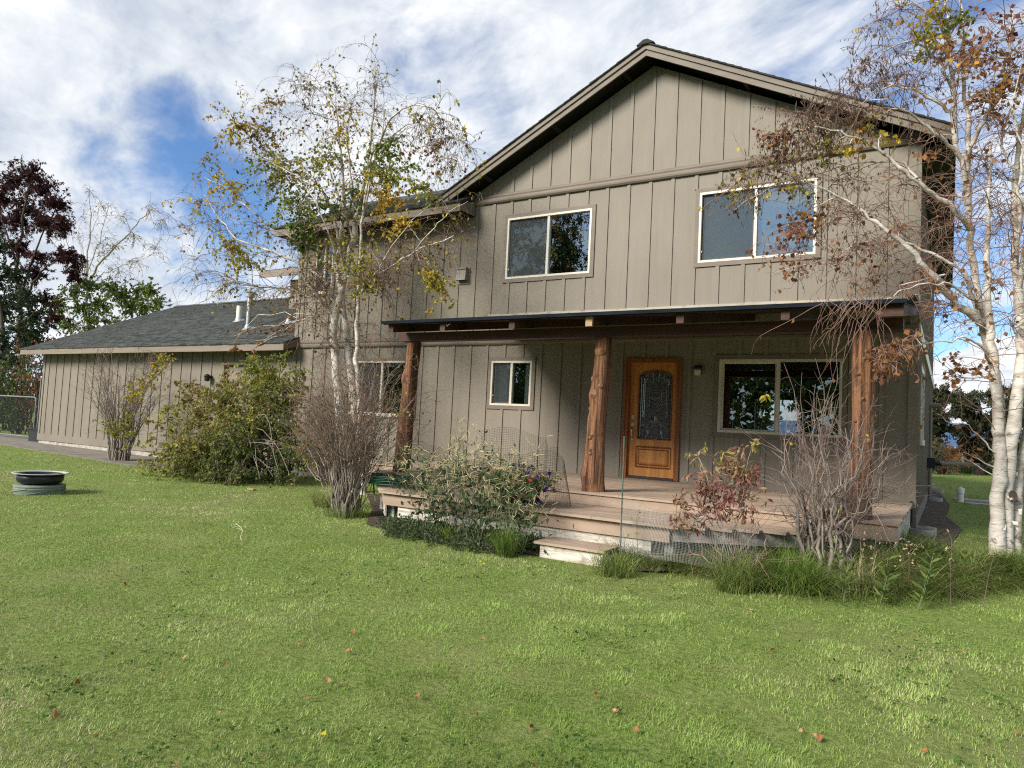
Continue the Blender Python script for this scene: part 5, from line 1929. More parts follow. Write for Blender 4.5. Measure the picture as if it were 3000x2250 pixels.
L_([(2880, 960, yr + .4), (2827, 800, yr), (2770, 760, yr - .1), (2650, 705, yr - .3), (2560, 700, yr - .3), (2500, 715, yr - .3), (2440, 760, yr - .4)], .045, .005)
L_([(2851, 680, yr + .3), (2819, 636, yr + .1), (2767, 590, yr - .1), (2704, 544, yr - .3), (2636, 487, yr - .5), (2590, 452, yr - .6), (2550, 424, yr - .7), (2487, 395, yr - .9), (2401, 372, yr - 1.0), (2330, 380, yr - 1.1)], .050, .006, n=32)
L_([(2704, 544, yr - .3), (2650, 480, yr - .2), (2580, 470, yr - .2), (2500, 480, yr - .3), (2420, 500, yr - .4), (2340, 540, yr - .5)], .025, .004)
L_([(2828, 530, yr + .1), (2816, 462, yr), (2769, 412, yr - .2), (2712, 368, yr - .4), (2654, 324, yr - .6), (2600, 290, yr - .8), (2540, 290, yr - .9)], .040, .005)
L_([(2800, 420, yr), (2793, 354, yr - .1), (2776, 314, yr - .2), (2722, 283, yr - .3), (2678, 263, yr - .4), (2611, 250, yr - .5), (2560, 270, yr - .6), (2510, 320, yr - .6)], .040, .004)
L_([(2787, 250, yr), (2750, 180, yr - .2), (2700, 130, yr - .4), (2640, 120, yr - .5), (2580, 160, yr - .6), (2550, 220, yr - .6)], .026, .004)
L_([(2782, 130, yr), (2740, 50, yr - .2), (2680, 10, yr - .3), (2610, 15, yr - .4), (2560, 70, yr - .4)], .022, .004)
L_([(2880, 930, yr + .3), (2850, 880, yr - .2), (2790, 830, yr - .5), (2720, 830, yr - .7), (2640, 850, yr - .8), (2590, 880, yr - .8)], .030, .004)
L_([(2767, 805, yr), (2700, 820, yr - .3), (2620, 840, yr - .4)], .020, .008)
L_([(2910, 1090, yr), (2880, 1010, yr - .4), (2820, 985, yr - .6), (2760, 1000, yr - .8), (2660, 1010, yr - .9), (2600, 1030, yr - .9)], .026, .004)
L_([(2975, 760, yr + .2), (2990, 600, yr + .2), (2960, 480, yr), (2930, 400, yr - .1), (2990, 250, yr)], .035, .005)
L_([(2984, 850, yr + .1), (3010, 700, yr), (2985, 560, yr - .3), (3000, 430, yr - .4), (2960, 330, yr - .5), (2990, 200, yr - .5)], .035, .005)
L_([(2931, 1350, yr - .1), (2880, 1290, yr - .2), (2830, 1240, yr - .3), (2790, 1240, yr - .4), (2740, 1210, yr - .4)], .014, .003)
c2r = lambda x, y: (2000 + x / 1.746, y / 1.746)
K = .0029
for (cx, cy, rad, n, lv, cols, pods, dy) in (
        (640, 560, 110, 30, 0, [BROWN], 7, -.9), (760, 560, 100, 26, 0, [OLIVE], 6, -.7), (560, 700, 110, 26, 2, [BROWN, OLIVE], 4, -1.0), (700, 680, 110, 32, 2, [OLIVE, RUST], 4, -.8), (480, 730, 60, 16, 8, [RUST, PINK], 0, -1.0),
        (430, 800, 100, 22, 1, [OLIVE, BROWN], 4, -1.1), (740, 760, 60, 12, 5, [OLIVE, YGR], 2, -.9), (860, 620, 100, 22, 1, [BROWN], 5, -.6), (980, 620, 60, 10, 5, [YEL, OLIVE], 2, -.5), (1030, 680, 32, 6, 8, [YEL], 0, -.5), (840, 760, 36, 6, 7, [YEL, YEL], 0, -.9), (905, 730, 36, 6, 8, [RUST, GOLD], 0, -.8),
        (320, 900, 90, 18, 2, [YEL, OLIVE], 3, -1.1), (230, 980, 90, 16, 3, [YEL, YGR], 4, -1.1), (260, 1080, 60, 10, 1, [BROWN], 6, -1.1), (540, 920, 100, 20, 2, [YEL, BROWN], 3, -.9), (560, 980, 50, 8, 4, [YEL], 0, -.9),
        (600, 1110, 70, 15, 6, [RUST, RUST, GOLD], 0, -.6), (500, 1150, 80, 16, 5, [RUST, PINK], 0, -.7), (420, 1250, 60, 9, 5, [RUST, PINK], 0, -.7), (460, 1400, 50, 7, 4, [RUST], 0, -.7), (600, 1330, 80, 14, 2, [RUST, BROWN], 1, -.6), (650, 1190, 70, 13, 4, [RUST, GOLD], 0, -.5),
        (800, 900, 140, 26, 0, [BROWN], 2, -.6), (780, 1080, 130, 22, 1, [BROWN, RUST], 1, -.5), (900, 1100, 140, 26, 0, [BROWN], 1, -.4), (880, 1280, 120, 22, 2, [RUST, BROWN], 1, -.5), (1000, 1250, 130, 26, 1, [RUST], 0, -.4), (950, 1430, 100, 20, 1, [RUST, OLIVE], 1, -.6), (760, 1350, 90, 14, 1, [RUST], 1, -.6),
        (1100, 950, 120, 22, 0, [BROWN], 0, -.2), (1130, 1150, 140, 28, 0, [BROWN], 0, -.1), (1250, 1180, 130, 30, 0, [RUST], 0, .1), (1290, 1330, 110, 28, 0, [RUST], 0, .2), (1180, 1400, 110, 20, 1, [RUST], 0, -.3), (1320, 1000, 110, 22, 0, [BROWN], 0, .2),
        (1250, 720, 60, 8, 3, [RUST], 0, 0), (930, 330, 110, 20, 0, [OLIVE], 5, -.6), (1040, 400, 120, 20, 0, [OLIVE], 4, -.5), (1100, 280, 120, 18, 0, [OLIVE], 3, -.4), (860, 430, 90, 18, 0, [OLIVE], 5, -.7), (1060, 500, 100, 16, 0, [OLIVE], 3, -.4), (1180, 420, 100, 14, 1, [PINK], 2, -.3),
        (1000, 100, 110, 16, 0, [OLIVE], 3, -.5), (1120, 60, 110, 16, 1, [YEL], 2, -.4), (1260, 60, 60, 10, 5, [GOLD, YEL], 1, -.3), (1400, 50, 60, 9, 5, [GRN, YGR], 0, -.2), (1280, 100, 50, 10, 8, [GOLD, YEL, GOLD], 0, -.3), (1240, 210, 50, 12, 9, [YGR, YEL, YGR], 0, -.3), (1420, 100, 50, 8, 7, [GRN, YGR], 0, -.2), (1350, 240, 60, 9, 4, [RUST, GOLD], 0, -.3),
        (1440, 240, 60, 11, 7, [RUST, RUST, GOLD], 0, -.4), (1490, 320, 60, 10, 7, [RUST, GOLD], 0, -.4), (1540, 210, 80, 12, 5, [PINK, PINK, RUST], 0, -.5), (1640, 200, 80, 10, 4, [PINK, RUST], 0, -.5), (1590, 430, 80, 16, 8, [RUST, RUST, GOLD], 0, -.4), (1650, 480, 60, 10, 6, [RUST, GOLD], 0, -.4), (1570, 100, 60, 7, 4, [PINK, MAROON], 0, -.5), (1700, 120, 60, 9, 5, [RUST, PINK], 0, -.4), (1700, 330, 80, 11, 5, [PINK, RUST], 0, -.4),
        (1500, 500, 60, 7, 3, [RUST], 0, -.3), (1560, 620, 110, 16, 1, [PINK, RUST], 0, -.2), (1660, 680, 110, 18, 2, [RUST], 0, -.2), (1500, 800, 110, 16, 1, [RUST, PINK], 0, 0), (1640, 880, 110, 18, 0, [BROWN], 0, 0), (1560, 1000, 120, 18, 0, [BROWN], 0, 0), (1680, 1080, 100, 18, 0, [BROWN], 0, 0), (1600, 1200, 110, 18, 0, [BROWN], 0, 0), (1690, 1300, 110, 18, 0, [RUST], 0, -.1), (1620, 1450, 110, 18, 1, [RUST], 0, -.1),
        (1350, 1480, 110, 20, 1, [RUST], 0, -.2), (1300, 1600, 100, 16, 1, [RUST], 0, -.3), (1420, 1650, 100, 16, 1, [RUST], 0, -.2), (1680, 1620, 110, 16, 0, [BROWN], 0, -.2), (1440, 330, 90, 12, 1, [RUST], 1, -.2), (1350, 400, 90, 12, 0, [BROWN], 2, -.2)):
    px, py = c2r(cx, cy)
    T.cluster(pt(px, py, yr + dy), rad * K, int(n * 1.05), lv * .46, cols, pods * 1.4, lift=.08, droop=.36)
# the long bare twigs that hang before the porch, and the dry brown spray beside its last post
for i in range(46):
    px = 2410 + 210 * T.rs.rand()
    top = pt(px + 20 * T.rs.normal(), 865 + 25 * T.rs.normal(), yr - 2.45)
    p = (hang(T.rs, top, [T.rs.normal() * .5 - .2, T.rs.normal() * .3, -.6], T.rs.uniform(.35, .95), 8, .25, .22))
    T.twigs.tube(p, np.linspace(.0034, .0015, len(p)), 3)
    if T.rs.rand() < .4:
        T.dress(p, 1, [RUST, OLIVE], 1)
for px, py, rad, n in ((2600, 1035, .16, 26), (2660, 1025, .14, 22), (2560, 1070, .12, 14), (2590, 1085, .10, 10), (2700, 1010, .12, 14)):
    T.cluster(pt(px, py, yr - 2.3), rad, n, 1.6, [RUST, BROWN, RUST], .3, lift=.04, droop=.45)
for px, py in ((2780, 1080), (2785, 1050), (2830, 1075), (2770, 1105), (2800, 1330), (2820, 1325)):
    T.cluster(pt(px, py, yr - .3), .10, 4, 2.5, [RUST, RUST], 0, lift=.04)
T.sprays(80, (.4, .9), .003, .25, [RUST, BROWN], .35, sub=5, zr=(3.4, 8.5))
T.sprays(75, (.4, 1.0), .003, .2, [RUST], .05, sub=6, zr=(1.6, 4.5), rmax=.13, droop=.3)
T.sprays(40, (.4, .9), .01, .3, [RUST, PINK], .0, sub=6, zr=(4.0, 8.2), rmax=.13, filt=lambda p: p[0] > 7.3)
# peeling flaps of bark on the lower trunks and the dark hollow
for i in range(26):
    a = T.rs.rand() * 6.28
    px, py = T.rs.choice([2926, 2948, 2974]) + T.rs.uniform(-6, 6), T.rs.uniform(1300, 1610)
    o_ = pt(px, py, yr) + NP([.11 * math.cos(a), -.12 * abs(math.sin(a)), 0])
    w_ = T.rs.uniform(.015, .04)
    h_ = T.rs.uniform(.02, .07)
    q = NP([math.cos(a + 1.57), math.sin(a + 1.57) * .5, T.rs.uniform(-.3, .3)]) * w_
    T.trunk.add([o_ - q, o_ + q, o_ + q * .7 + NP([0, -.03, -h_]), o_ - q * .8 + NP([0, -.02, -h_ * .8])], [(0, 1, 2, 3)])
T.done()
bb = MB()
c = pt(2967, 1452, yr - .06)
bb.lathe((0, 0, 0), [(0, 0), (.001, 0)], 4)
bb = MB()
ring = [(c[0] + .042 * math.cos(a), c[2] + .06 * math.sin(a)) for a in np.linspace(0, 2 * math.pi, 14, endpoint=False)]
bb.prism(ring, 1, c[1] - .075, c[1] + .02)
bb.build('hollow', M['bark_dark'], T.root)
# ------------------------------------------------------------------ trees behind the wing and beyond the house
def far_tree(name, label, base, seed, bark, twigm, limbs, clusters, lsz, group=None, r0=.16, droop=.2, lift=.12, leafname='foliage', sprays=None):
    t = Tree(name, base, label, 'tree', seed, bark, twigm, group)
    t.leafsize = lsz
    for pts, a, c in limbs:
        t.limb([pt(*q) for q in pts], a, c, sides=7, wob=.05)
    for (px, py, y, rad, n, lv, cols) in clusters:
        t.cluster(pt(px, py, y), rad, n, lv, cols, 0, lift, droop, r=.04, tw=.008, flat=1.0)
    if sprays:
        t.sprays(*sprays[0], **sprays[1])
    t.done(leafname)
    return t


ym = 9.0
b0 = at(70, 1290, ym)
MR2, MR3 = (.050, .016, .017), (.075, .028, .022)
far_tree('maroon_ash_tree', 'tall dark maroon leaved tree at the far left behind the gate', (b0.x, b0.y, gz(b0.x, b0.y)), 41, M['bark_dark'], M['bark_dark'],
         [([(70, 1330, ym), (72, 1150, ym), (62, 950, ym), (50, 800, ym), (62, 680, ym), (75, 600, ym), (90, 520, ym)], .20, .04), ([(62, 900, ym), (100, 820, ym), (140, 780, ym), (200, 745, ym), (220, 740, ym)], .08, .02),
          ([(65, 850, ym), (120, 690, ym), (160, 620, ym), (180, 580, ym)], .08, .02), ([(55, 800, ym), (20, 690, ym), (0, 600, ym), (-30, 540, ym)], .08, .02), ([(64, 960, ym), (130, 900, ym), (180, 860, ym)], .06, .02)],
         [(px, py, ym + dy, rad * .0145, int(n * 1.7), 22., [MAROON, MR2, MAROON, MR3]) for px, py, rad, n, dy in
          ((90, 505, 45, 22, 0), (45, 530, 50, 24, .5), (10, 570, 50, 22, -.5), (130, 560, 45, 22, .5), (165, 600, 40, 20, 0), (180, 650, 35, 16, -.5), (100, 620, 50, 24, .7), (50, 650, 55, 24, 0), (0, 660, 50, 20, .5), (140, 660, 40, 16, -.6), (-40, 600, 55, 18, 0), (60, 720, 45, 16, 0),
           (120, 750, 35, 13, .4), (215, 760, 32, 14, 0), (225, 800, 25, 10, .3), (185, 745, 25, 9, 0), (100, 800, 38, 13, .4), (130, 880, 35, 11, 0), (160, 940, 35, 10, 0), (60, 850, 45, 14, .4), (110, 990, 35, 10, 0))], (.20, .062))
yg = 7.0
b0 = at(-20, 1290, yg)
far_tree('evergreen_tree', 'dense dark green tree cut by the left edge of the view', (b0.x, b0.y, gz(b0.x, b0.y)), 43, M['bark_dark'], M['bark_dark'],
         [([(-10, 1330, yg), (0, 1180, yg), (10, 1050, yg), (0, 900, yg), (-10, 780, yg)], .22, .04), ([(5, 1050, yg), (70, 960, yg), (110, 900, yg)], .08, .02)],
         [(px, py, yg + dy, rad * .0135, int(n * 1.6), 26., [(.030, .052, .022), (.02, .042, .016), (.045, .075, .03)]) for px, py, rad, n, dy in
          ((0, 720, 50, 22, 0), (40, 800, 50, 26, .4), (-20, 820, 60, 26, 0), (80, 860, 45, 22, 0), (20, 900, 60, 30, .5), (100, 930, 40, 20, .3), (60, 970, 55, 28, 0), (0, 1000, 60, 28, -.4), (90, 1010, 45, 20, .4), (40, 1050, 50, 22, 0), (110, 980, 30, 12, .3), (-40, 920, 60, 20, 0))], (.11, .075))
ygr = 12.0
b0 = at(250, 1290, ygr)
GR2 = (.105, .16, .045)
far_tree('leafy_tree', 'rounded light green tree showing above the wing roof', (b0.x, b0.y, gz(b0.x, b0.y)), 45, M['bark_far'], M['bark_dark'],
         [([(262, 1300, ygr), (260, 1100, ygr), (255, 950, ygr), (250, 870, ygr)], .15, .04), ([(258, 1050, ygr), (350, 950, ygr), (440, 880, ygr)], .07, .02), ([(259, 1000, ygr), (200, 920, ygr), (160, 880, ygr)], .07, .02)],
         [(px, py, ygr + dy, rad * .015, int(n * 1.6), 19., [GRN, GR2, GR2, YGR]) for px, py, rad, n, dy in
          ((180, 880, 35, 18, 0), (220, 840, 35, 20, .4), (270, 830, 35, 20, 0), (320, 840, 35, 20, -.4), (360, 860, 35, 20, 0), (410, 840, 30, 16, .4), (440, 850, 30, 18, 0), (465, 885, 22, 11, 0), (300, 890, 40, 24, .5), (240, 900, 40, 24, 0), (170, 920, 35, 17, 0), (380, 900, 38, 20, 0), (430, 900, 30, 14, .3), (200, 960, 40, 18, .3), (260, 950, 40, 18, 0), (320, 940, 40, 16, 0))], (.12, .09))
yw = 14.0
b0 = at(250, 1290, yw)
far_tree('weeping_birch_tree', 'thin nearly bare weeping birch rising over the wing roof', (b0.x, b0.y, gz(b0.x, b0.y)), 47, M['bark_far'], M['twig_brown'],
         [([(258, 1300, yw), (258, 1000, yw), (256, 850, yw), (255, 760, yw), (262, 680, yw), (268, 610, yw), (262, 560, yw)], .15, .02), ([(256, 830, yw), (290, 770, yw), (340, 720, yw), (390, 670, yw), (420, 630, yw), (450, 610, yw), (480, 640, yw)], .08, .012),
          ([(256, 800, yw), (300, 680, yw), (310, 620, yw), (330, 590, yw), (350, 600, yw)], .05, .012), ([(255, 790, yw), (230, 700, yw), (200, 660, yw), (160, 660, yw)], .05, .012), ([(262, 700, yw), (290, 620, yw), (300, 580, yw)], .03, .01), ([(256, 860, yw), (300, 800, yw), (360, 780, yw), (420, 760, yw), (450, 740, yw)], .045, .012), ([(255, 820, yw), (210, 760, yw), (170, 740, yw)], .04, .012)],
         [(px, py, yw + dy, rad * .0165, int(n * 1.8), lv, [GOLD, OLIVE, YEL]) for px, py, rad, n, lv, dy in
          ((262, 560, 28, 8, .3, 0), (310, 610, 36, 10, .5, .5), (360, 630, 36, 10, .5, 0), (440, 620, 30, 9, 1.2, 0), (470, 660, 30, 9, .6, 0), (460, 720, 36, 10, .4, 0), (400, 700, 36, 10, 2.2, 0), (330, 720, 36, 10, 2.5, 0), (300, 740, 30, 9, 1.6, 0), (200, 680, 34, 9, .6, 0), (165, 680, 26, 7, 2.0, 0), (180, 760, 34, 8, .4, 0), (400, 770, 34, 9, 1.6, 0), (250, 780, 34, 7, 1.5, 0), (350, 800, 34, 7, 1.6, 0))], (.10, .08), droop=.5,
         sprays=((60, (.8, 2.2), .01, .5, [GOLD, OLIVE]), dict(sub=4, droop=.5, tw=.008)))

# red-leaved thicket and yellow shrubs behind the gate and the planter
for i, (px, py, y, h, cols, nm, lb) in enumerate(((-30, 1270, 2.8, 3.0, [DGR, (.03, .05, .02), OLIVE], 'green_shrub', 'dark undergrowth behind the hinge side of the chain link gate'), (55, 1270, 2.4, 2.4, [DGR, GRN, (.03, .05, .02)], 'green_shrub', 'dark leafy undergrowth behind the latch side of the chain link gate'), (105, 1270, 5.5, 4.6, [MAROON, DGR, BROWN], 'dark_shrub', 'dark brown thicket beside the wing corner under the maroon tree'), (110, 1270, 2.6, 4.0, [PINK, RUST, BROWN, MR2], 'red_shrub', 'thin stemmed reddish thicket between the gate and the wing'), (150, 1270, 4.5, 2.6, [YEL, YGR, GOLD], 'yellow_shrub', 'small yellow leaved shrub at the far corner of the wing'),
                                               (20, 1270, 3.6, 3.2, [GRN, DGR, OLIVE], 'green_shrub', 'dull green undergrowth seen through the chain link gate'), (30, 1290, 8.5, 4.2, [PINK, RUST, BROWN], 'russet_shrub', 'taller russet thicket behind the evergreen at the far left'))):
    c = at(px, py, y)
    t = Tree(nm, (c.x, c.y, gz(c.x, c.y)), lb, 'shrub', 60 + i, M['bark_dark'], M['bark_dark'])
    t.leafsize = (.11, .07)
    for k in range(14):
        a = t.rs.rand() * 6.28
        rr = t.rs.uniform(.1, .9)
        q0 = NP([c.x + rr * .5 * math.cos(a), c.y + rr * .5 * math.sin(a), gz(c.x, c.y)])
        q1 = q0 + NP([rr * math.cos(a) * .9, rr * math.sin(a) * .9, h * t.rs.uniform(.55, 1)])
        pl = bow(t.rs, q0, q1, .05, 8)
        t.trunk.tube(pl, np.linspace(.028, .008, 8), 5)
        for _ in range(9):
            j = t.rs.randint(2, 8)
            tw_ = hang(t.rs, pl[j], t.rs.normal(size=3) + NP([0, 0, .5]), t.rs.uniform(.4, .9), 5, .2)
            t.twigs.tube(tw_, np.linspace(.008, .003, 6), 3)
            t.dress(tw_, 16, cols)
    t.done('foliage', trunkname='stems')

# junipers, dry brush and a hedge bank beyond the right lawn
def juniper(px, py, y, h, w, seed, label, cols, n=70):
    c = at(px, py, y)
    z = gz(c.x, c.y)
    t = Tree('juniper_tree', (c.x, c.y, z), label, 'tree', seed, M['bark_dark'], M['bark_dark'])
    t.leafsize = (.17, .06)
    t.limb([(c.x, c.y, z - .1), (c.x + .1, c.y, z + h * .5), (c.x, c.y, z + h * .97)], .2, .03, 10, wob=.05)
    for i in range(n):
        f = t.rs.rand() ** .8
        a = t.rs.rand() * 6.28
        rr = w * (.25 + .75 * math.sin(math.pi * min(1, .12 + .88 * (1 - f)) ** .8)) * t.rs.uniform(.5, 1.1)
        q = NP([c.x + rr * math.cos(a), c.y + rr * math.sin(a), z + .3 + f * h * .95 + .3 * rr])
        nd = min(t.nodes, key=lambda k_: abs(k_[0][2] - (q[2] - .5 * rr)))
        t.cluster(q, .26, 8, 16., cols, 0, .0, -.1, r=.03, src=nd[0], tw=.012, up=True)
    t.done()


JG = [(.035, .05, .022), (.055, .068, .03), (.075, .08, .038)]
juniper(2712, 1350, 24, 3.3, 1.0, 71, 'dark juniper half hidden behind the far corner of the house', JG, 50)
juniper(2868, 1355, 27, 3.4, 1.15, 72, 'spreading juniper between the house and the white trunks', JG, 50)
juniper(3010, 1350, 25, 3.4, 1.3, 73, 'juniper behind the white birch trunks at the right edge', JG, 60)
for i, (px, y, h, w, cols, lb) in enumerate(((2765, 24.5, 1.5, .9, [RUST, BROWN, PINK], 'russet bare shrub in front of the distant junipers'), (2705, 20, 1.6, .8, [OLIVE, GREYG, GRN], 'grey green brush just beyond the far corner of the house'))):
    c = at(px, 1350, y)
    z = gz(c.x, c.y)
    t = Tree('brush_shrub', (c.x, c.y, z), lb, 'shrub', 80 + i, M['bark_brown'], M['twig_rust'])
    t.leafsize = (.09, .05)
    for k in range(40):
        a = t.rs.rand() * 6.28
        p = hang(t.rs, (c.x + .2 * math.cos(a), c.y + .2 * math.sin(a), z), (w * .5 * math.cos(a) * t.rs.rand(), w * .5 * math.sin(a) * t.rs.rand(), 1), h * t.rs.uniform(.5, 1), 7, .05, .1)
        t.trunk.tube(p, np.linspace(.02, .006, 8), 4)
        for _ in range(5):
            q = hang(t.rs, p[t.rs.randint(2, 8)], t.rs.normal(size=3) + NP([0, 0, .6]), .5, 4, .1)
            t.twigs.tube(q, np.linspace(.009, .004, 5), 3)
            t.dress(q, 4, cols)
    t.done('foliage', trunkname='stems')
# trees across the garden, behind the viewer: what the window panes mirror
for i, (x, y, h, w) in enumerate(((-6.0, -30, 10.5, 2.8), (-1.0, -36, 12.0, 3.2), (4.5, -31, 8.5, 2.8), (-14, -36, 12, 3.4), (10, -36, 10.5, 3.2), (-22, -34, 10, 3.0), (16, -31, 9, 3.0), (-30, -32, 10, 3.4))):
    t = Tree('garden_tree', (x, y, 0), 'loose dark tree across the garden, mirrored in the window panes', 'tree', 90 + i, M['bark_dark'], M['bark_dark'], 'trees across the garden')
    t.leafsize = (.22, .16)
    t.limb([(x, y, -.1), (x + .2, y, h * .5), (x, y, h * .95)], .25, .04, 10, wob=.1)
    for k in range(46):
        f = t.rs.uniform(.18, 1)
        a = t.rs.rand() * 6.28
        rr = w * math.sin(math.pi * (1 - f * .85)) ** .7 * t.rs.uniform(.3, 1.1)
        t.cluster((x + rr * math.cos(a), y + rr * math.sin(a), f * h), .6, 9, 15., [DGR, DGR, GRN], 0, .1, .5, r=.05, tw=.014)
    t.done()
lv = Leaves(88)
rs = np.random.RandomState(88)
for i in range(15000):
    x = rs.uniform(-75, 55)
    top = 4.5 + 6.5 * vnoise(NP(x * .16 + 9), NP(2.0)) + 2.5 * vnoise(NP(x * .6), NP(5.0))
    z = top * rs.rand() ** .8
    lv.add(NP([x, -62 + rs.normal() * 1.8, z]), unit(rs.normal(size=3)), rs.uniform(.7, 1.3), rs.uniform(.5, .9), [DGR, (.03, .05, .02), (.06, .09, .025)][rs.randint(3)])
o = lv.build('treeline', None)
kind(tag(o, 'dark line of trees far across the garden, mirrored low in the window panes', 'trees'), 'stuff')
x, y, h = -27.0, -50.0, 25.0
t = Tree('weeping_garden_tree', (x, y, 0), 'tall weeping tree across the garden, mirrored in the upper middle window', 'tree', 89, M['bark_dark'], M['bark_dark'])
t.leafsize = (.36, .15)
t.limb([(x, y, -.1), (x + .3, y, h * .4), (x - .2, y, h * .7), (x, y, h * .97)], .38, .05, 14, wob=.1)
for k in range(70):
    f = t.rs.uniform(.22, 1)
    a = t.rs.rand() * 6.28
    rr = 5.0 * math.sin(math.pi * (1 - f * .8)) ** .6 * t.rs.uniform(.25, 1.1)
    t.cluster((x + rr * math.cos(a), y + rr * math.sin(a), f * h), 1.2, 11, 12., [DGR, DGR, (.03, .045, .02)], 0, .2, 1.2, r=.08, tw=.024)
t.done()
# a leafy bush in the back garden, seen right through the house
for i, (x, y) in enumerate(((0.9, 14.5), (3.6, 15.0))):
    t = Tree('back_bush', (x, y, .17), ('green bush in the back garden seen through the left half of the large window', 'green bush in the back garden seen through the right half of the large window')[i], 'bush', 97 + i, M['bark_brown'], M['bark_brown'])
    t.leafsize = (.14, .10)
    t.limb([(x, y, 0), (x, y, 1.6)], .06, .03, 6)
    for k in range(56):
        a = t.rs.rand() * 6.28
        t.cluster((x + 1.5 * t.rs.rand() * math.cos(a), y + 1.0 * t.rs.rand() * math.sin(a), t.rs.uniform(.4, 4.2)), .55, 10, 16., [GRN, YGR, (.16, .22, .06)], 0, .1, .2, tw=.008)
    t.done()

# ------------------------------------------------------------------ shrubs along the house
def bare_shrub(name, label, base, h, spread, nst, seed, bark, twigm, leafspec=None, r=.014, sub=9, lean=(0, 0), bundle=.16, upright=.55, subL=(.25, .6), droop=-.02, lsz=(.05, .03)):
    t = Tree(name, base, label, 'shrub', seed, bark, twigm, clampf=keep_off if base[1] > -5 else free)
    t.leafsize = lsz
    B_ = NP(base)
    for k in range(nst):
        a = t.rs.rand() * 6.28
        q = math.sqrt(t.rs.rand())
        d0 = NP([math.cos(a) * q, math.sin(a) * q * .8, 0])
        H = h * t.rs.uniform(.55, 1.0) * (1 - .25 * q)
        p0 = B_ + d0 * bundle
        p1 = B_ + d0 * (spread * .45) + NP([lean[0] * .4, lean[1] * .4, H * upright])
        p2 = B_ + d0 * spread + NP([lean[0], lean[1], H])
        pl = t.cl(resample([p0, (p0 * .45 + p1 * .55) * 1.0 + NP([0, 0, .05]), p1, (p1 + p2) / 2 + d0 * .03, p2], 12, t.rs, .028))
        pl[0] = p0 - NP([0, 0, .05])
        t.trunk.tube(pl, np.linspace(r * t.rs.uniform(.45, 1.5), .003, 12), 5)
        for _ in range(sub):
            j = t.rs.randint(4, 12)
            tw_ = t.cl(hang(t.rs, pl[j], t.rs.normal(size=3) * .8 + unit(pl[min(11, j + 1)] - pl[j - 1]) * 1.1, t.rs.uniform(*subL), 5, droop, .14))
            t.twigs.tube(tw_, np.linspace(.0035, .0014, 6), 3)
            if leafspec:
                t.dress(tw_, int(t.rs.poisson(leafspec[0])), leafspec[1])
            for _k in range(2):
                q_ = t.cl(hang(t.rs, tw_[t.rs.randint(1, 6)], t.rs.normal(size=3) + NP([0, 0, .4]), t.rs.uniform(.08, .22), 3, 0, .15))
                t.twigs.tube(q_, np.linspace(.002, .0012, 4), 3)
                if leafspec:
                    t.dress(q_, int(t.rs.poisson(leafspec[0] * .5)), leafspec[1])
    return t


c = atz(350, 1347, .2)
t = bare_shrub('bare_shrub', 'vase shaped bare shrub with a few yellow leaves before the wing wall', (c.x, c.y, gz(c.x, c.y)), 3.45, 1.25, 46, 101, M['bark_grey'], M['twig_grey'], (.05, [PINK, BROWN]), r=.020, sub=15, upright=.5, bundle=.27)
for px, py, rad, n in ((350, 1245, .22, 14), (335, 1260, .18, 9), (365, 1215, .16, 8), (485, 1035, .20, 9), (470, 1060, .18, 8), (500, 1050, .14, 6), (410, 1120, .14, 7), (390, 1135, .12, 5), (440, 1090, .10, 3)):
    t.nodes = [(pt(355 + (px - 355) * .4, 1345 + (py - 1345) * .5, c.y - .1), .012, NP([0, 0, 1]))]
    t.cluster(pt(px, py, c.y - .35), rad, n, 6., [YEL, GOLD, YGR] if py < 1150 else [YGR, YGR, (.25, .24, .06)], 0, .05, .1, r=.01, lsz=(.07, .05))
t.done(trunkname='stems')

c = atz(1012, 1512, .17)
t = bare_shrub('bare_shrub', 'dense grey stemmed leafless shrub at the left end of the deck', (c.x, c.y, gz(c.x, c.y)), 2.6, 1.2, 80, 103, M['bark_grey'], M['twig_brown'], (.22, [BROWN, RUST, OLIVE]), r=.012, sub=13, upright=.60, bundle=.19, subL=(.2, .7))
for px, py, rad, n, cols in ((880, 1320, .2, 10, [OLIVE, YGR]), (870, 1280, .2, 8, [OLIVE, YGR]), (900, 1370, .2, 8, [OLIVE, YGR]), (950, 1180, .15, 4, [YGR]), (1160, 1165, .14, 4, [STRAW, YEL]), (900, 1230, .2, 5, [BROWN, RUST])):
    t.nodes = [(pt(1000 + (px - 1000) * .5, 1500 + (py - 1500) * .5, c.y), .012, NP([0, 0, 1]))]
    t.cluster(pt(px, py, c.y + .2), rad, n, 6., cols, 0, .05, .1, r=.008)
t.done(trunkname='stems')

c = at(2418, 1605, -4.02)
t = bare_shrub('bare_shrub', 'pale grey leafless shrub with upright reddish shoots before the last post', (c.x, c.y, gz(c.x, c.y)), 1.75, .62, 46, 105, M['bark_grey'], M['twig_grey'], (.02, [YEL]), r=.019, sub=7, upright=.6, bundle=.25)
for k in range(13):                              # long straight shoots
    px = t.rs.uniform(2290, 2470)
    a_ = pt(2385 + (px - 2385) * .45, 1330, c.y)
    b_ = pt(px, t.rs.uniform(1040, 1200), c.y + .1 * t.rs.normal())
    pl = bow(t.rs, a_, b_, .0, 7, .02)
    t.twigs.tube(pl, np.linspace(.006, .002, 7), 4)
    for _ in range(3):
        q_ = hang(t.rs, pl[t.rs.randint(1, 6)], t.rs.normal(size=3) + NP([0, 0, .9]), .2, 4, -.05)
        t.twigs.tube(q_, np.linspace(.0028, .0013, 5), 3)
t.dress(NP([pt(2245, 1150, c.y), pt(2240, 1160, c.y)]), 8, [YGR, YEL], lsz=(.09, .04))
t.done(trunkname='stems')

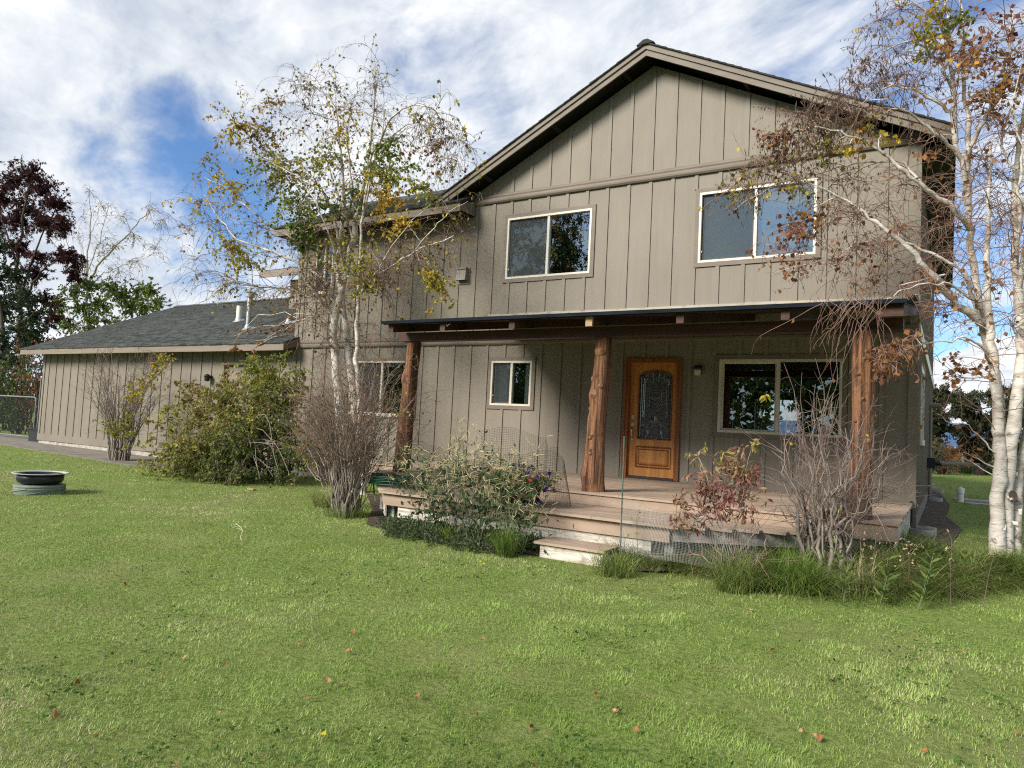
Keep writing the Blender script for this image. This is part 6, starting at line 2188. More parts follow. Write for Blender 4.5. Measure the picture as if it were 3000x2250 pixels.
c = at(2150, 1612, -4.75)
t = bare_shrub('red_shrub', 'small autumn shrub with drooping red and pink leaves before the deck', (c.x, c.y, gz(c.x, c.y)), .75, .38, 9, 107, M['bark_grey'], M['twig_rust'], None, r=.009, sub=3, upright=.5, bundle=.06, lean=(-.05, 0))
RD1, RD2, RD3, RD4 = (.26, .105, .085), (.33, .18, .13), (.36, .27, .13), (.24, .105, .10)
for px, py, rad, n, cols, dy in ((2040, 1330, .07, 6, [YGR, RD3], 0), (2050, 1370, .07, 5, [RD2], 0), (2035, 1400, .06, 4, [RD2, RD3], 0), (2110, 1340, .10, 10, [RD2, RD3, YGR], 0), (2160, 1330, .10, 11, [RD2, RD3], 0), (2150, 1380, .12, 14, [RD1, RD4], .05), (2200, 1320, .07, 6, [YGR, RD3], 0), (2195, 1380, .09, 9, [RD2, RD1], -.05),
                                 (2090, 1420, .12, 14, [RD1, RD2], .0), (2040, 1450, .11, 12, [RD2, RD4], 0), (2140, 1440, .12, 14, [RD4, RD1], -.05), (2195, 1440, .10, 11, [RD2, RD3], 0), (2000, 1490, .11, 12, [RD2, RD3, RD1], 0), (2050, 1500, .11, 12, [RD4, RD2], .05), (2100, 1490, .11, 11, [RD1, RD4], -.05), (2180, 1490, .10, 9, [RD2, RD1], 0), (1985, 1530, .08, 7, [RD3, RD2], 0)):
    rad *= .8
    t.nodes = [(pt(2130 + (px - 2130) * .45, 1590 + (py - 1590) * .45, c.y), .008, NP([0, 0, 1]))]
    t.cluster(pt(px, py, c.y + dy), rad, max(2, int(n * .72)), 4.0, cols, 0, .08, .35, r=.006, lsz=(.075, .024), tw=.0018)
t.done('foliage', trunkname='stems')

# the big arching yellow-green bush
c = NP([-5.3, -1.5, .19])
t = Tree('yellow_green_bush', tuple(c), 'large arching yellow green bush sprawling in front of the wing door', 'bush', 109, M['bark_grey'], M['bark_brown'], clampf=keep_off)
t.leafsize = (.062, .042)
B1, B2, B3, B4 = (.34, .34, .075), (.24, .25, .06), (.36, .30, .10), (.12, .155, .045)
G1 = (.23, .30, .05)
for (px, py, y, rad, n, cols) in (
        (450, 1385, -3.1, .42, 24, [B1, B2, B3]), (440, 1330, -3.0, .35, 18, [B1, B3]), (520, 1360, -3.0, .45, 26, [B2, B1, B4]), (530, 1300, -2.8, .42, 24, [B1, B3, B2]), (600, 1370, -2.8, .45, 26, [B2, B4]), (600, 1310, -2.6, .45, 26, [B2, B1, B3]), (590, 1250, -2.4, .40, 22, [B3, B1]),
        (560, 1200, -2.2, .38, 18, [B3, B1, OLIVE]), (620, 1190, -2.1, .42, 24, [B3, B2, OLIVE]), (560, 1150, -2.0, .28, 12, [B3, RUST, B1]), (690, 1330, -2.6, .45, 26, [B2, B4, DGR]), (690, 1260, -2.3, .48, 28, [B1, B2, B4]), (680, 1190, -2.0, .48, 28, [B1, B2, B3]), (640, 1130, -1.8, .36, 18, [B3, B1, OLIVE]), (710, 1120, -1.7, .42, 26, [B1, B3, G1]), (660, 1085, -1.6, .24, 9, [RUST, B3]),
        (760, 1310, -2.2, .45, 24, [B4, DGR, B2]), (760, 1230, -1.9, .48, 28, [B4, B2, B1]), (770, 1150, -1.6, .45, 28, [G1, B1, B2]), (770, 1080, -1.4, .40, 26, [G1, B1, YGR]), (740, 1060, -1.4, .26, 14, [G1, B1]), (830, 1240, -1.6, .42, 22, [B4, DGR, B2]), (830, 1160, -1.3, .42, 24, [G1, B4, B1]), (830, 1090, -1.2, .38, 24, [G1, YGR, B1]), (820, 1045, -1.1, .22, 14, [G1, YGR]), (870, 1090, -1.0, .28, 14, [G1, B1]),
        (840, 1300, -1.9, .40, 18, [DGR, B4]), (790, 1380, -2.3, .40, 18, [DGR, B4]), (700, 1395, -2.7, .40, 18, [B4, B2, DGR]), (480, 1240, -2.5, .25, 8, [B1, B3]), (400, 1290, -2.9, .22, 8, [YGR, B1]), (640, 1400, -2.9, .35, 14, [B2, B4]), (870, 1180, -1.1, .3, 12, [G1, B1, RUST]), (500, 1180, -2.2, .2, 5, [B1]), (540, 1060 + 60, -2.0, .22, 7, [B3, OLIVE])):
    for k in range(2):
        src = c + NP([t.rs.uniform(-.5, .6), t.rs.uniform(-.5, .3), 0])
        tgt = pt(px, py, y) + t.rs.normal(size=3) * rad * .4
        t.cluster(tgt, rad * .60, int(n * .9) + 4, 10.5, cols, 0, .22, .45, r=.016, src=src, tw=.0032)
for k in range(60):                              # bare arching canes in the shade below
    a_ = c + NP([t.rs.uniform(-.6, .6), t.rs.uniform(-.5, .3), 0])
    b_ = pt(t.rs.uniform(450, 860), t.rs.uniform(1290, 1410), t.rs.uniform(-3.0, -1.6))
    pl = keep_off(bow(t.rs, a_, b_, .28, 8, .008))
    t.trunk.tube(pl, np.linspace(.011, .004, 8), 4)
t.done('foliage', trunkname='stems')

# ------------------------------------------------------------------ weeds and pots by the deck
def pod_weed(px, top, y, seed):
    c = at(px, 1560, y)
    z = gz(c.x, c.y)
    t = Tree('seeding_weed', (c.x, c.y, z), 'tall seeding weed with pale slender pods before the lower deck', 'weed', seed, M['stem_green'], M['stem_green'], 'tall seeding weeds before the lower deck')
    h = at(px, top, y).z - z
    for k in range(4):
        a = t.rs.rand() * 6.28
        p = hang(t.rs, (c.x, c.y, z - .03), (.28 * math.cos(a), .22 * math.sin(a), 1), h * t.rs.uniform(.8, 1.05), 9, .03, .09)
        t.trunk.tube(p, np.linspace(.006, .002, 10), 5)
        for _ in range(13):
            j = t.rs.randint(3, 10)
            q = hang(t.rs, p[j], t.rs.normal(size=3) * NP([1, 1, .5]) + NP([0, 0, .45]), t.rs.uniform(.12, .34), 5, .02, .14)
            t.twigs.tube(q, np.linspace(.0026, .0014, 6), 3)
            if j > 4:
                for _k in range(t.rs.randint(1, 5)):
                    u = q[t.rs.randint(1, 6)]
                    d = unit(t.rs.normal(size=3) + NP([0, 0, .35]))
                    L = t.rs.uniform(.05, .10)
                    w = unit(t.rs.normal(size=3)) * .008
                    t.pods.tube([u, u + d * L * .3 + w * .3, u + d * L * .7 + w, u + d * L * 1.1], [.0018, .0046, .0042, .001], 4)
            t.dress(q, int(t.rs.poisson(3.0 if j < 5 else .9)), [GREYG, (.07, .10, .05), (.05, .085, .035)], lsz=(.055, .024))
    for _ in range(72):
        u = NP([c.x, c.y, z]) + NP([t.rs.normal() * .15, t.rs.normal() * .10, t.rs.uniform(.05, h * .72)])
        t.leaves.add(u, unit(t.rs.normal(size=3) + NP([0, -.3, .2])), t.rs.uniform(.06, .12), t.rs.uniform(.03, .055), [(.06, .10, .04), (.085, .13, .06), GREYG][t.rs.randint(3)])
    t.trunk.f and t.trunk.build('stems', M['stem_green'], t.root, True)
    kind(t.twigs.build('twigs', M['stem_green'], t.root), 'stuff')
    kind(t.leaves.build('foliage', t.root), 'stuff')
    kind(t.pods.build('seed_pods', M['podstraw'], t.root), 'stuff')


for i, (px, top, y) in enumerate(((1190, 1270, -3.9), (1235, 1255, -4.2), (1275, 1290, -4.45), (1320, 1265, -4.55), (1365, 1270, -4.5), (1410, 1262, -4.6), (1455, 1275, -4.55), (1500, 1310, -4.7), (1250, 1330, -4.6), (1400, 1330, -4.75), (1530, 1420, -4.75))):
    pod_weed(px, top, y, 120 + i)

# ground cover: low weeds between lawn and deck
lv = Leaves(131)
st = MB()
rs = np.random.RandomState(131)
for i in range(850):
    px = rs.uniform(1130, 1600)
    top = np.interp(px, [1130, 1250, 1400, 1560, 1600], [1490, 1450, 1470, 1500, 1540])
    py = rs.uniform(top + 50, np.interp(px, [1130, 1250, 1400, 1600], [1570, 1600, 1625, 1615]))
    g = atz(px, py, .17)
    if g.y > -4.32 and g.x > .5:
        g = at(px, py, -4.36 - .12 * rs.rand())
    p = NP([g.x, g.y, gz(g.x, g.y)])
    h = rs.uniform(.06, .26)
    d = unit(NP([rs.normal() * .5, rs.normal() * .5 - .25, 1]))
    pl = hang(rs, p, d, h, 4, .1, .15)
    st.tube(pl, .0018, 3)
    cc = [(.06, .10, .03), (.05, .085, .035), (.09, .12, .05), GREYG, (.12, .145, .06)][rs.randint(5)]
    for k in range(9):
        j = rs.uniform(.2, 1) * 4
        u = pl[int(min(j, 3))]
        lv.add(u + rs.normal(size=3) * .02, unit(rs.normal(size=3) + NP([0, 0, .3])), rs.uniform(.03, .07), rs.uniform(.012, .03), cc)
wd = empty('low_weeds', (2.0, -4.6, .17), 'tangle of low grey green weeds between the lawn and the deck', 'weeds')
wd['kind'] = 'stuff'
lv.build('foliage', wd)
st.build('stems', M['stem_green'], wd)


def clump(name, label, cat, px, py, y, n, L, spread, lean, curl, cols, wd_, seed, K=5, tip=None, base=None, gz_off=0, az0=None, azs=9, group=None):
    rs = np.random.RandomState(seed)
    c = base or at(px, py, y)
    z = gz(c[0], c[1])
    o = empty(name, (c[0], c[1], z), label, cat, group)
    a = rs.rand(n) * 6.283
    if az0 is not None:
        a = az0 + rs.normal(size=n) * azs
    r = np.sqrt(rs.rand(n)) * spread
    aa = rs.rand(n) * 6.283
    bs = np.stack([c[0] + r * np.cos(aa), c[1] + r * np.sin(aa), np.full(n, z - .02)], 1)
    cc = NP(cols)[rs.randint(len(cols), size=n)] * rs.uniform(.7, 1.3, (n, 1))
    v, f, q = blades(bs, a, rs.uniform(0, lean, n), rs.uniform(curl * .4, curl * 1.2, n), rs.uniform(L * .55, L * 1.1, n), rs.uniform(.7, 1.2, n) * wd_, K, rs, cc, NP([tip] * n) if tip else None)
    kind(fast_mesh('blades', v, f, q, M['blade'], o), 'stuff')
    return o


TG1, TG2, TG3, TG4 = (.105, .175, .035), (.165, .24, .05), (.24, .28, .09), (.40, .36, .19)
clump('daylily_clump', 'small bright green spiky leaved clump among the low weeds', 'plant', 1310, 1585, -4.75, 60, .30, .05, .7, .9, [(.16, .24, .03), (.20, .27, .045)], .014, 141)
clump('grass_clump', 'dark green arching grass clump beside the wooden step', 'grass clump', 1480, 1600, -4.95, 420, .42, .10, .7, 1.3, [TG1, TG2], .006, 142)
clump('grass_clump', 'small pale grass clump left of the grey stemmed shrub', 'grass clump', 945, 1490, -3.6, 260, .42, .14, .7, 1.2, [TG2, TG3, TG4], .006, 143)
clump('grass_clump', 'short grass growing through the foot of the grey stemmed shrub', 'grass clump', 1012, 1525, -4.1, 420, .26, .28, .6, .9, [TG1, TG2], .006, 144)
clump('grass_clump', 'tall upright grass mound under the red leaved shrub', 'grass clump', 2160, 1640, -4.85, 900, .54, .17, .75, 2.1, [TG1, TG2, TG3], .0055, 145, K=6, tip=TG3)
clump('grass_clump', 'broad dark green grass mound leaning left of the leafless shrub', 'grass clump', 2330, 1640, -4.55, 1200, .60, .24, .95, 2.2, [TG1, TG1, TG2], .0055, 146, K=6, tip=TG2)
clump('grass_clump', 'arching straw tipped grass mound right of the leafless shrub', 'grass clump', 2520, 1640, -4.3, 500, .50, .15, .95, 2.3, [TG2, TG3, TG4], .0055, 147, K=6, tip=TG4)
clump('grass_clump', 'short bright grass tuft beside the right end of the step', 'grass clump', 1800, 1640, -4.95, 500, .38, .20, .9, 2.0, [TG2, TG3], .0055, 148)

# unmown grass along the bed: one mass
rs = np.random.RandomState(151)
VB, FB, CB, off_ = [], [], [], 0
front_edge = lambda px: np.interp(px, [1700, 1800, 1950, 2100, 2300, 2500, 2700, 2850, 3000, 3120], [1622, 1658, 1690, 1712, 1755, 1785, 1800, 1788, 1778, 1770])
back_edge = lambda px: np.interp(px, [1700, 1800, 1950, 2100, 2300, 2500, 2700, 2850, 3000, 3120], [1600, 1600, 1615, 1630, 1640, 1650, 1665, 1700, 1715, 1720])
for k in range(330):
    px = rs.uniform(1730, 3120)
    f = rs.rand()
    py = back_edge(px) + (front_edge(px) - 12 - back_edge(px)) * f
    g = atz(px, py, .18)
    z = gz(g.x, g.y) + .13 * math.sin(math.pi * min(1, f * 1.1)) ** .7 * (.4 + 1.2 * float(vnoise(NP(g.x * 1.7), NP(g.y * 1.7))))
    n = 95
    r = np.sqrt(rs.rand(n)) * rs.uniform(.08, .18)
    aa = rs.rand(n) * 6.283
    bs = np.stack([g.x + r * np.cos(aa), g.y + r * np.sin(aa), np.full(n, z - .03)], 1)
    az = rs.uniform(0, 6.283) + rs.normal(size=n) * 1.1
    if f > .6:
        az = -1.4 + rs.normal(size=n) * .9
    L = rs.uniform(.20, .46 if px < 2780 else .34) * rs.uniform(.5, 1.1, n)
    kk = rs.rand()
    pal = [TG1, TG2, (.085, .145, .02)] if kk < .55 else ([TG2, TG3, (.13, .19, .03)] if kk < .85 else [TG3, TG4, STRAW])
    cc = NP(pal)[rs.randint(3, size=n)] * rs.uniform(.75, 1.25, (n, 1))
    v, fcs, q = blades(bs, az, rs.uniform(.6, 1.45, n), rs.uniform(.4, 1.3, n), L, rs.uniform(.004, .007, n), 4, rs, cc, NP([TG3] * n) * rs.uniform(.7, 1.3, (n, 1)))
    VB.append(v)
    FB.append(fcs + off_)
    CB.append(q)
    off_ += len(v)
o = fast_mesh('tall_grass', np.concatenate(VB), np.concatenate(FB), np.concatenate(CB), M['blade'])
kind(tag(o, 'matted floppy green grass filling the bed between the deck and the mown lawn', 'tall grass'), 'stuff')

# leafy stems among the tall grass
def leafy_stem(px, py, y, h, lean, seed, label, n=15, cl=(.13, .20, .045), lsz=(.13, .026)):
    c = at(px, py, y)
    z = gz(c.x, c.y)
    t = Tree('leafy_plant', (c.x, c.y, z), label, 'plant', seed, M['stem_green'], M['stem_green'])
    for s in range(2):
        p = hang(t.rs, (c.x, c.y, z), (lean[0] + .12 * s, lean[1], 1), h * (1 - .25 * s), 8, .02, .04)
        t.trunk.tube(p, np.linspace(.004, .002, 9), 5)
        for i in range(n):
            k = 1.2 + 6.8 * i / n
            j = int(min(k, 7))
            u = p[j] + (p[j + 1] - p[j]) * (k - j)
            a = i * 2.4 + s
            t.leaves.add(u, unit(NP([math.cos(a), math.sin(a), .65])), lsz[0] * t.rs.uniform(.7, 1.1), lsz[1], cl)
    t.trunk.build('stem', M['stem_green'], t.root, True)
    t.leaves.build('foliage', t.root)


leafy_stem(2475, 1650, -4.75, .50, (-.1, 0), 161, 'tall bright leafy stem in the grass below the leafless shrub')
leafy_stem(2580, 1660, -4.7, .42, (.12, 0), 162, 'middle light green leafy plant below the deck corner', 14)
leafy_stem(2690, 1670, -4.65, .50, (.25, .05), 163, 'slanting leafy stem in the grass right of the deck corner', 16)
for i, (px, y, h, lb) in enumerate(((2540, -4.2, .50, 'dry brown flower stem in front of the deck end'), (2660, -4.1, .45, 'dry stem with small whitish seed heads right of the deck corner'), (2785, -4.4, .62, 'thin pale flower stalk standing before the dark lawn'), (2880, -4.3, .55, 'bare grey stick standing in the grass left of the white trunks'), (1868, -4.75, .62, 'thin sapling stem with tiny leaves inside the wire mesh'))):
    c = at(px, 1680, y)
    z = gz(c.x, c.y)
    t = Tree('dry_flower_stem', (c.x, c.y, z), lb, 'dry plant', 171 + i, M['bark_brown'], M['bark_brown'])
    for s in range(1 if i in (2, 3, 4) else 3):
        p = hang(t.rs, (c.x, c.y, z), (t.rs.normal() * .15, 0, 1), h * t.rs.uniform(.8, 1), 7, .02, .05)
        t.trunk.tube(p, np.linspace(.0035, .0016, 8), 4)
        if i != 3:
            for _ in range(7):
                q = hang(t.rs, p[t.rs.randint(4, 8)], t.rs.normal(size=3) + NP([0, 0, .8]), .09, 3, 0)
                t.trunk.tube(q, .0012, 3)
                for _k in range(3):
                    t.leaves.add(q[-1], unit(t.rs.normal(size=3)), .022, .016, STRAW if i != 4 else YGR)
    t.trunk.build('stem', M['bark_brown'], t.root)
    t.leaves.build('seed_heads' if i != 4 else 'foliage', t.root)

# pots of petunias behind a black net
def petunias(px, y, seed, label, flowers, r=.17, fw=.30, fh=.24):
    c = at(px, 1480, y)
    z = ZL2 + .002
    t = Tree('potted_petunia', (c.x, c.y, z), label, 'potted plant', seed, M['stem_green'], M['stem_green'])
    mb = MB()
    mb.lathe((c.x, c.y, z), [(0, 0), (r * .72, 0), (r, .22), (r * 1.06, .22), (r * 1.06, .25), (r * .98, .25), (r * .95, .21), (0, .21)], 20)
    mb.build('pot', M['pot'], t.root, True)
    for i in range(85):
        a = t.rs.rand() * 6.28
        q = math.sqrt(t.rs.rand())
        p = hang(t.rs, (c.x + .08 * math.cos(a), c.y + .08 * math.sin(a), z + .21), (q * math.cos(a) * 1.3, q * math.sin(a) * 1.3, .9), t.rs.uniform(.2, fw + .14), 6, .42, .12)
        p[:, 2] = np.maximum(p[:, 2], z + .02)
        t.twigs.tube(p, .002, 3)
        t.dress(p, 9, [(.09, .14, .035), (.13, .18, .05), (.07, .115, .035), (.19, .22, .07)], up=True, lsz=(.042, .02))
    kind(t.twigs.build('stems', M['stem_green'], t.root), 'stuff')
    kind(t.leaves.build('foliage', t.root), 'stuff')
    for (fx, fy, cl) in flowers:
        p = pt(fx, fy, y - .22 + .06 * t.rs.normal())
        fb = MB()
        ax = unit(NP([t.rs.normal() * .4, -1, .35 + t.rs.normal() * .3]))
        sd = unit(np.cross(ax, NP([0, 0, 1.0])))
        up_ = np.cross(sd, ax)
        R_ = .030
        vs_ = [p - ax * .03]
        for k in range(10):
            a = k * 2 * math.pi / 10
            rr = R_ * (1.08 if k % 2 == 0 else .82)
            vs_.append(p + (sd * math.cos(a) + up_ * math.sin(a)) * rr + ax * (.004 if k % 2 else -.004))
        fb.add(vs_, [(0, 1 + k, 1 + (k + 1) % 10) for k in range(10)], cl)
        fb.build('flower', M['petal'], t.root)


PUR, VIO, RED, CRE = (.055, .014, .16), (.16, .02, .22), (.42, .06, .07), (.5, .42, .2)
petunias(1545, -3.95, 181, 'pot of purple petunias inside the black net on the lower deck', [(1525, 1363, PUR), (1548, 1372, PUR), (1558, 1368, PUR), (1546, 1385, PUR), (1574, 1398, VIO), (1610, 1388, PUR), (1595, 1437, PUR), (1580, 1464, PUR), (1585, 1475, VIO), (1565, 1375, CRE), (1600, 1430, PUR), (1506, 1362, PUR)])
petunias(1500, -4.10, 182, 'pot of red petunias beside the tall weeds on the lower deck', [(1505, 1398, RED), (1510, 1412, RED), (1522, 1414, RED), (1552, 1404, RED), (1503, 1410, RED), (1533, 1450, RED), (1520, 1405, RED), (1490, 1430, RED)])
# black netting round the pots
def net(name, label, fn, nu, nv, rad, mat, cat, extra=None, sub=1):
    o = empty(name, fn(.5, 0), label, cat)
    mb = MB()
    us = np.linspace(0, 1, nu)
    vs_ = np.linspace(0, 1, nv)
    G = NP([[fn(u, v) for v in vs_] for u in us])
    for i in range(nu):
        mb.tube(G[i], rad, 3)
    for j in range(nv):
        mb.tube(G[:, j], rad, 3)
    kind(mb.build('mesh', mat, o), 'stuff')
    return o


pc = at(1500, 1480, -3.9)


def net1(u, v):
    a = math.pi * (1.12 + 1.02 * u)
    r = .62 + .03 * math.sin(9 * u)
    top = .52 + .12 * math.sin(3.1 * u) + .05 * math.sin(11 * u)
    fl = 1 + .22 * (u > .8) * (u - .8) / .2 * (1 - v)
    z = ZL2 + .012 + v * top
    return (pc.x + .05 + r * fl * 1.0 * math.cos(a), pc.y + .50 * r * math.sin(a) + .02 * math.sin(7 * u + 4 * v), z)


net('garden_netting', 'black plastic netting standing around the petunia pots', net1, 58, 24, .0015, M['netting'], 'netting')


def net2(u, v):
    p0 = at(1400, 1480, -3.62)
    p1 = at(1632, 1480, -3.62)
    x = p0.x + (p1.x - p0.x) * u
    return (x, -3.62 + .05 * math.sin(6 * u), ZL2 + .25 + v * (.62 + .06 * math.sin(5 * u)) - .1 * (u > .85))


net('garden_netting', 'taller sheet of black netting behind the petunia pots', net2, 34, 30, .0014, M['netting'], 'netting')


def net3(u, v):
    p0 = at(1185, 1480, -4.0)
    p1 = at(1440, 1480, -4.1)
    return (p0.x + (p1.x - p0.x) * u, p0.y + (p1.y - p0.y) * u + .05 * math.sin(8 * u), ZL2 + .01 + v * (.55 + .08 * math.sin(6 * u)))


net('garden_netting', 'black netting hidden among the tall seeding weeds', net3, 50, 26, .0014, M['netting'], 'netting')
# green stake with fine wire cloth to its right
sk = at(1818, 1615, -4.52)
skt = at(1829, 1278, -4.52)
o = empty('garden_stake', (sk.x, sk.y, gz(sk.x, sk.y)), 'thin green stake at the left end of the wire mesh', 'stake')
mb = MB()
mb.tube([(sk.x, sk.y, .1), (skt.x, skt.y, skt.z)], .0075, 7, cap=True)
mb.build('pole', M['stake'], o, True)
w0t, w1t = at(1822, 1453, -4.53), at(2215, 1530, -4.60)
w0b, w1b = at(1812, 1612, -4.56), at(2215, 1680, -4.64)


def wire(u, v):
    sag = -.06 * math.sin(math.pi * min(1, u * 1.6)) * v
    a = NP(w0b) * (1 - u) + NP(w1b) * u
    b_ = NP(w0t) * (1 - u) + NP(w1t) * u
    p = a * (1 - v) + b_ * v
    return (p[0] + .01 * math.sin(9 * v + 3 * u), p[1] - .10 * math.sin(math.pi * u) + .02 * math.sin(14 * u + 3 * v), max(.1, p[2] + sag + .012 * math.sin(16 * u) * v))


net('wire_mesh', 'fine grey wire mesh curving from the green stake around the red shrub', wire, 96, 34, .0011, M['wire'], 'wire mesh')
# ------------------------------------------------------------------ the lawn: mown blades, denser towards the viewer
rs = np.random.RandomState(201)
NB = 900000
fwa = math.atan2(FW.y, FW.x)
d = np.exp(rs.uniform(math.log(1.7), math.log(46), NB))
ang = fwa + rs.uniform(-.86, .86, NB)
X = EYE.x + d * np.cos(ang)
Y = EYE.y + d * np.sin(ang)
ok = ~((X < XR + .05) & (Y > -.05))                       # house and wing
fx_ = NP([e[0] for e in edge])
fy_ = NP([e[1] for e in edge])
ok &= ~((X < -6.2) & (Y > np.interp(X, fx_, fy_) + .03 + .10 * (fbm(X * 2, Y * 2, 2) - .5)))
bedy = np.interp(X, [-1.8, -1.5, -.2, .75, 2.2, 3.4, 4.6, 6.9, 7.0], [0, -1.9, -3.25, -4.4, -4.72, -4.6, -4.6, -3.4, 0])
ok &= ~((X > -1.7) & (X < 6.9) & (Y > bedy))
bare = (X > 6.9) & (X < 7.45 + .2 * fbm(Y, X * 0, 2)) & (Y > -3.5) & (Y < 11)
ok &= ~(bare & (rs.rand(NB) < .85))
dirt = (X > 6.6) & (Y > -4.2) & (Y < -.5) & (rs.rand(NB) < .45 * (1 - sst(X, 7.4, 8.8)))
ok &= ~dirt
thin = fbm(X * 3.1 + 7, Y * 3.1 + 2, 3)
ok &= ~((thin < .40) & (rs.rand(NB) < .6))
X, Y, d = X[ok], Y[ok], d[ok]
n = len(X)
Z = ground(X, Y)
big = fbm(X * .55 + 2, Y * .55 + 5, 4)
mid = fbm(X * 2.3 + 20, Y * 2.3 + 11, 3)
sm = fbm(X * 8 + 3, Y * 8 + 1, 3)
smc = np.clip(.5 + 1.6 * (sm - .5), 0, 1)
h = (.008 + .013 * mid + .025 * smc ** 1.4) * rs.uniform(.6, 1.3, n) * (1 + .006 * d)
az = rs.uniform(0, 6.283, n) * .35 + 6.283 * fbm(X * 1.1, Y * 1.1, 3) * 2
az = np.where(rs.rand(n) < .55, rs.uniform(0, 6.283, n), az)
ln = rs.uniform(.1, 1.0, n)
wdt = (.0022 + .00068 * d) * rs.uniform(.7, 1.25, n)
base_ = np.stack([X, Y, Z - .004], 1)
tip = base_ + np.stack([np.cos(az) * np.sin(ln) * h, np.sin(az) * np.sin(ln) * h, np.cos(ln) * h], 1)
sd_az = az + rs.uniform(.9, 2.2, n)
sd = np.stack([np.cos(sd_az), np.sin(sd_az), np.zeros(n)], 1) * wdt[:, None] * .5
V = np.stack([base_ - sd, base_ + sd, tip], 1).reshape(-1, 3)
F = np.arange(3 * n).reshape(-1, 3)
g1, g2, g3, g4 = NP((.095, .165, .034)), NP((.235, .345, .078)), NP((.39, .485, .155)), NP((.54, .50, .30))
tone = np.clip(.52 + 2.6 * (sm * .40 + mid * .32 + big * .28 - .5) + rs.normal(size=n) * .20, 0, 1)[:, None]
C = np.where(tone < .5, g1 + (g2 - g1) * tone * 2, g2 + (g3 - g2) * (tone - .5) * 2)
# worn, strawy patches towards the viewer's left
straw = np.clip(.10 + ((big - .46) * 2.4 + (mid - .5) * 1.1) * (1 - .8 * sst(X, 1.0, 4.0)) + .55 * sst(-Y, 8.0, 9.8) * sst(-X, -6.0, -3.2) - .10, 0, .75)
C = np.where((rs.rand(n) < straw)[:, None], g4 * rs.uniform(.6, 1.15, (n, 1)), C)
lush = (sst(fbm(X * .8 + 40, Y * .8 + 3, 3), .52, .66) * .45)[:, None]
C = C * (1 - lush) + NP((.20, .34, .055)) * lush
o = fast_mesh('lawn_grass', V, F, C, M['blade'])
kind(tag(o, 'short mown autumn grass with paler dry patches all over the lawn', 'grass'), 'stuff')

# clover-like darker leaves and broad weeds in the sward
lv = Leaves(211)
for i in range(2600):
    dd = math.exp(rs.uniform(math.log(2.0), math.log(9)))
    a = fwa + rs.uniform(-.8, .8)
    x, y = EYE.x + dd * math.cos(a), EYE.y + dd * math.sin(a)
    if y > -5.2 or vnoise(NP(x * 1.3), NP(y * 1.3)) < .55:
        continue
    p = NP([x, y, gz(x, y) + rs.uniform(.015, .045)])
    for k in range(4):
        lv.add(p + rs.normal(size=3) * NP([.02, .02, .004]), unit(NP([rs.normal(), rs.normal(), .35])), rs.uniform(.016, .032), rs.uniform(.012, .02), (.085, .16, .035))
o = lv.build('lawn_clover', None)
kind(tag(o, 'small dark clover leaves scattered low in the mown lawn', 'clover'), 'stuff')

# rough dry grass and a green bank at the far edge of the right lawn
VB, FB, CB, off_ = [], [], [], 0
rs = np.random.RandomState(221)
n = 16000
bx = rs.uniform(4.5, 26, n)
by = rs.uniform(27.5, 40, n)
bs = np.stack([bx, by, ground(bx, by) - .02], 1)
kk = rs.rand(n)
green = (by < 31.5)
cc = np.where(green[:, None], NP((.09, .115, .04)), NP((.30, .265, .14))) * rs.uniform(.6, 1.3, (n, 1))
v, f, q = blades(bs, rs.uniform(0, 6.28, n), rs.uniform(0, .5, n), rs.uniform(.2, 1.0, n), rs.uniform(.5, 1.25, n) * np.where(green, .8, 1.0), rs.uniform(.02, .045, n), 3, rs, cc)
kind(tag(fast_mesh('dry_grass', v, f, q, M['blade']), 'tall straw coloured grass beyond the far edge of the right lawn', 'dry grass'), 'stuff')

# fallen leaves: each one lies where it dropped
protos = []
for k in range(3):
    mb = MB()
    N_ = 5
    vs_, fs_ = [], []
    for i in range(N_):
        t_ = i / (N_ - 1)
        w_ = .5 * math.sin(math.pi * (t_ * .92 + .04)) ** .8
        cu = .22 * math.sin(math.pi * t_ * (1 + .3 * k)) * (1 if k != 1 else -.6)
        for s in (-1, 0, 1):
            vs_.append((t_ - .5, s * w_ * .75, cu + (.18 + .06 * k) * abs(s) * w_ + .05 * math.sin(5 * t_ + k + s)))
    for i in range(N_ - 1):
        for j in range(2):
            a = i * 3 + j
            fs_.append((a, a + 1, a + 4, a + 3))
    me = bpy.data.meshes.new('fallen_leaf')
    me.from_pydata(vs_, [], fs_)
    at_ = me.attributes.new('tone', 'FLOAT_COLOR', 'FACE')
    cl = [(.38, .19, .075), (.40, .26, .13), (.27, .125, .05)][k]
    at_.data.foreach_set('color', NP([[*(c * (.8 + .05 * (i % 5)) for c in cl), 1] for i in range(len(fs_))], dtype=np.float32).ravel())
    me.materials.append(M['dryleaf'])
    protos.append(me)
rl = random.Random(5)
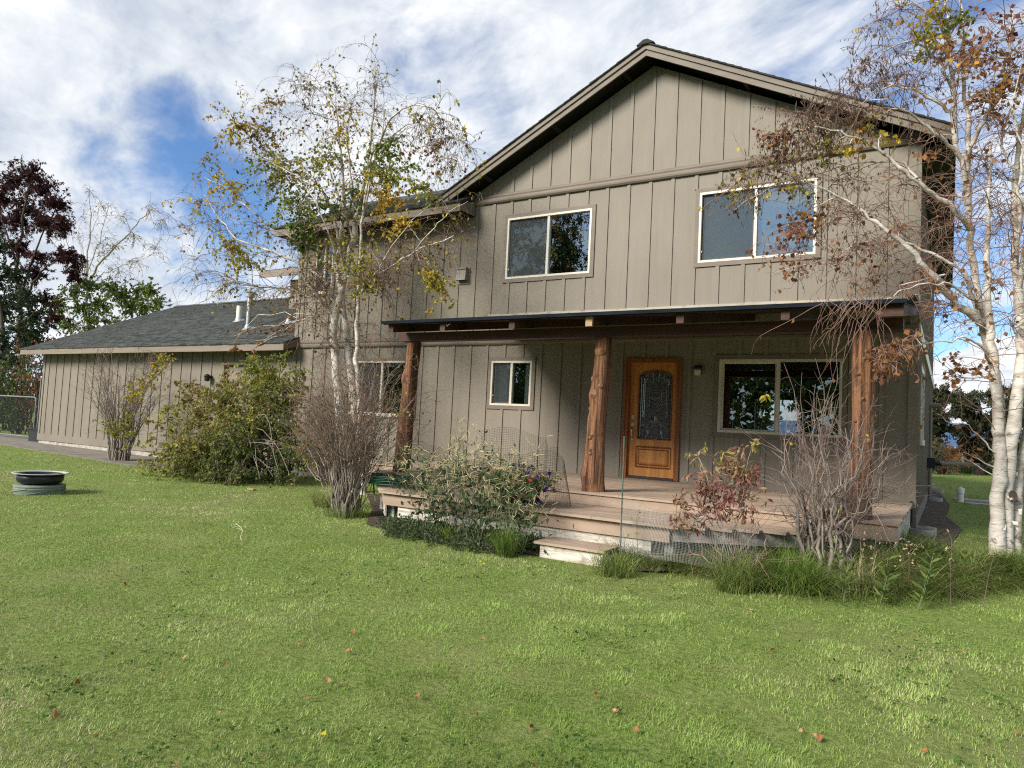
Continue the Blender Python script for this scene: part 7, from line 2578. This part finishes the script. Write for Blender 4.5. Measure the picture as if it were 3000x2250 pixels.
spots = [(155, 2080), (165, 2095), (340, 2155), (540, 1925), (665, 1985), (480, 1985), (660, 1945), (1090, 1790), (1035, 1850), (1060, 1880), (1145, 1885), (1305, 1793), (1415, 1873), (1020, 1910), (810, 1780), (875, 1885), (995, 2000), (900, 2045), (960, 1992), (775, 2215), (905, 2190), (278, 2155), (225, 2000), (10, 1965), (510, 2240), (365, 1710),
         (2260, 1900), (2265, 1905), (2680, 1853), (2785, 1855), (2390, 2155), (2400, 2160), (2710, 2200), (2980, 2145), (1805, 2070), (1800, 2080), (1810, 2085), (1745, 2035), (1565, 2245), (2570, 2030), (2820, 1910), (2805, 1912), (2870, 1920), (1866, 2137), (1225, 2040), (1320, 1960), (2345, 2140), (1555, 2130), (2200, 1785), (1395, 2095), (1760, 1640), (1745, 1655), (1755, 1650), (120, 2060), (2090, 1960), (640, 2090)]
for i, (px, py) in enumerate(spots):
    p = atz(px, py, 0.03)
    for _ in range(3):
        p = atz(px, py, gz(p.x, p.y) + .026)
    o = bpy.data.objects.new('fallen_leaf', protos[rl.randrange(3)])
    col.objects.link(o)
    o.location = p
    s = rl.uniform(.018, .045)
    o.scale = (s, s, s * 1.1)
    o.rotation_euler = (rl.uniform(-.6, .6), rl.uniform(-.5, .5), rl.uniform(0, 6.28))
    tag(o, 'curled dry brown leaf lying on the lawn', 'leaf', 'dry leaves fallen on the lawn')
for px, py, cl in ((1405, 1648, (.55, .42, .03)), (2000, 1802, (.5, .38, .03)), (1593, 1662, (.36, .38, .12)), (945, 2155, (.5, .44, .03)), (1415, 1655, (.5, .4, .03))):
    p = atz(px, py, gz(*atz(px, py, .05)[:2]) + .05)
    mb = MB()
    mb.add([p + Vector((-.022, 0, 0)), p + Vector((0, -.018, .012)), p + Vector((.024, 0, .01)), p + Vector((0, .018, .02))], [(0, 1, 2), (0, 2, 3)], cl)
    o = mb.build('yellow_leaf', M['leaf'], loc=p)
    tag(o, 'bright yellow leaf lying on the green lawn', 'leaf', 'yellow leaves on the lawn')
